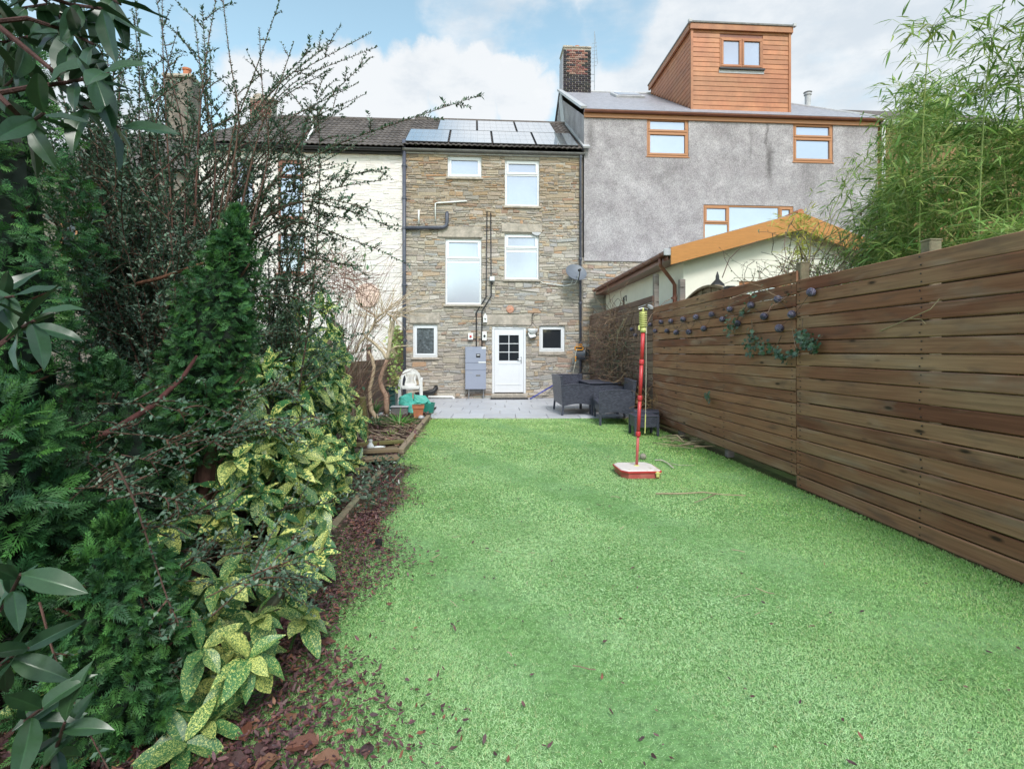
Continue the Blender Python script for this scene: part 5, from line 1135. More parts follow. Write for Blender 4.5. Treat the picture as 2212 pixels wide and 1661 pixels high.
# ================================================================ white chair and bed clutter
def plastic_chair():
    H = empty('plastic_chair', 'white plastic garden chair with slatted back by the flower bed', 'chair', (-2.62, 13.75, .03), R(10)); S = 1.0
    def arch(w0, w1, yb, d, z0, top, t=.03):
        m = MB(); n = 18; vs = []
        for i in range(n + 1):
            a = math.pi * i / n
            for w, dz in ((w0, 0), (w1, -.085)):
                x = -w * math.copysign(abs(math.cos(a)) ** .75, math.cos(a)); z = z0 + (top + dz - z0) * abs(math.sin(a)) ** .8; y = yb - d * (x / .3) ** 2 + (z - .42) * .18
                vs += [(x, y - t / 2, z), (x, y + t / 2, z)]
        F = []
        for i in range(n):
            q = i * 4; F += [(q, q + 2, q + 6, q + 4), (q + 1, q + 5, q + 7, q + 3), (q, q + 4, q + 5, q + 1), (q + 2, q + 3, q + 7, q + 6)]
        m.add(vs, F); return m
    arch(.285, .215, .20, .16, .40, .875).obj('back_frame', mt['chairw'], H, False)
    arch(.265, .235, .21, .15, .42, .84, .05).obj('back_rib', mt['chairw'], H)
    m = MB()
    for (z, w) in ((.765, .15), (.46, .14)): m.bar((-w, .19 + (z - .42) * .18, z), (w, .19 + (z - .42) * .18, z), .03, .07, bev=.006)
    for sx in (-1, 1): m.tube([(sx * .14, .19, .45), (sx * .105, .22, .6), (sx * .15, .25, .77)], .022, 6)
    m.obj('back_panel', mt['chairw'], H)
    for k in range(6): x = -.085 + .034 * k; m = MB(); m.bar((x, .195, .47), (x, .245, .76), .018, .016, up=(0, 1, 0)); m.obj('slat', mt['chairw'], H)
    m = MB(); m.box((0, -.03, .425), (.46, .45, .025), bev=.01); m.box((0, -.255, .405), (.44, .02, .06), bev=.008); m.obj('seat', mt['chairw'], H)
    for sx in (-1, 1):
        m = MB(); m.tube([(sx * .275, .18, .60), (sx * .28, -.05, .635), (sx * .28, -.24, .63), (sx * .275, -.28, .60)], [.03, .034, .036, .03], 8); m.obj('armrest', mt['chairw'], H, True)
        m = MB(); m.prism([(sx * .245, .0), (sx * .315, .0), (sx * .30, .62), (sx * .225, .62)], 1, -.29, -.235); m.obj('leg', mt['chairw'], H)
        m = MB(); m.prism([(sx * .25, .0), (sx * .31, .0), (sx * .27, .45), (sx * .20, .45)], 1, .24, .29); m.obj('leg', mt['chairw'], H)
plastic_chair()
p = gp(903, 907); H = empty('plant_pot', 'square-rimmed terracotta plant pot at the end of the flower bed', 'plant pot', (p.x, 10.58, .04), R(10))
def sq(r0, r1, z0, z1, mb):
    k = [(-1, -1), (1, -1), (1, 1), (-1, 1)]; mb.add([(x * r0, y * r0, z0) for x, y in k] + [(x * r1, y * r1, z1) for x, y in k], [(i, (i + 1) % 4, 4 + (i + 1) % 4, 4 + i) for i in range(4)] + [(3, 2, 1, 0)])
m = MB(); sq(.078, .105, 0, .20, m); sq(.115, .120, .19, .255, m); m.obj('pot', mt['terra'], H); m = MB(); m.box((0, 0, .235), (.215, .215, .02)); m.obj('compost', mt['soil'], H)
def sack():
    H = empty('rubble_sack', 'crumpled teal plastic sack slumped behind the terracotta pot', 'sack', (-2.13, 11.45, .03), .3)
    m = MB(); n, k = 26, 10; vs = []
    for j in range(k + 1):
        for i in range(n):
            a = 2 * math.pi * i / n; t = j / k; r = (.36 * (1 - t * .35) if t < .8 else .30 * (1.02 - t) * 4.2) * (1 + .16 * math.sin(a * 3 + t * 4) + .10 * math.sin(a * 7 - t * 9)); vs.append((r * math.cos(a) * 1.05, r * .6 * math.sin(a), .01 + .33 * t ** .8 * (1 + .25 * math.sin(a * 2 + 1)) + .03 * math.sin(a * 5 + j)))
    m.add(vs, [(j * n + i, j * n + (i + 1) % n, (j + 1) * n + (i + 1) % n, (j + 1) * n + i) for j in range(k) for i in range(n)]); m.obj('sack_body', mt['teal'], H)
    m = MB(); m.lathe([(.13, .0), (.17, .22), (.15, .22), (.11, .05)], (.30, -.06, 0), 16); m.obj('folded_mouth', M('dark_teal', (.02, .22, .16), .45, bump=.5, bscale=14), H)
sack()
p = px(866, 884, 11.2); H = empty('storage_box', 'grey plastic box with pale lid behind the daffodil leaves', 'box', (-2.35, 11.15, .03), R(6)); m = MB(); m.box((0, 0, .08), (.34, .26, .16), bev=.02); m.obj('box_body', mt['gutter'], H); m = MB(); m.box((0, 0, .175), (.37, .29, .025), bev=.01); m.obj('lid', mt['lead'], H)
H = empty('compost_bin', 'dark green plastic compost bin behind the pruned tree', 'compost bin', (-3.05, 12.5, .03), R(8)); m = MB(); sq(.34, .31, 0, .52, m); m.obj('body', mt['green'], H); m = MB(); m.box((0, 0, .54), (.70, .66, .035), bev=.01); m.obj('wooden_lid', mt['sleeper'], H)
m = MB()
for k in range(4): m.box((0, -.335, .10 + k * .11), (.60, .02, .012))
m.obj('ribs', mt['green'], H)
p = gp(921, 900); m = MB(); m.sphere((0, 0, 0), .06, 10, 7, sz=.8); o = m.obj('stone', mt['lead'], smooth=True); o.location = (p.x - .0, 10.45, .06); tag(o, 'smooth pale cobble beside the terracotta pot', 'cobble')
# timber edging of the bed
def plank(name, a, b, w, h, mat, label, cat='plank', grp=None):
    a, b = Vector(a), Vector(b); d = b - a; m = MB(); m.box((0, 0, 0), (d.length, w, h), bev=.008)
    o = m.obj(name, mat); o.location = (a + b) / 2; o.rotation_euler = Matrix((d.normalized(), Vector((0, 0, 1)).cross(d).normalized() if abs(d.z) < .9 * d.length else Vector((0, 1, 0)), d.normalized().cross(Vector((0, 0, 1)).cross(d).normalized()))).transposed().to_euler(); return tag(o, label, cat, grp)
EX = edgeX
plank('edging_board', (EX(10.6) - .03, 10.62, .045), (EX(6.95) - .03, 6.95, .035), .085, .10, mt['palewood'], 'pale weathered timber edging beside the far end of the lawn', 'edging', 'timber lawn edging')
plank('edging_board', (EX(6.1) - .03, 5.7, .035), (EX(3.75) - .05, 3.75, .05), .06, .11, mt['wood'], 'short dark timber edging half buried in ivy and fallen leaves', 'edging', 'timber lawn edging')
plank('edging_board', (EX(3.7) - .05, 3.7, .05), (EX(2.05) - .05, 2.05, .04), .07, .11, mt['wood'], 'dark timber edging under the overhanging spotted laurel leaves', 'edging', 'timber lawn edging')
plank('loose_plank', (-2.02, 6.32, .16), (EX(6.5) - .0, 6.55, .15), .16, .045, mt['sleeper'], 'upper loose grey plank lying across the corner of the bed', 'plank', 'loose planks at the bed corner')
plank('loose_plank', (-1.95, 6.16, .09), (EX(6.3) + .02, 6.40, .085), .17, .045, mt['sleeper'], 'lower loose grey plank under the upper one at the bed corner', 'plank', 'loose planks at the bed corner')
plank('loose_plank', (-1.62, 5.75, .08), (-1.95, 6.35, .10), .14, .04, mt['sleeper'], 'short plank slanting out from under the stacked planks', 'plank', 'loose planks at the bed corner')
plank('loose_plank', (-2.3, 7.05, .10), (EX(7.5) - .08, 7.5, .09), .09, .05, mt['greenboard'], 'narrow mossy plank lying across the bed behind the stacked planks', 'plank', 'loose planks at the bed corner')
H = empty('garden_ornament', 'small white broken ornament behind the stacked planks in the bed', 'ornament', gp(818, 992, .1), 0); H.location = (-1.72, 6.62, .10)
m = MB(); m.lathe([(.05, 0), (.045, .08), (.02, .12), (.025, .16)], (-.04, 0, 0), 10); m.obj('bottle', mt['white'], H); m = MB(); m.lathe([(.02, 0), (.07, .05), (.075, .07), (.02, .03)], (.07, 0, 0), 12); m.obj('bowl', mt['white'], H)
# leaning timbers of an old pergola in the bed
def post(pts, r, label, mat='greenboard', cat='post'):
    m = MB()
    for a, b in zip(pts[:-1], pts[1:]): m.bar(a, b, r[0], r[1], up=(0, 1, 0), bev=.008)
    return tag(m.obj('timber_post', mt[mat]), label, cat, 'leaning timber posts in the bed')
post([gp(792, 952), px(783, 858, 8.0)], (.075, .09), 'mossy square post leaning in front of the split stump'); 
def stump():
    H = empty('split_log', 'thick split grey log leaning upright against the pruned tree', 'log', (0, 0, 0)); a, b = gp(745, 950), px(722, 690, 8.6)
    for k, (off, r, t) in enumerate(((-.09, .075, .92), (.05, .085, 1.0), (.15, .05, .8))):
        m = MB(); q0 = Vector((a.x + off, 8.2, 0)); q1 = Vector((b.x + off * 1.2 + .05, 8.4, 1.75 * t)); n = 5
        m.tube([q0.lerp(q1, i / n) + Vector((rng.uniform(-.015, .015), 0, 0)) for i in range(n + 1)], [r * (1 - .12 * i / n) for i in range(n + 1)], 8, jit((.25, .21, .16), .15)); m.obj('log_half', mt['bark'], H)
stump()
# ---------------------------------------------------------------- sticks
def stick(name, label, segs, cat='stick', col=(.36, .28, .19), grp=None):
    m = MB()
    for pts_, r0, r1 in segs: m.tube(pts_, [r0 + (r1 - r0) * i / (len(pts_) - 1) for i in range(len(pts_))], 6, jit(col, .15))
    return tag(m.obj(name, mt['twig'], smooth=True), label, cat, grp)
def G(u, v, z=.03): return gp(u, v, z)
stick('forked_stick', 'long thin forked stick lying on the lawn in front of the bat base', [([G(1417, 1066), G(1470, 1066), G(1520, 1063), G(1560, 1068), G(1611, 1070)], .008, .004), ([G(1545, 1067), G(1528, 1075), G(1500, 1085)], .005, .003)], grp='sticks on the lawn')
stick('curved_stick', 'short pale curved stick lying right of the red base', [([G(1415, 994), G(1430, 994), G(1442, 1000), G(1455, 1011)], .010, .006), ([G(1446, 1000), G(1470, 1005), G(1500, 1005)], .004, .002)], col=(.55, .48, .38), grp='sticks on the lawn')
tw = []
for k in range(26):
    u, v = rng.uniform(1410, 1500), rng.uniform(940, 966); a = rng.uniform(-.5, .5); l = rng.uniform(25, 70); bnd = rng.uniform(-6, 6)
    tw.append(([G(u, v, .03 + rng.uniform(0, .08)), G(u + l * .5, v + a * l * .25 + bnd * .5, .05 + rng.uniform(0, .1)), G(u + l, v + a * l * .4 + bnd, .03 + rng.uniform(0, .06))], rng.uniform(.003, .009), .002))
tw.append(([G(1440, 942, .12), G(1462, 940, .16), G(1478, 955, .08), G(1510, 964, .04)], .013, .009)); tw.append(([G(1468, 962, .06), G(1500, 960, .06), G(1522, 966, .03)], .011, .006))
stick('pruned_branches', 'tangle of pale pruned twigs lying against the foot of the fence', tw, 'twigs', (.42, .33, .22))
# ================================================================ planting
def leaf_T(nx, ny, hw, droop, fold, wav=0.0, shape=.85, petiole=.0, seed=0):
    xs = {3: [-1, 0, 1], 5: [-1, -.10, 0, .10, 1]}[nx]; r_ = random.Random(seed); V = []; tc = []
    for j in range(ny + 1):
        t = j / ny; w = hw * max(0.0, math.sin(math.pi * min(1, t ** shape))) ** .8
        if j in (0, ny): w = hw * .03
        for x in xs:
            z = abs(x) * w * fold - droop * t * t + (wav * math.sin(t * 14 + x * 2 + seed) * abs(x)); V.append((x * w, t, z)); tc.append(1.55 if (x == 0 and nx == 5) else 1.0)
    F = [(j * nx + i, j * nx + i + 1, (j + 1) * nx + i + 1, (j + 1) * nx + i) for j in range(ny) for i in range(nx - 1)]
    return np.array(V), np.array(F), np.repeat(np.array(tc)[:, None], 3, 1)
def leaf_mesh(name, T, F, mat, col, tc=None):
    C = np.tile(np.array(col), (len(T), 1));
    if tc is not None: C = np.clip(C * tc, 0, 1)
    return np_mesh(name, T, F, mat, C, True)
def mat4(P, D, N, s):
    D = Vector(D).normalized(); S = D.cross(Vector(N))
    if S.length < 1e-3: S = D.orthogonal()
    S.normalize(); U = S.cross(D); m = Matrix((S * s, D * s, U * s)).transposed().to_4x4(); m.translation = P; return m
def bez(a, b, c, n): return [a * (1 - t) ** 2 + b * 2 * t * (1 - t) + c * t * t for t in [i / n for i in range(n + 1)]]
def wander(a, d, L_, n, curl, sag=0.0):
    p = Vector(a); d = Vector(d).normalized(); out = [p.copy()]
    for i in range(n):
        d = (d + Vector((rng.gauss(0, curl), rng.gauss(0, curl), rng.gauss(0, curl) - sag))).normalized(); p = p + d * (L_ / n); out.append(p.copy())
    return out
SMALL = (np.array([(0, 0, 0), (-.27, .42, .07), (0, 1, -.10), (.27, .42, .07), (0, .45, -.01)], float)[:4], np.array([(0, 2, 1), (0, 3, 2)]))
class Leaves:
    def __init__(s): s.P, s.D, s.N, s.S, s.C = [], [], [], [], []
    def add(s, p, d, n, sc, c): s.P.append(tuple(p)); s.D.append(tuple(d)); s.N.append(tuple(n)); s.S.append(sc if isinstance(sc, tuple) else (sc, sc, sc)); s.C.append(c)
    def along(s, pts, sp, ln, cols, up=.35, start=0.0, spread=.9, fwd=.55, pair=False, wd=1.0):
        acc = 0.0; side = 1; tot = sum((pts[i + 1] - pts[i]).length for i in range(len(pts) - 1)); run = 0
        for i in range(len(pts) - 1):
            seg = pts[i + 1] - pts[i]; L_ = seg.length
            if L_ < 1e-6: continue
            t = seg / L_
            while acc < L_:
                if (run + acc) / tot >= start:
                    p = pts[i] + t * acc; a = t.cross(Vector((0, 0, 1)))
                    if a.length < .1: a = t.cross(Vector((1, 0, 0)))
                    a.normalize(); b = a.cross(t)
                    for sg in ((side, -side) if pair else (side,)):
                        an = rng.gauss(0, .7); sd_ = (a * math.cos(an) + b * math.sin(an)) * sg
                        d = t * (fwd + rng.gauss(0, .2)) + sd_ * spread + Vector((0, 0, up * rng.uniform(.2, 1.4))); l = ln * rng.uniform(.65, 1.25)
                        s.add(p, d, Vector((rng.gauss(0, .45), rng.gauss(0, .45) - .25, 1)), (l * wd, l, l), jit(rng.choice(cols), .22))
                    side = -side
                acc += sp * rng.uniform(.7, 1.35)
            acc -= L_; run += L_
    def build(s, name, mat, parent, T=SMALL):
        P, D, N = np.array(s.P), np.array(s.D), np.array(s.N); V, Q, C = scatter(T[0], T[1], P, frames(D, N), np.array(s.S), np.array(s.C), T[2] if len(T) > 2 else None)
        return link(name, np_mesh(name, V, Q, mat, np.clip(C, 0, 1)), parent)
# ---------------------------------------------------------------- conifers
def spray_T(n, lobes, seed):
    r_ = random.Random(seed); V = []; F = []
    def kite(p, d, l, w):
        o = len(V); q = (-d[1], d[0]); 
        for (a, b) in ((0, 0), (.45, w), (1, 0), (.45, -w)): x, y = p[0] + d[0] * l * a + q[0] * b, p[1] + d[1] * l * a + q[1] * b; V.append((x, y, -.22 * y * y - .35 * abs(x) ** 1.5 + r_.uniform(-.012, .012)))
        F.append((o, o + 1, o + 2, o + 3))
    kite((0, 0), (0, 1), 1.0, .022)
    for i in range(n):
        t = .05 + .88 * i / n; l = (.46 * (1 - t) ** .75 + .07) * r_.uniform(.8, 1.15)
        for sg in (-1, 1):
            an = math.radians(r_.uniform(38, 52)); d = (sg * math.sin(an), math.cos(an)); p = (0, t + sg * .02); kite(p, d, l, .030)
            for k in range(lobes):
                f = .3 + .5 * k / max(1, lobes); q = (p[0] + d[0] * l * f, p[1] + d[1] * l * f)
                for s2 in (-1, 1):
                    a2 = math.atan2(d[0], d[1]) + s2 * .6; kite(q, (math.sin(a2), math.cos(a2)), l * .42 * (1 - .4 * f), .024)
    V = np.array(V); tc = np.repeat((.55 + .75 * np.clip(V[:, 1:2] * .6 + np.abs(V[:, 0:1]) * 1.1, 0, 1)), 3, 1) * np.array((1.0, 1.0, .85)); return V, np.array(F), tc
SPF, SPC = spray_T(5, 1, 1), spray_T(7, 1, 2)
CON = [(.034, .105, .038), (.045, .13, .042), (.028, .088, .040), (.062, .165, .042)]
def conifer(label, cx, cy, z0, z1, rad, n, T, size, lean=(0, 0), grp=None, trunk=True, bright=1.0, name='conifer'):
    H = empty(name, label, 'conifer', (cx, cy, 0), 0, grp); L_ = Leaves()
    for i in range(n):
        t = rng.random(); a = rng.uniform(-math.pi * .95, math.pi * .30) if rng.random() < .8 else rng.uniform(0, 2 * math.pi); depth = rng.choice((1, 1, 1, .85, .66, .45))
        r0 = rad(t, a) * depth * (1 + .16 * math.sin(a * 4 + t * 17) + .10 * math.sin(a * 9 - t * 31)); z = z0 + (z1 - z0) * t
        o = Vector((math.cos(a), math.sin(a), 0)); p = Vector((lean[0] * t, lean[1] * t, z)) + o * r0 - o * size * .6
        d = o * .62 + Vector((rng.gauss(0, .5), rng.gauss(0, .5), .30 + rng.gauss(0, .42) + (1.2 if t > .93 else 0)))
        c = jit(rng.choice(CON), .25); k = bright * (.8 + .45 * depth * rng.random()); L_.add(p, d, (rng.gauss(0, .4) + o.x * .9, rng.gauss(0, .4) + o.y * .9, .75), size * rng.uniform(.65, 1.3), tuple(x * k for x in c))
    L_.build('foliage', mt['conifer'], H, T)
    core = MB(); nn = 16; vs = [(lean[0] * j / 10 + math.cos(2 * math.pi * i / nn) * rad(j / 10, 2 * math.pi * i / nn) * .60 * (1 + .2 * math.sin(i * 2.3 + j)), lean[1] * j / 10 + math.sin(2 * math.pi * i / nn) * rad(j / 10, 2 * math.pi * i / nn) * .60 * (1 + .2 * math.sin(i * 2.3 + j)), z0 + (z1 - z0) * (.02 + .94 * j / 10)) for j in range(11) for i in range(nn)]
    core.add(vs, [(j * nn + i, j * nn + (i + 1) % nn, (j + 1) * nn + (i + 1) % nn, (j + 1) * nn + i) for j in range(10) for i in range(nn)] + [tuple(160 + i for i in range(nn))], (.010, .020, .010)); core.obj('dark_core', mt['conifer'], H)  # opaque core; the shade inside the crown is put into its near-black colour
    if trunk:
        m = MB(); m.tube([(lean[0] * t, lean[1] * t, z1 * .92 * t) for t in (0, .25, .5, .75, 1)], [.07, .06, .045, .03, .01], 8, (.10, .05, .04))
        for k in range(26):
            t = rng.uniform(.1, .9); a = rng.uniform(0, 6.28); zz = max(z1 * t, .1); b = Vector((lean[0] * t, lean[1] * t, zz)); r_ = rad(min(1, max(0, (zz - z0) / (z1 - z0))), a) * .8; m.tube([b, b + Vector((math.cos(a) * r_ * .5, math.sin(a) * r_ * .5, -.02)), b + Vector((math.cos(a) * r_, math.sin(a) * r_, .06))], [.014, .009, .004], 5, (.09, .05, .035))
        m.obj('trunk', mt['bark'], H)
    return H
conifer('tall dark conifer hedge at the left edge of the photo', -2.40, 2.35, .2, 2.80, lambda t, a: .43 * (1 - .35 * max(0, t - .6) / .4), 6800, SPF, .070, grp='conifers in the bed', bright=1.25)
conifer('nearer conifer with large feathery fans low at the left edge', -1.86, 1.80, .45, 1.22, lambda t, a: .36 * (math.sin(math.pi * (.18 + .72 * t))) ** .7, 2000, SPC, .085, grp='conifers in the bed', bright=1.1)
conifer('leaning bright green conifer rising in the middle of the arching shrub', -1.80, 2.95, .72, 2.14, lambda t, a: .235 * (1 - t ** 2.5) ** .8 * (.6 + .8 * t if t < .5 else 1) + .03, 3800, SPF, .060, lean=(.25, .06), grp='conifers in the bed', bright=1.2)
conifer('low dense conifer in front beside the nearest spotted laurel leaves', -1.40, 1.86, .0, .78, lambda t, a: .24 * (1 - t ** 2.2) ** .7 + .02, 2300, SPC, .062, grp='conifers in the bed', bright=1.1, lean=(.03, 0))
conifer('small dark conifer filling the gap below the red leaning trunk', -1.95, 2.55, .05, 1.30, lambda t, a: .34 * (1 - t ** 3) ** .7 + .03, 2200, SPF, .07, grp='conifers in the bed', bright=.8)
for pl, rr, cl, lab in (([(180, 962, 2.25), (260, 920, 2.35), (330, 876, 2.45), (395, 815, 2.6), (425, 770, 2.75)], [.014, .014, .013, .011, .008], (.10, .04, .036), 'dark reddish branch slanting up through the conifer gap'), ([(270, 620, 3.1), (350, 600, 3.15), (430, 572, 3.2), (480, 560, 3.25)], [.012, .011, .010, .006], (.17, .08, .05), 'bare tan branch reaching right behind the pointed conifer')):
    m = MB(); m.tube([px(*a) for a in pl], rr, 8, cl); tag(m.obj('bare_branch', mt['bark'], smooth=True), lab, 'branch')
# ---------------------------------------------------------------- arching small-leaved shrub
COT = [(.085, .150, .095), (.115, .185, .12), (.062, .115, .07), (.17, .235, .165)]
def cot_stem(m, L_, pts, r0, r1, shoots, slen, lsp=.0165, lsz=.030, start=.15, own=True, col=(.115, .065, .05)):
    n = len(pts) - 1; m.tube(pts, [r0 + (r1 - r0) * i / n for i in range(n + 1)], 5, jit(col, .2))
    if own: L_.along(pts, lsp, lsz, COT, start=start, up=.5, pair=True)
    for k in range(shoots):
        t = rng.uniform(.22, .97); i = min(n - 1, int(t * n)); p = pts[i].lerp(pts[i + 1], t * n - i); tg = (pts[i + 1] - pts[i]).normalized(); a = tg.orthogonal().normalized(); b = tg.cross(a); an = rng.uniform(0, 6.28)
        d = tg * .75 + (a * math.cos(an) + b * math.sin(an)) * .8 + Vector((.06, -.05, .18)); q = wander(p, d, slen * rng.uniform(.4, 1.25) * (1.1 - .5 * t), 7, .13, .03)
        m.tube(q, [r1 * 1.3 + .001] * 4 + [r1, r1 * .8, r1 * .6, r1 * .4], 4, jit((.13, .075, .055), .2), cap=False); L_.along(q, lsp, lsz, COT, up=.45, start=.05, pair=True)
def arching():
    H = empty('arching_shrub', 'big arching shrub with tiny leathery leaves filling the upper left', 'shrub', (-2.1, 3.8, 0)); H.location = (0, 0, 0)
    m = MB(); L_ = Leaves()
    for k in range(110):
        u = rng.uniform(130, 690) if k > 34 else rng.uniform(60, 330); v = rng.triangular(-120, 720, 330) + max(0, (u - 420)) * .35; Y = 3.35 + (u - 150) / 750 * 1.7 + rng.gauss(0, .3); tip = px(u, v, max(3.05, Y))
        b = Vector((-2.15 + rng.gauss(0, .18), max(3.2, min(4.6, Y - .1 + rng.gauss(0, .3))), .05)); c = (b + tip) / 2 + Vector((rng.gauss(0, .15), rng.gauss(0, .15), .35))
        cot_stem(m, L_, bez(b, c, tip, 12), rng.uniform(.004, .009), .0020, rng.randint(11, 17), .62)
    def path(lst, Y0, Y1, **kw):
        q = [px(u, v, Y0 + (Y1 - Y0) * i / (len(lst) - 1)) for i, (u, v) in enumerate(lst)]; out = []
        for i in range(len(q) - 1): out += [q[i].lerp(q[i + 1], t / 4) for t in range(4)]
        out.append(q[-1]); out = [out[0]] + [(out[i - 1] + out[i] * 2 + out[i + 1]) / 4 for i in range(1, len(out) - 1)] + [out[-1]]; cot_stem(m, L_, out, kw.get('r0', .0065), .0018, kw.get('sh', 3), kw.get('sl', .25), start=kw.get('st', .1), lsz=kw.get('lz', .032), own=kw.get('own', True))
    path([(420, 640), (470, 520), (600, 380), (730, 310), (870, 262), (960, 232), (1042, 205)], 3.7, 4.4, sh=7)
    path([(450, 560), (560, 440), (660, 290), (720, 200), (805, 122)], 3.8, 4.4, sh=6)
    path([(430, 600), (520, 470), (620, 412), (720, 385), (842, 364)], 3.8, 4.5, sh=6); path([(500, 500), (640, 432), (740, 402), (838, 388)], 4.0, 4.5, sh=4)
    path([(470, 560), (600, 445), (700, 428), (790, 448), (862, 474)], 3.8, 4.4, sh=6); path([(520, 500), (650, 430), (760, 456), (858, 498)], 3.9, 4.5, sh=5)
    path([(560, 520), (650, 474), (740, 512), (820, 540), (884, 574)], 4.0, 4.6, sh=3, sl=.15)
    path([(600, 560), (690, 560), (760, 575), (800, 600)], 4.2, 4.6, sh=2); path([(560, 640), (640, 640), (720, 690), (760, 730)], 4.0, 4.4, sh=4); path([(300, 420), (420, 300), (560, 220), (680, 100)], 3.4, 4.0, sh=6); path([(540, 600), (660, 610), (740, 650)], 4.0, 4.4, sh=5)
    for (a, b) in (((400, 300), (335, -20)), ((520, 260), (480, -20)), ((500, 290), (608, -10)), ((430, 260), (470, -20)), ((360, 280), (350, -10)), ((560, 280), (635, 90)), ((470, 330), (420, 40)), ((300, 300), (290, 30)), ((250, 330), (262, 60)), ((330, 310), (385, 60)), ((585, 330), (560, 60))):
        path([((a[0] * 2 + 400) / 3, a[1] + 230), a, ((a[0] + b[0]) / 2 + rng.uniform(-8, 8), (a[1] + b[1]) / 2), b], 3.5, 3.7, sh=5, sl=.22, lz=.020, st=.35)
    for k in range(12): u1, v1 = rng.uniform(640, 800), rng.uniform(340, 650); path([(rng.uniform(430, 540), v1 + rng.uniform(60, 200)), ((500 + u1) / 2, v1 - rng.uniform(10, 60)), (u1, v1 + rng.uniform(0, 40))], 4.0, 4.5, sh=6, sl=.3)
    for k in range(16): u1, v1 = rng.uniform(560, 830), rng.uniform(70, 330); path([(rng.uniform(380, 500), v1 + rng.uniform(230, 380)), ((450 + u1) / 2, v1 + rng.uniform(60, 120)), (u1, v1)], 3.8, 4.3, sh=3, sl=.25, lz=.024, r0=.004)
    # low shoots sweeping over the spotted laurel
    for k in range(15):
        u1, v1 = rng.uniform(470, 745), rng.uniform(830, 1270); u0 = u1 - rng.uniform(180, 330); v0 = v1 + rng.uniform(-10, 120); Y = rng.uniform(2.0, 2.9) if v1 < 1180 else rng.uniform(1.8, 2.2)
        path([(u0, v0), ((u0 + u1) / 2, (v0 + v1) / 2 - rng.uniform(10, 45)), (u1, v1)], Y - .1, Y + .25, sh=8, sl=.26, lz=.024, r0=.0026)
    for k in range(20):
        u1, v1 = rng.uniform(200, 420), rng.uniform(880, 1500); Y = rng.uniform(1.75, 2.1); path([(u1 - rng.uniform(120, 220), v1 + rng.uniform(-60, 60)), (u1 - 80, v1 - 25), (u1, v1)], Y, Y + .05, sh=6, sl=.18, lz=.021, r0=.0022)
    for q in ([(250, 1000), (290, 1080), (330, 1200), (360, 1290), (385, 1345)], [(85, 1300), (120, 1430), (180, 1560), (250, 1690)]): path(q, 1.6, 1.55, sh=3, sl=.1, lz=.022, r0=.0036, st=.25)
    stuff(m.obj('branches', mt['bark'], H)); L_.build('foliage', mt['smallleaf'], H)
arching()
# ---------------------------------------------------------------- spotted laurel
AUC = []
for k in range(8):
    T, F, tc = leaf_T(5, 7, .19 + .035 * (k % 3), .14 + .26 * (k % 4) / 3, .24 + .22 * (k % 2), .022, .82 + .05 * (k % 4), seed=k)
    AUC.append((leaf_mesh('leaf', T, F, mt['aucuba'], (.30 + .055 * (k % 6), .45 + .14 * (k % 4), .5)), (T, F)))
def laurel(label, y0, y1, hfn, xo, nros, single, seed, ls=(.11, .165), explicit=()):
    rng.seed(seed); H = empty('spotted_laurel', label, 'shrub', (0, 0, 0), 0, 'spotted laurels'); items = []; m = MB()
    spots = []
    for k in range(nros):
        Y = rng.uniform(y0, y1); h = hfn(Y); z = h * (rng.random() ** .75); X = edgeX(Y) + xo(Y) - .40 * (z / max(h, .1)) ** 1.5 - rng.random() ** 2 * .55; spots.append((Vector((X, Y, max(z, .06))), None))
    for (u, v, Y) in explicit: spots.append((px(u, v, Y), 1))
    for (p, ex) in spots:
        depth = edgeX(p.y) - p.x; ax = Vector((.75 + rng.gauss(0, .25), -.45 + rng.gauss(0, .3), .6 + rng.gauss(0, .25))).normalized(); a = ax.orthogonal().normalized(); b = ax.cross(a); ph = rng.uniform(0, 6.28); n = rng.randint(6, 9)
        sm = MB(); sm.tube([p - ax * .25 - Vector((0, 0, .08)), p - ax * .1, p], [.007, .006, .005], 5, (.05, .10, .03)); sm.obj('stem', mt['twig'], H)
        for i in range(n):
            an = ph + i * 2.4; tilt = rng.uniform(.45, 1.1) * (.6 + .6 * i / n); d = ax * (1.0 - .85 * (i / n) ** .7 + rng.gauss(0, .1)) + (a * math.cos(an) + b * math.sin(an)) * (.45 + .7 * tilt) + Vector((0, 0, -.22 - .25 * rng.random()))
            s = rng.uniform(*ls) * (.7 + .4 * i / n); nrm = Vector((rng.gauss(.15, .25), rng.gauss(-.35, .25), 1)); items.append((s - depth * .02 + rng.uniform(0, .01), mat4(p - ax * .03 * i / n, d, nrm, s), rng.randrange(8)))
    items.sort(key=lambda t: -t[0] / max(.5, t[1].translation.y - .2 * t[1].translation.x))
    for _, M4, k in items[:single]:
        o = link('leaf', AUC[k][0], H); o.matrix_basis = M4
    VV, QQ, CC = [], [], []; off = 0
    for _, M4, k in items[single:]:
        T, F = AUC[k][1]; A = np.array(M4); V = T @ A[:3, :3].T + A[:3, 3]; VV.append(V); QQ.append(F + off); off += len(T); CC.append(np.tile(np.array((.32 + .05 * (k % 6), .4 + .14 * (k % 4), .5)), (len(T), 1)))
    if VV: stuff(link('leaves', np_mesh('leaves', np.concatenate(VV), np.concatenate(QQ), mt['aucuba'], np.concatenate(CC), True), H))
    return H
laurel('nearest yellow spotted laurel drooping over the timber edging', 1.75, 3.35, lambda Y: .26 + .50 * (Y - 1.75), lambda Y: .10, 52, 300, 21, (.135, .19), explicit=[(440, 1400, 1.85), (540, 1420, 1.9), (480, 1250, 2.05), (560, 1330, 2.05), (640, 1240, 2.5), (660, 1330, 2.35), (440, 1560, 1.8), (400, 1600, 1.72), (690, 1200, 2.9), (600, 1160, 2.5)])
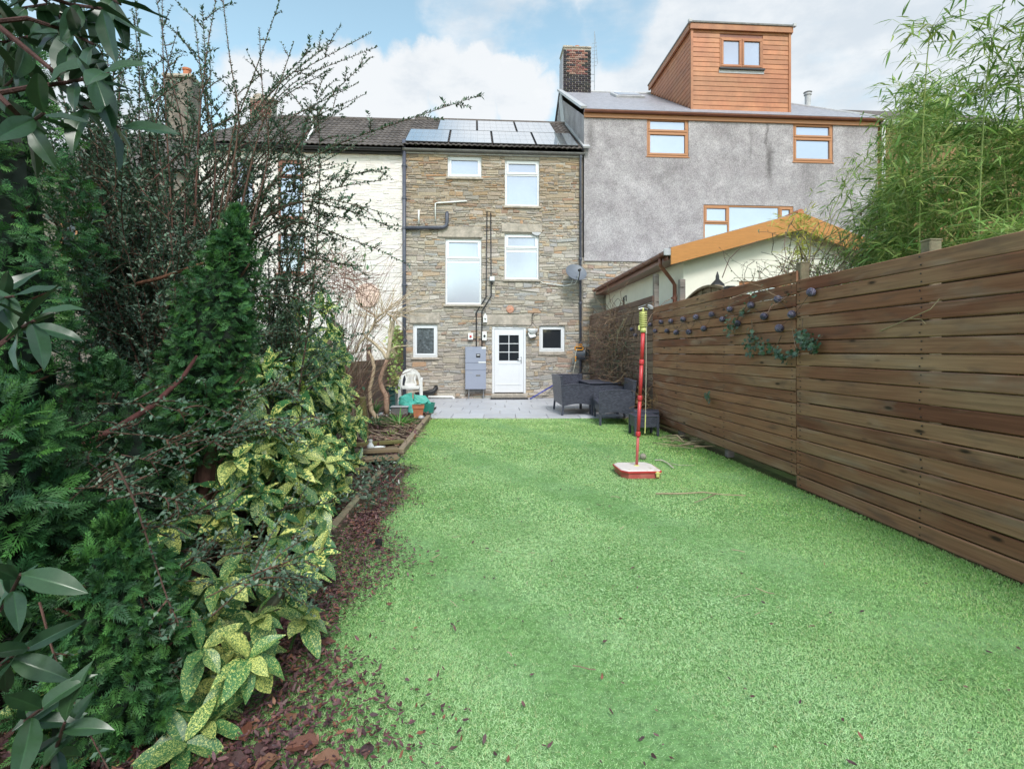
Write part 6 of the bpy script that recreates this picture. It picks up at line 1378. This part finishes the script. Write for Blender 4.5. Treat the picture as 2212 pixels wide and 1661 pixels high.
laurel('tall yellow spotted laurel farther along the bed below the white house', 3.3, 6.3, lambda Y: 1.05 + .33 * (Y - 3.3), lambda Y: -.08 - .09 * max(0, Y - 3.3), 150, 300, 22, (.165, .235), explicit=[(640, 665, 4.6), (720, 820, 5.0), (700, 1000, 3.9), (690, 1090, 3.5), (660, 760, 4.4)])
rng.seed(5)
# ---------------------------------------------------------------- bay laurel reaching in from the left
BAY = []
for k in range(6):
    T, F, tc = leaf_T(5, 8, .135 + .025 * (k % 3), .08 + .13 * (k % 3), .25 + .25 * (k % 2), .016, .88 + .05 * (k % 3), seed=k + 20); BAY.append(leaf_mesh('leaf', T, F, mt['gloss'], [(.020, .050, .026), (.026, .064, .032), (.034, .078, .036)][k % 3], tc * np.array((1, 1, .9))))
def bay():
    H = empty('bay_laurel', 'dark glossy bay laurel with big pointed leaves reaching in at the left edge', 'shrub', (0, 0, 0)); m = MB(); tr = [Vector((-1.75, 1.25, 0)), Vector((-1.7, 1.2, .8)), Vector((-1.72, 1.2, 1.6)), Vector((-1.65, 1.15, 2.3))]
    m.tube(tr, [.04, .034, .028, .016], 8, (.09, .06, .05)); cnt = 0
    sprigs = [([(-150, 230), (60, 190), (150, 178), (235, 160)], 1.15, 10, .10), ([(-120, 60), (60, 40), (150, 70), (205, 98)], 1.22, 10, .10), ([(-100, 110), (20, 230), (60, 270), (95, 245)], 1.1, 7, .085), ([(0, 60), (110, 150), (170, 225), (255, 275)], 1.2, 9, .10), ([(-100, -60), (60, -20), (150, 10), (220, 20)], 1.2, 8, .10),
        ([(-140, 850), (-20, 760), (40, 712), (75, 692)], 1.06, 9, .098), ([(-140, 1460), (-30, 1350), (20, 1290), (45, 1240)], 1.05, 8, .088), ([(-120, 1500), (-20, 1450), (20, 1420), (60, 1400)], 1.08, 7, .095), ([(-120, 1680), (0, 1600), (50, 1560), (90, 1530)], 1.08, 7, .09), ([(-60, 1760), (60, 1700), (120, 1620), (140, 1560)], 1.12, 7, .085),
        ([(-140, 120), (-40, 100), (20, 90), (60, 80)], 1.35, 9, .11), ([(-140, 20), (-20, 30), (40, 20), (100, 10)], 1.4, 9, .11), ([(-140, 240), (-60, 220), (0, 200), (40, 160)], 1.35, 8, .11), ([(0, -80), (60, -30), (120, 20), (140, 60)], 1.4, 9, .11), ([(60, -80), (150, -40), (230, -10), (260, 10)], 1.3, 7, .10), ([(-140, 640), (-60, 660), (-20, 650), (30, 640)], 1.15, 6, .10)]
    for pl, Y, n, ln in sprigs:
        q = [px(u, v, Y + .02 * i * (-1) ** i) for i, (u, v) in enumerate(pl)]; near = min(tr, key=lambda t: (t - q[0]).length); sm = MB(); sm.tube([near] + q, [.010, .007, .005, .004, .003], 6, (.085, .045, .04)); sm.obj('stem', mt['bark'], H)
        out = [q[i].lerp(q[i + 1], t / 4) for i in range(1, 3) for t in range(4)] + [q[3]]
        for k in range(n):
            f = .25 + .75 * k / (n - 1); i = min(len(out) - 2, int(f * (len(out) - 1))); p = out[i].lerp(out[i + 1], f * (len(out) - 1) - i); tg = (out[i + 1] - out[i]).normalized(); a = tg.orthogonal().normalized(); b = tg.cross(a); an = k * 2.4 + rng.uniform(-.4, .4)
            d = tg * (.45 + .5 * f) + (a * math.cos(an) + b * math.sin(an)) * .85 + Vector((.05, 0, -.08)); nrm = Vector((rng.gauss(0, .5), -.55 + rng.gauss(0, .4), .8)); o = link('leaf', BAY[rng.randrange(6)], H); o.matrix_basis = mat4(p, d, nrm, ln * rng.uniform(.9, 1.45)); cnt += 1
    m.obj('trunk', mt['bark'], H)
bay()
# ---------------------------------------------------------------- pruned tree, bare shrub, bulbs and ground plants
def c2(x, y, Y): return px((1380 + x / 2.767) / 1.852, (1150 + y / 2.767) / 1.852, Y)
def limb(m, pts, r0, r1, Y, col=(.58, .47, .34), n=8, dy=.0, H=None):
    if isinstance(m, bpy.types.Object): H = m; m = MB()
    q = [c2(x, y, Y + dy * i) for i, (x, y) in enumerate(pts)]; out = []
    for i in range(len(q) - 1): out += [q[i].lerp(q[i + 1], t / 3) for t in range(3)]
    out.append(q[-1]); out = [out[0]] + [(out[i - 1] + out[i] * 2 + out[i + 1]) / 4 + Vector((rng.gauss(0, .006), 0, rng.gauss(0, .006))) for i in range(1, len(out) - 1)] + [out[-1]]
    k = len(out) - 1; m.tube(out, [r0 + (r1 - r0) * i / k for i in range(k + 1)], n, jit(col, .12))
    if H is not None: m.obj('limb', mt['bark'], H, True)
def pruned():
    H = empty('pruned_tree', 'pale hard pruned tree with knobbly bare limbs left of the white chair', 'tree', (0, 0, 0)); Y = 9.7
    limb(H, [(465, 1400), (450, 1200), (400, 1090), (392, 1000), (430, 890), (470, 800)], .050, .034, Y, (.42, .28, .2)); limb(H, [(470, 800), (400, 690), (320, 610), (240, 560)], .032, .026, Y)
    limb(H, [(470, 800), (490, 690), (520, 500), (548, 340)], .036, .028, Y); limb(H, [(480, 770), (482, 640), (495, 480), (505, 380), (500, 300)], .026, .018, Y + .05)
    limb(H, [(360, 1460), (290, 1370), (275, 1220), (285, 1080), (325, 900), (310, 800), (262, 708)], .046, .026, Y, (.46, .34, .24)); limb(H, [(120, 720), (150, 630), (240, 540), (330, 400), (345, 330), (430, 285)], .022, .024, Y); limb(H, [(215, 540), (205, 480), (225, 400), (230, 340)], .020, .012, Y)
    limb(H, [(335, 390), (420, 330), (470, 250), (520, 210)], .022, .012, Y); limb(H, [(470, 290), (540, 330), (560, 350)], .02, .02, Y); limb(H, [(520, 680), (580, 650), (680, 645), (745, 662)], .010, .004, Y); limb(H, [(640, 645), (690, 640), (720, 632)], .006, .003, Y); limb(H, [(460, 680), (410, 620), (360, 570)], .012, .007, Y); limb(H, [(470, 690), (430, 670), (395, 655)], .009, .005, Y); limb(H, [(295, 800), (240, 880), (190, 930)], .010, .005, Y, (.35, .27, .2)); limb(H, [(440, 1400), (490, 1280), (470, 1160)], .03, .022, Y + .1, (.16, .09, .075))
    t = MB()
    for (p0, tips) in (((430, 280), [(300, 60), (360, -30), (520, 60), (700, 120), (860, 105), (900, 310), (640, 60), (560, 40)]), ((520, 300), [(700, 260), (890, 318), (760, 190), (650, 240), (610, 440), (640, 470), (720, 350)]), ((345, 330), [(140, 120), (60, 260), (20, 130), (250, 60), (380, 140)]), ((545, 340), [(610, 200), (700, 210), (660, 330), (580, 460), (960, 180)]), ((230, 340), [(40, 320), (100, 220), (230, 160)]), ((500, 230), [(760, 40), (880, -20), (950, 100), (560, -40)]), ((520, 700), [(590, 745), (560, 760), (545, 705)]), ((300, 420), [(460, 420), (540, 480), (380, 470)])):
        for tp in tips:
            for j in range(2): limb(t, [(p0[0] + rng.uniform(-25, 25), p0[1] + rng.uniform(-15, 15)), ((p0[0] + tp[0]) / 2 + rng.uniform(-25, 25), (p0[1] + tp[1]) / 2 - rng.uniform(0, 40)), (tp[0] + rng.uniform(-40, 40) * j, tp[1] + rng.uniform(-40, 40) * j)], .0075, .003, Y + rng.uniform(-.3, .3), (.50, .39, .28), 5)
    stuff(t.obj('twigs', mt['twig'], H))
pruned()
def bare_shrub():
    H = empty('bare_shrub', 'leafless shrub of fine reddish brown twigs in front of the white wall', 'shrub', (0, 0, 0)); m = MB(); L_ = Leaves()
    for k in range(170):
        b = Vector((-2.95 + rng.gauss(0, .22), 8.4 + rng.gauss(0, .35), .1)); u, v = rng.gauss(775, 62), rng.uniform(520, 880); tip = px(u, v, 8.0 + rng.gauss(0, .5)); c = (b + tip) / 2 + Vector((rng.gauss(0, .3), rng.gauss(0, .1), rng.uniform(.1, .6)))
        m.tube(bez(b, c, tip, 8), [.0045] * 3 + [.004, .0035, .003, .0026, .0022, .0018], 4, jit(rng.choice([(.26, .15, .11), (.34, .24, .18), (.20, .12, .09)]), .2), cap=False)
    for k in range(160):
        p = px(rng.gauss(725, 38), rng.gauss(598, 26), 7.4 + rng.gauss(0, .3)); m.tube(wander(p, (rng.gauss(0, 1), rng.gauss(0, .3), rng.gauss(0, .5)), rng.uniform(.3, .7), 5, .3), .0032, 4, jit((.22, .12, .09), .25), cap=False)
    for k in range(60): L_.add(px(rng.gauss(745, 30), rng.gauss(545, 30), 7.4), (rng.gauss(0, 1), rng.gauss(0, .5), rng.gauss(0, .6)), (0, -.3, 1), rng.uniform(.05, .10), jit((.10, .20, .07), .3))
    for k in range(420): L_.add(px(rng.gauss(690, 45), rng.uniform(640, 960), 6.6 + rng.gauss(0, .3)), (rng.gauss(0, 1), rng.gauss(0, .5), rng.gauss(0, .6)), (0, -.3, 1), rng.uniform(.04, .08), jit((.05, .11, .05), .3))
    stuff(m.obj('twigs', mt['twig'], H)); L_.build('leaves', mt['gloss'], H)
bare_shrub()
STRAP = leaf_T(3, 5, .026, .62, .3, 0, .6)
def clump(name, label, spot, n, ln, cols, spread=.5, r_=.16):
    H = empty(name, label, 'plant', spot); L_ = Leaves()
    for k in range(n):
        a = rng.uniform(0, 6.28); t = rng.random() ** .5; d = Vector((math.cos(a) * spread * t, math.sin(a) * spread * t, 1)); p = Vector((math.cos(a) * r_ * t, math.sin(a) * r_ * t, 0)); l = ln * rng.uniform(.6, 1.15); L_.add(p, d, (-math.cos(a), -math.sin(a), .3), (l * 1.2, l, l), jit(rng.choice(cols), .2))
    L_.build('leaves', mt['leaf'], H, STRAP); return H
clump('daffodil_clump', 'bright green clump of daffodil leaves in front of the terracotta pot', gp(862, 921), 105, .38, [(.09, .28, .035), (.12, .34, .05), (.06, .2, .03)], 1.25, .17)
clump('bulb_clump', 'grey-green strap leaves left of the bright daffodil clump', gp(815, 922), 70, .30, [(.13, .24, .13), (.10, .2, .10)], 1.0, .17); clump('bulb_clump', 'small yellow-green tuft near the lawn edging', gp(845, 945), 26, .17, [(.22, .36, .06)], .6, .06); clump('bulb_clump', 'upright narrow leaves at the foot of the pruned tree', px(808, 895, 10.3), 34, .34, [(.10, .25, .07)], .35, .10)
def scatter_plant(name, label, cat, pts, ln, cols, mat='leaf', T=SMALL, up=.5, parent=None, nrm=None):
    H = empty(name, label, cat, (0, 0, 0)) if parent is None else parent; L_ = Leaves()
    for p in pts: L_.add(p, (rng.gauss(0, 1), rng.gauss(0, 1), rng.gauss(0, .5) + up), nrm or (rng.gauss(0, .5), rng.gauss(-.4, .4), 1), ln * rng.uniform(.6, 1.3), jit(rng.choice(cols), .25))
    L_.build('leaves', mt[mat], H, T); return H
IVY = (np.array([(0, 0, 0), (-.38, .05, .02), (-.28, .38, .05), (-.52, .62, .0), (-.16, .66, .04), (0, 1.0, -.04), (.16, .66, .04), (.52, .62, 0), (.28, .38, .05), (.38, .05, .02), (0, .45, .0)], float), np.array([(10, 0, 1), (10, 1, 2), (10, 2, 3), (10, 3, 4), (10, 4, 5), (10, 5, 6), (10, 6, 7), (10, 7, 8), (10, 8, 9), (10, 9, 0)]))
pp = [px(rng.gauss(852, 7), rng.uniform(705, 850), 12.3 + rng.gauss(0, .15)) for k in range(330)]
scatter_plant('variegated_ivy', 'pale yellow-green climbing ivy behind the pruned tree', 'ivy', pp, .075, [(.34, .42, .12), (.22, .34, .08), (.45, .48, .2)], 'leaf', IVY)
pp = []
for k in range(520):
    Y = rng.uniform(4.2, 6.1); pp.append((edgeX(Y) + rng.gauss(-.05, .14), Y, rng.uniform(.05, .18)))
scatter_plant('ground_ivy', 'dark trailing ground plant over the buried edging in front of the planks', 'plant', pp, .045, [(.05, .09, .05), (.08, .12, .075), (.035, .065, .04)], 'gloss', SMALL)
# ivy growing on the fence
def fence_ivy(label, cs, n, stem=None, ln=.045):
    H = empty('fence_ivy', label, 'ivy', (0, 0, 0), 0, 'ivy sprays on the fence'); L_ = Leaves()
    for (x, y, sx, sy) in cs:
        for k in range(int(n * sx * sy / 1600) + 4):
            cx, cy = rng.gauss(x, sx), rng.gauss(y, sy); p = fpt(*c4(cx, cy), off=.05 + rng.uniform(0, .09)); L_.add(p, (-.25 + rng.gauss(0, .3), rng.gauss(0, .8), rng.gauss(-.35, .6)), (-1, -.3 + rng.gauss(0, .4), .5 + rng.gauss(0, .3)), ln * rng.uniform(.6, 1.25), jit(rng.choice([(.030, .075, .035), (.045, .10, .05), (.07, .12, .075)]), .25))
    L_.build('leaves', mt['gloss'], H, IVY); m = MB()
    for st in (stem or []): m.tube([fpt(*c4(x, y), off=.05 + .02 * (i % 2)) for i, (x, y) in enumerate(st)], .006, 5, (.17, .12, .08))
    if stem: m.obj('stem', mt['bark'], H)
fence_ivy('left ivy clump on the fence with a thin stem rising past the balls', [(1250, 740, 28, 32), (1225, 790, 14, 18), (1330, 640, 14, 20), (1410, 520, 14, 8)], 60, [[(1270, 760), (1290, 690), (1330, 640), (1360, 590), (1385, 545), (1420, 515)]])
fence_ivy('round ivy clump hanging on the fence below the balls', [(1405, 860, 38, 42), (1380, 920, 18, 16), (1480, 930, 8, 14)], 64, [[(1395, 700), (1400, 760), (1405, 850)]])
fence_ivy('sparse ivy trail curving low along the fence between two clumps', [(1560, 930, 26, 22), (1620, 965, 30, 14), (1635, 1000, 8, 12), (1520, 890, 12, 12)], 56, [[(1615, 815), (1590, 870), (1545, 910), (1600, 950), (1690, 975), (1720, 950)]])
fence_ivy('right ivy clump spreading from the gap under the post', [(1790, 870, 36, 34), (1760, 800, 22, 14), (1850, 900, 16, 26), (1720, 950, 22, 14), (1830, 850, 22, 30)], 60, [[(1772, 690), (1768, 750), (1785, 840)]])
fence_ivy('small green weed sprouting from the fence low down', [(1068, 1250, 12, 14), (1078, 1285, 8, 10)], 90, None, .05)
def climber():
    H = empty('dead_climber', 'brown dead climbing plant matted over the far end of the fence', 'climber', (0, 0, 0)); m = MB(); L_ = Leaves()
    for k in range(380):
        u, v = rng.gauss(1318, 24), rng.uniform(672, 830); p = fpt(u, v, .04 + rng.uniform(0, .22)); q = wander(p, (rng.gauss(-.2, .3), rng.gauss(0, .7), rng.gauss(-.3, .7)), rng.uniform(.25, .8), 6, .35); m.tube(q, rng.uniform(.003, .006), 4, jit(rng.choice([(.17, .11, .075), (.11, .07, .05), (.24, .17, .11)]), .25), cap=False)
    for k in range(1500): u, v = rng.gauss(1318, 26), rng.triangular(690, 850, 790); L_.add(fpt(u, v, .05 + rng.uniform(0, .25)), (rng.gauss(-.4, .6), rng.gauss(0, 1), rng.gauss(-.4, .7)), (-1, -.4, .4), rng.uniform(.03, .07), jit(rng.choice([(.11, .075, .05), (.07, .05, .035), (.04, .065, .03)]), .3))
    m.tube([fpt(1348, 690, .2), fpt(1335, 720, .22), fpt(1330, 760, .2), fpt(1322, 800, .2)], .010, 6, (.45, .38, .28)); m.tube([fpt(1320, 775, .2), fpt(1322, 830, .22), fpt(1320, 870, .2)], .018, 6, (.10, .07, .05)); stuff(m.obj('stems', mt['twig'], H)); L_.build('leaves', mt['litter'], H)
    for k in range(1): pass
climber()
def dry_grass():
    m = MB()
    for (u0, v0, n) in ((1395, 870, 40), (1385, 905, 30), (1330, 862, 30)):
        for k in range(n):
            p = fpt(u0 + rng.gauss(0, 12), v0 + rng.gauss(0, 10), .1 + rng.uniform(0, .15)); p.z = max(p.z, .02); m.tube(wander(p, (rng.gauss(-.5, .5), rng.gauss(-.2, .6), .7), rng.uniform(.15, .4), 5, .25, .18), .003, 4, jit((.33, .21, .10), .3), cap=False)
    tag(m.obj('dry_grass', mt['twig']), 'dry tawny grass stalks at the foot of the fence behind the sofa', 'grass')
dry_grass()
# ---------------------------------------------------------------- bamboo and brambles behind the right fence
BAMT = (np.array([(0, 0, 0), (-.058, .22, .012), (.058, .22, .012), (-.045, .6, -.03), (.045, .6, -.03), (0, 1, -.15)], float), np.array([(0, 2, 1), (1, 2, 4), (1, 4, 3), (3, 4, 5)]))
BAMC = [(.17, .30, .07), (.24, .38, .10), (.12, .23, .05), (.32, .45, .13), (.36, .44, .12)]
def bamboo(name, label, culms, cols, nl, ln, cmat=(.28, .33, .12)):
    H = empty(name, label, 'bamboo', (0, 0, 0)); m = MB(); L_ = Leaves()
    for (b, tip, sag) in culms:
        c = Vector((b.x * .75 + tip.x * .25, b.y * .75 + tip.y * .25, tip.z * 1.02 + sag)); q = bez(b, c, tip, 14); m.tube(q, [.0075 * (1 - .8 * i / 14) + .0012 for i in range(15)], 5, jit(cmat, .2), cap=False)
        for k in range(nl):
            t = 1 - rng.random() ** 1.3 * .78; i = min(13, int(t * 14)); p = q[i].lerp(q[i + 1], t * 14 - i); a = rng.uniform(0, 6.28); br = wander(p, (math.cos(a), math.sin(a), .45), rng.uniform(.12, .48) * (1.25 - .6 * t), 4, .2, .12); m.tube([br[0], br[2], br[4]], .0018, 3, jit(cmat, .2), cap=False)
            for j in range(rng.randint(4, 7)):
                e = br[min(4, 1 + j)] if j < 4 else br[4]; d = (br[4] - br[0]).normalized() * .6 + Vector((rng.gauss(0, .6), rng.gauss(0, .6), rng.gauss(-.15, .38))); l = ln * rng.uniform(.6, 1.25); L_.add(e, d, (rng.gauss(0, .5), rng.gauss(-.3, .5), 1), (l * rng.uniform(.8, 1.3), l, l), jit(rng.choice(cols), .2))
    stuff(m.obj('culms', mt['twig'], H)); L_.build('leaves', mt['bamboo'], H, BAMT); return H
cul = []
for k in range(125):
    Y = rng.uniform(4.2, 7.4); b = Vector((fenceX(Y) + .7 + rng.uniform(0, 2.6), Y, 0)); u = rng.uniform(1880, 2330)
    tz = rng.uniform(1.9, 3.4) if rng.random() < .55 else rng.uniform(3.2, 4.7); tip = Vector((b.x + rng.gauss(-.35, .45), b.y + rng.gauss(-.5, .4), tz))
    umin = 1912 + max(0, tz - 2.9) * 48
    uu = CU + FPX * tip.x / tip.y
    if uu < umin: tip.x = (umin + rng.uniform(0, 60) - CU) / FPX * tip.y
    tip.x = max(tip.x, fenceX(tip.y) + .25); cul.append((b, tip, rng.uniform(.1, .4)))
bamboo('bamboo_clump', 'large bright green bamboo clump leaning over the right fence', cul, BAMC, 60, .128)
cul = [(px(1735 + rng.uniform(-15, 15), 640, 6.9), px(u, v, 6.9), .1) for u, v in ((1745, 470), (1700, 500), (1770, 500), (1720, 480), (1755, 530))]
bamboo('yellow_bamboo', 'slender yellow-green bamboo spray in front of the orange bargeboard', cul, [(.52, .52, .08), (.44, .48, .08), (.60, .56, .14)], 14, .12, (.4, .38, .1))
def bramble():
    H = empty('bramble_tangle', 'tangle of brown twigs with small leaves rising behind the fence top', 'bush', (0, 0, 0)); m = MB(); L_ = Leaves()
    for k in range(250):
        u = rng.triangular(1565, 1920, 1800); Y = rng.uniform(5.4, 7.6); X = max((u - CU) / FPX * Y, fenceX(Y) + .15); p = Vector((X, Y, rng.uniform(1.7, 2.15) + max(0, u - 1650) * .0011)); q = wander(p, (rng.gauss(0, .8), rng.gauss(0, .4), rng.gauss(.35, .5)), rng.uniform(.3, .9), 7, .28); m.tube(q, rng.uniform(.002, .0042), 4, jit(rng.choice([(.22, .15, .11), (.30, .22, .16), (.14, .10, .08)]), .25), cap=False)
        for e in q[1:]:
            for j in range(2):
                if rng.random() < .6: L_.add(e, (rng.gauss(0, 1), rng.gauss(0, 1), rng.gauss(0, .6)), (rng.gauss(0, .6), -.5, 1), rng.uniform(.02, .045), jit(rng.choice([(.16, .13, .07), (.11, .15, .06), (.20, .16, .09), (.08, .10, .05)]), .3))
    for pl in ([(1560, 600), (1575, 560), (1600, 535), (1640, 520)], [(1800, 600), (1840, 540), (1850, 500), (1836, 430)], [(1810, 560), (1826, 545), (1815, 520), (1812, 500)], [(1690, 610), (1740, 560), (1800, 560), (1870, 480)]): q = [px(u, v, 6.6) for u, v in pl]; m.tube(q, [.007, .006, .005, .003], 5, (.17, .12, .10))
    stuff(m.obj('stems', mt['twig'], H)); L_.build('leaves', mt['leaf'], H)
bramble()
m = MB(); m.tube([fpt(1900, 716, .02), fpt(1960, 690, .05), fpt(2010, 668, .06), fpt(2030, 645, .02)], .003, 4, (.42, .34, .2)); m.tube([fpt(1965, 688, .05), fpt(1990, 690, .06), fpt(2000, 700, .05)], .002, 4, (.42, .34, .2)); tag(m.obj('thin_twig', mt['twig']), 'thin pale twig caught in the fence boards on the right', 'twig')
# ---------------------------------------------------------------- fallen leaves and litter
DEAD = (np.array([(0, 0, 0), (-.17, .3, .10), (-.15, .72, .02), (0, 1, .14), (.14, .70, .07), (.19, .3, .0), (0, .5, .0)], float), np.array([(6, 0, 1), (6, 1, 2), (6, 2, 3), (6, 3, 4), (6, 4, 5), (6, 5, 0)]))
DC = [(.095, .042, .046), (.135, .062, .064), (.065, .032, .036), (.17, .09, .085), (.115, .05, .052), (.21, .09, .055)]
def litter():
    L_ = Leaves()
    for k in range(20000):
        Y = 1.4 + rng.random() ** 1.5 * 4.8; spread = .52 if Y < 2.3 else (.42 if Y < 4.2 else .27); X = edgeX(Y) + .12 - .04 * max(0, Y - 4) + rng.gauss(.07, .5) * spread * (.8 + .35 * math.sin(Y * 4.2))
        if rng.random() < .22: X = edgeX(Y) - rng.random() * 1.0
        z = (.024 if X > edgeX(Y) else bed_z(X, Y) + .012) + rng.uniform(0, .022); L_.add((X, Y, z), (rng.gauss(0, 1), rng.gauss(0, 1), rng.gauss(0, .28)), (rng.gauss(0, .4), rng.gauss(0, .4), 1), rng.uniform(.015, .038), jit(rng.choice(DC), .3))
    for k in range(1500):
        Y = rng.uniform(6, 11.5); X = edgeX(Y) - rng.random() * 1.1 + (.12 if rng.random() < .2 else 0); L_.add((X, Y, bed_z(X, Y) + .02), (rng.gauss(0, 1), rng.gauss(0, 1), rng.gauss(0, .3)), (rng.gauss(0, .4), rng.gauss(0, .4), 1), rng.uniform(.03, .09), jit(rng.choice(DC + [(.22, .15, .09), (.28, .2, .12)]), .3))
    for k in range(6500):
        Y = 1.5 + rng.random() ** 1.2 * 4.6; X = edgeX(Y) + .10 + rng.gauss(.02, .5) * (.46 if Y < 2.4 else .30) * (.8 + .35 * math.sin(Y * 4.2)); L_.add((X, Y, (.018 if X > edgeX(Y) else bed_z(X, Y) + .01) + rng.uniform(0, .012)), (rng.gauss(0, 1), rng.gauss(0, 1), rng.gauss(0, .15)), (rng.gauss(0, .3), rng.gauss(0, .3), 1), rng.uniform(.010, .026), jit(rng.choice(DC), .4))
    for k in range(420):
        Y = 1.7 + rng.random() ** 1.5 * 8; X = edgeX(Y) + abs(rng.gauss(0, 1.2)) + (rng.uniform(0, 2.8) if rng.random() < .4 else 0)
        if X > fenceX(Y) - .1: continue
        L_.add((X, Y, .028), (rng.gauss(0, 1), rng.gauss(0, 1), rng.gauss(0, .2)), (rng.gauss(0, .3), rng.gauss(0, .3), 1), rng.uniform(.012, .034), jit(rng.choice(DC), .35))
    o = L_.build('leaf_litter', mt['litter'], None, DEAD); stuff(o); o['label'] = 'drift of wet dark brown fallen leaves along the left rim of the lawn'
    m = MB()
    for k in range(230):
        Y = rng.uniform(2, 10.5); X = edgeX(Y) + (rng.uniform(-1.0, .15) if rng.random() < .7 else rng.uniform(.1, 3.2)); l = rng.uniform(.06, .4) if X < edgeX(Y) + .2 else rng.uniform(.03, .1); a = rng.uniform(0, 6.28)
        m.tube(wander((X, Y, .045), (math.cos(a), math.sin(a), rng.uniform(-.02, .1)), l, 4, .15), rng.uniform(.0012, .003), 4, jit(rng.choice([(.30, .22, .15), (.2, .13, .1), (.42, .34, .24)]), .2), cap=False)
    for k in range(60):
        u, v = rng.gauss(880, 24), rng.uniform(905, 960); m.tube(wander(gp(u, v, .06), (rng.gauss(-.6, .5), rng.gauss(0, .5), .05), rng.uniform(.2, .6), 5, .1), .003, 4, jit((.40, .31, .22), .2), cap=False)
    s = m.obj('twig_litter', mt['twig']); stuff(s); s['label'] = 'fine broken twigs scattered over the bed and lawn'
litter()
BIG = []
for k in range(4):
    T, F, tc = leaf_T(5, 6, .32, .10 + .06 * k, .35 - .2 * (k % 2), .05, .8, seed=40 + k); BIG.append(leaf_mesh('fallen_leaf', T, F, mt['litter'], [(.14, .055, .035), (.085, .045, .042), (.20, .10, .06), (.075, .042, .046)][k], tc))
for (u, v, s, k, lab) in ((790, 1634, .075, 3, 'dark curled brown leaf lying alone on the turf at the front'), (735, 1640, .10, 2, 'pale brown broad leaf on the turf beside the darker curled one'), (690, 1605, .11, 0, 'reddish brown leaf in the middle of the front leaf drift'), (600, 1630, .10, 2, 'tan folded leaf left of the reddish one at the front'), (560, 1640, .10, 1, 'dull brown leaf at the very front under the laurel'), (470, 1640, .12, 1, 'long dark leaf below the spotted laurel in the front corner'), (640, 1600, .09, 1, 'grey-brown crumpled leaf in the front leaf drift'), (528, 1600, .10, 0, 'russet leaf beside the laurel stems at the front'), (690, 1390, .07, 0, 'rust coloured leaf halfway along the leaf drift'), (625, 1540, .06, 2, 'small orange leaf on the drift near the laurel tips'), (840, 1308, .045, 2, 'pale leaf on the turf at the right rim of the leaf drift')):
    p = gp(u, v, .035); o = link('fallen_leaf', BIG[k]); a = rng.uniform(0, 6.28); o.matrix_basis = mat4(p, (math.cos(a), math.sin(a), .12), (rng.gauss(0, .2), rng.gauss(-.2, .2), 1), s); tag(o, lab, 'leaf', 'large fallen leaves')
p = gp(818, 1188, .0); m = MB(); m.lathe([(.022, 0), (.026, .05), (.022, .05), (.018, .01)], (0, 0, 0), 12); o = m.obj('plastic_ring', mt['black']); o.location = (p.x, p.y, .02); tag(o, 'little black plastic ring standing among the fallen leaves', 'ring')
# ---------------------------------------------------------------- far trees on the other side, seen mirrored in the ground-floor panes
def far_trees():
    L_ = Leaves()
    for k in range(2600):
        x = rng.uniform(-34, 34); h = 4.2 + 1.0 * math.sin(x * .55) + .6 * math.sin(x * 1.7 + 1); z = rng.random() * h; L_.add((x, -26 + rng.gauss(0, .8), z), (rng.gauss(0, 1), rng.gauss(0, 1), rng.gauss(0, 1)), (0, 1, rng.gauss(0, .6)), rng.uniform(.9, 1.9), jit(rng.choice([(.045, .065, .03), (.07, .06, .04), (.035, .05, .025)]), .3))
    o = L_.build('far_wood', mt['leaf'], None, IVY); stuff(o); o['label'] = 'dark mass of trees mirrored in the ground-floor window panes'
far_trees()
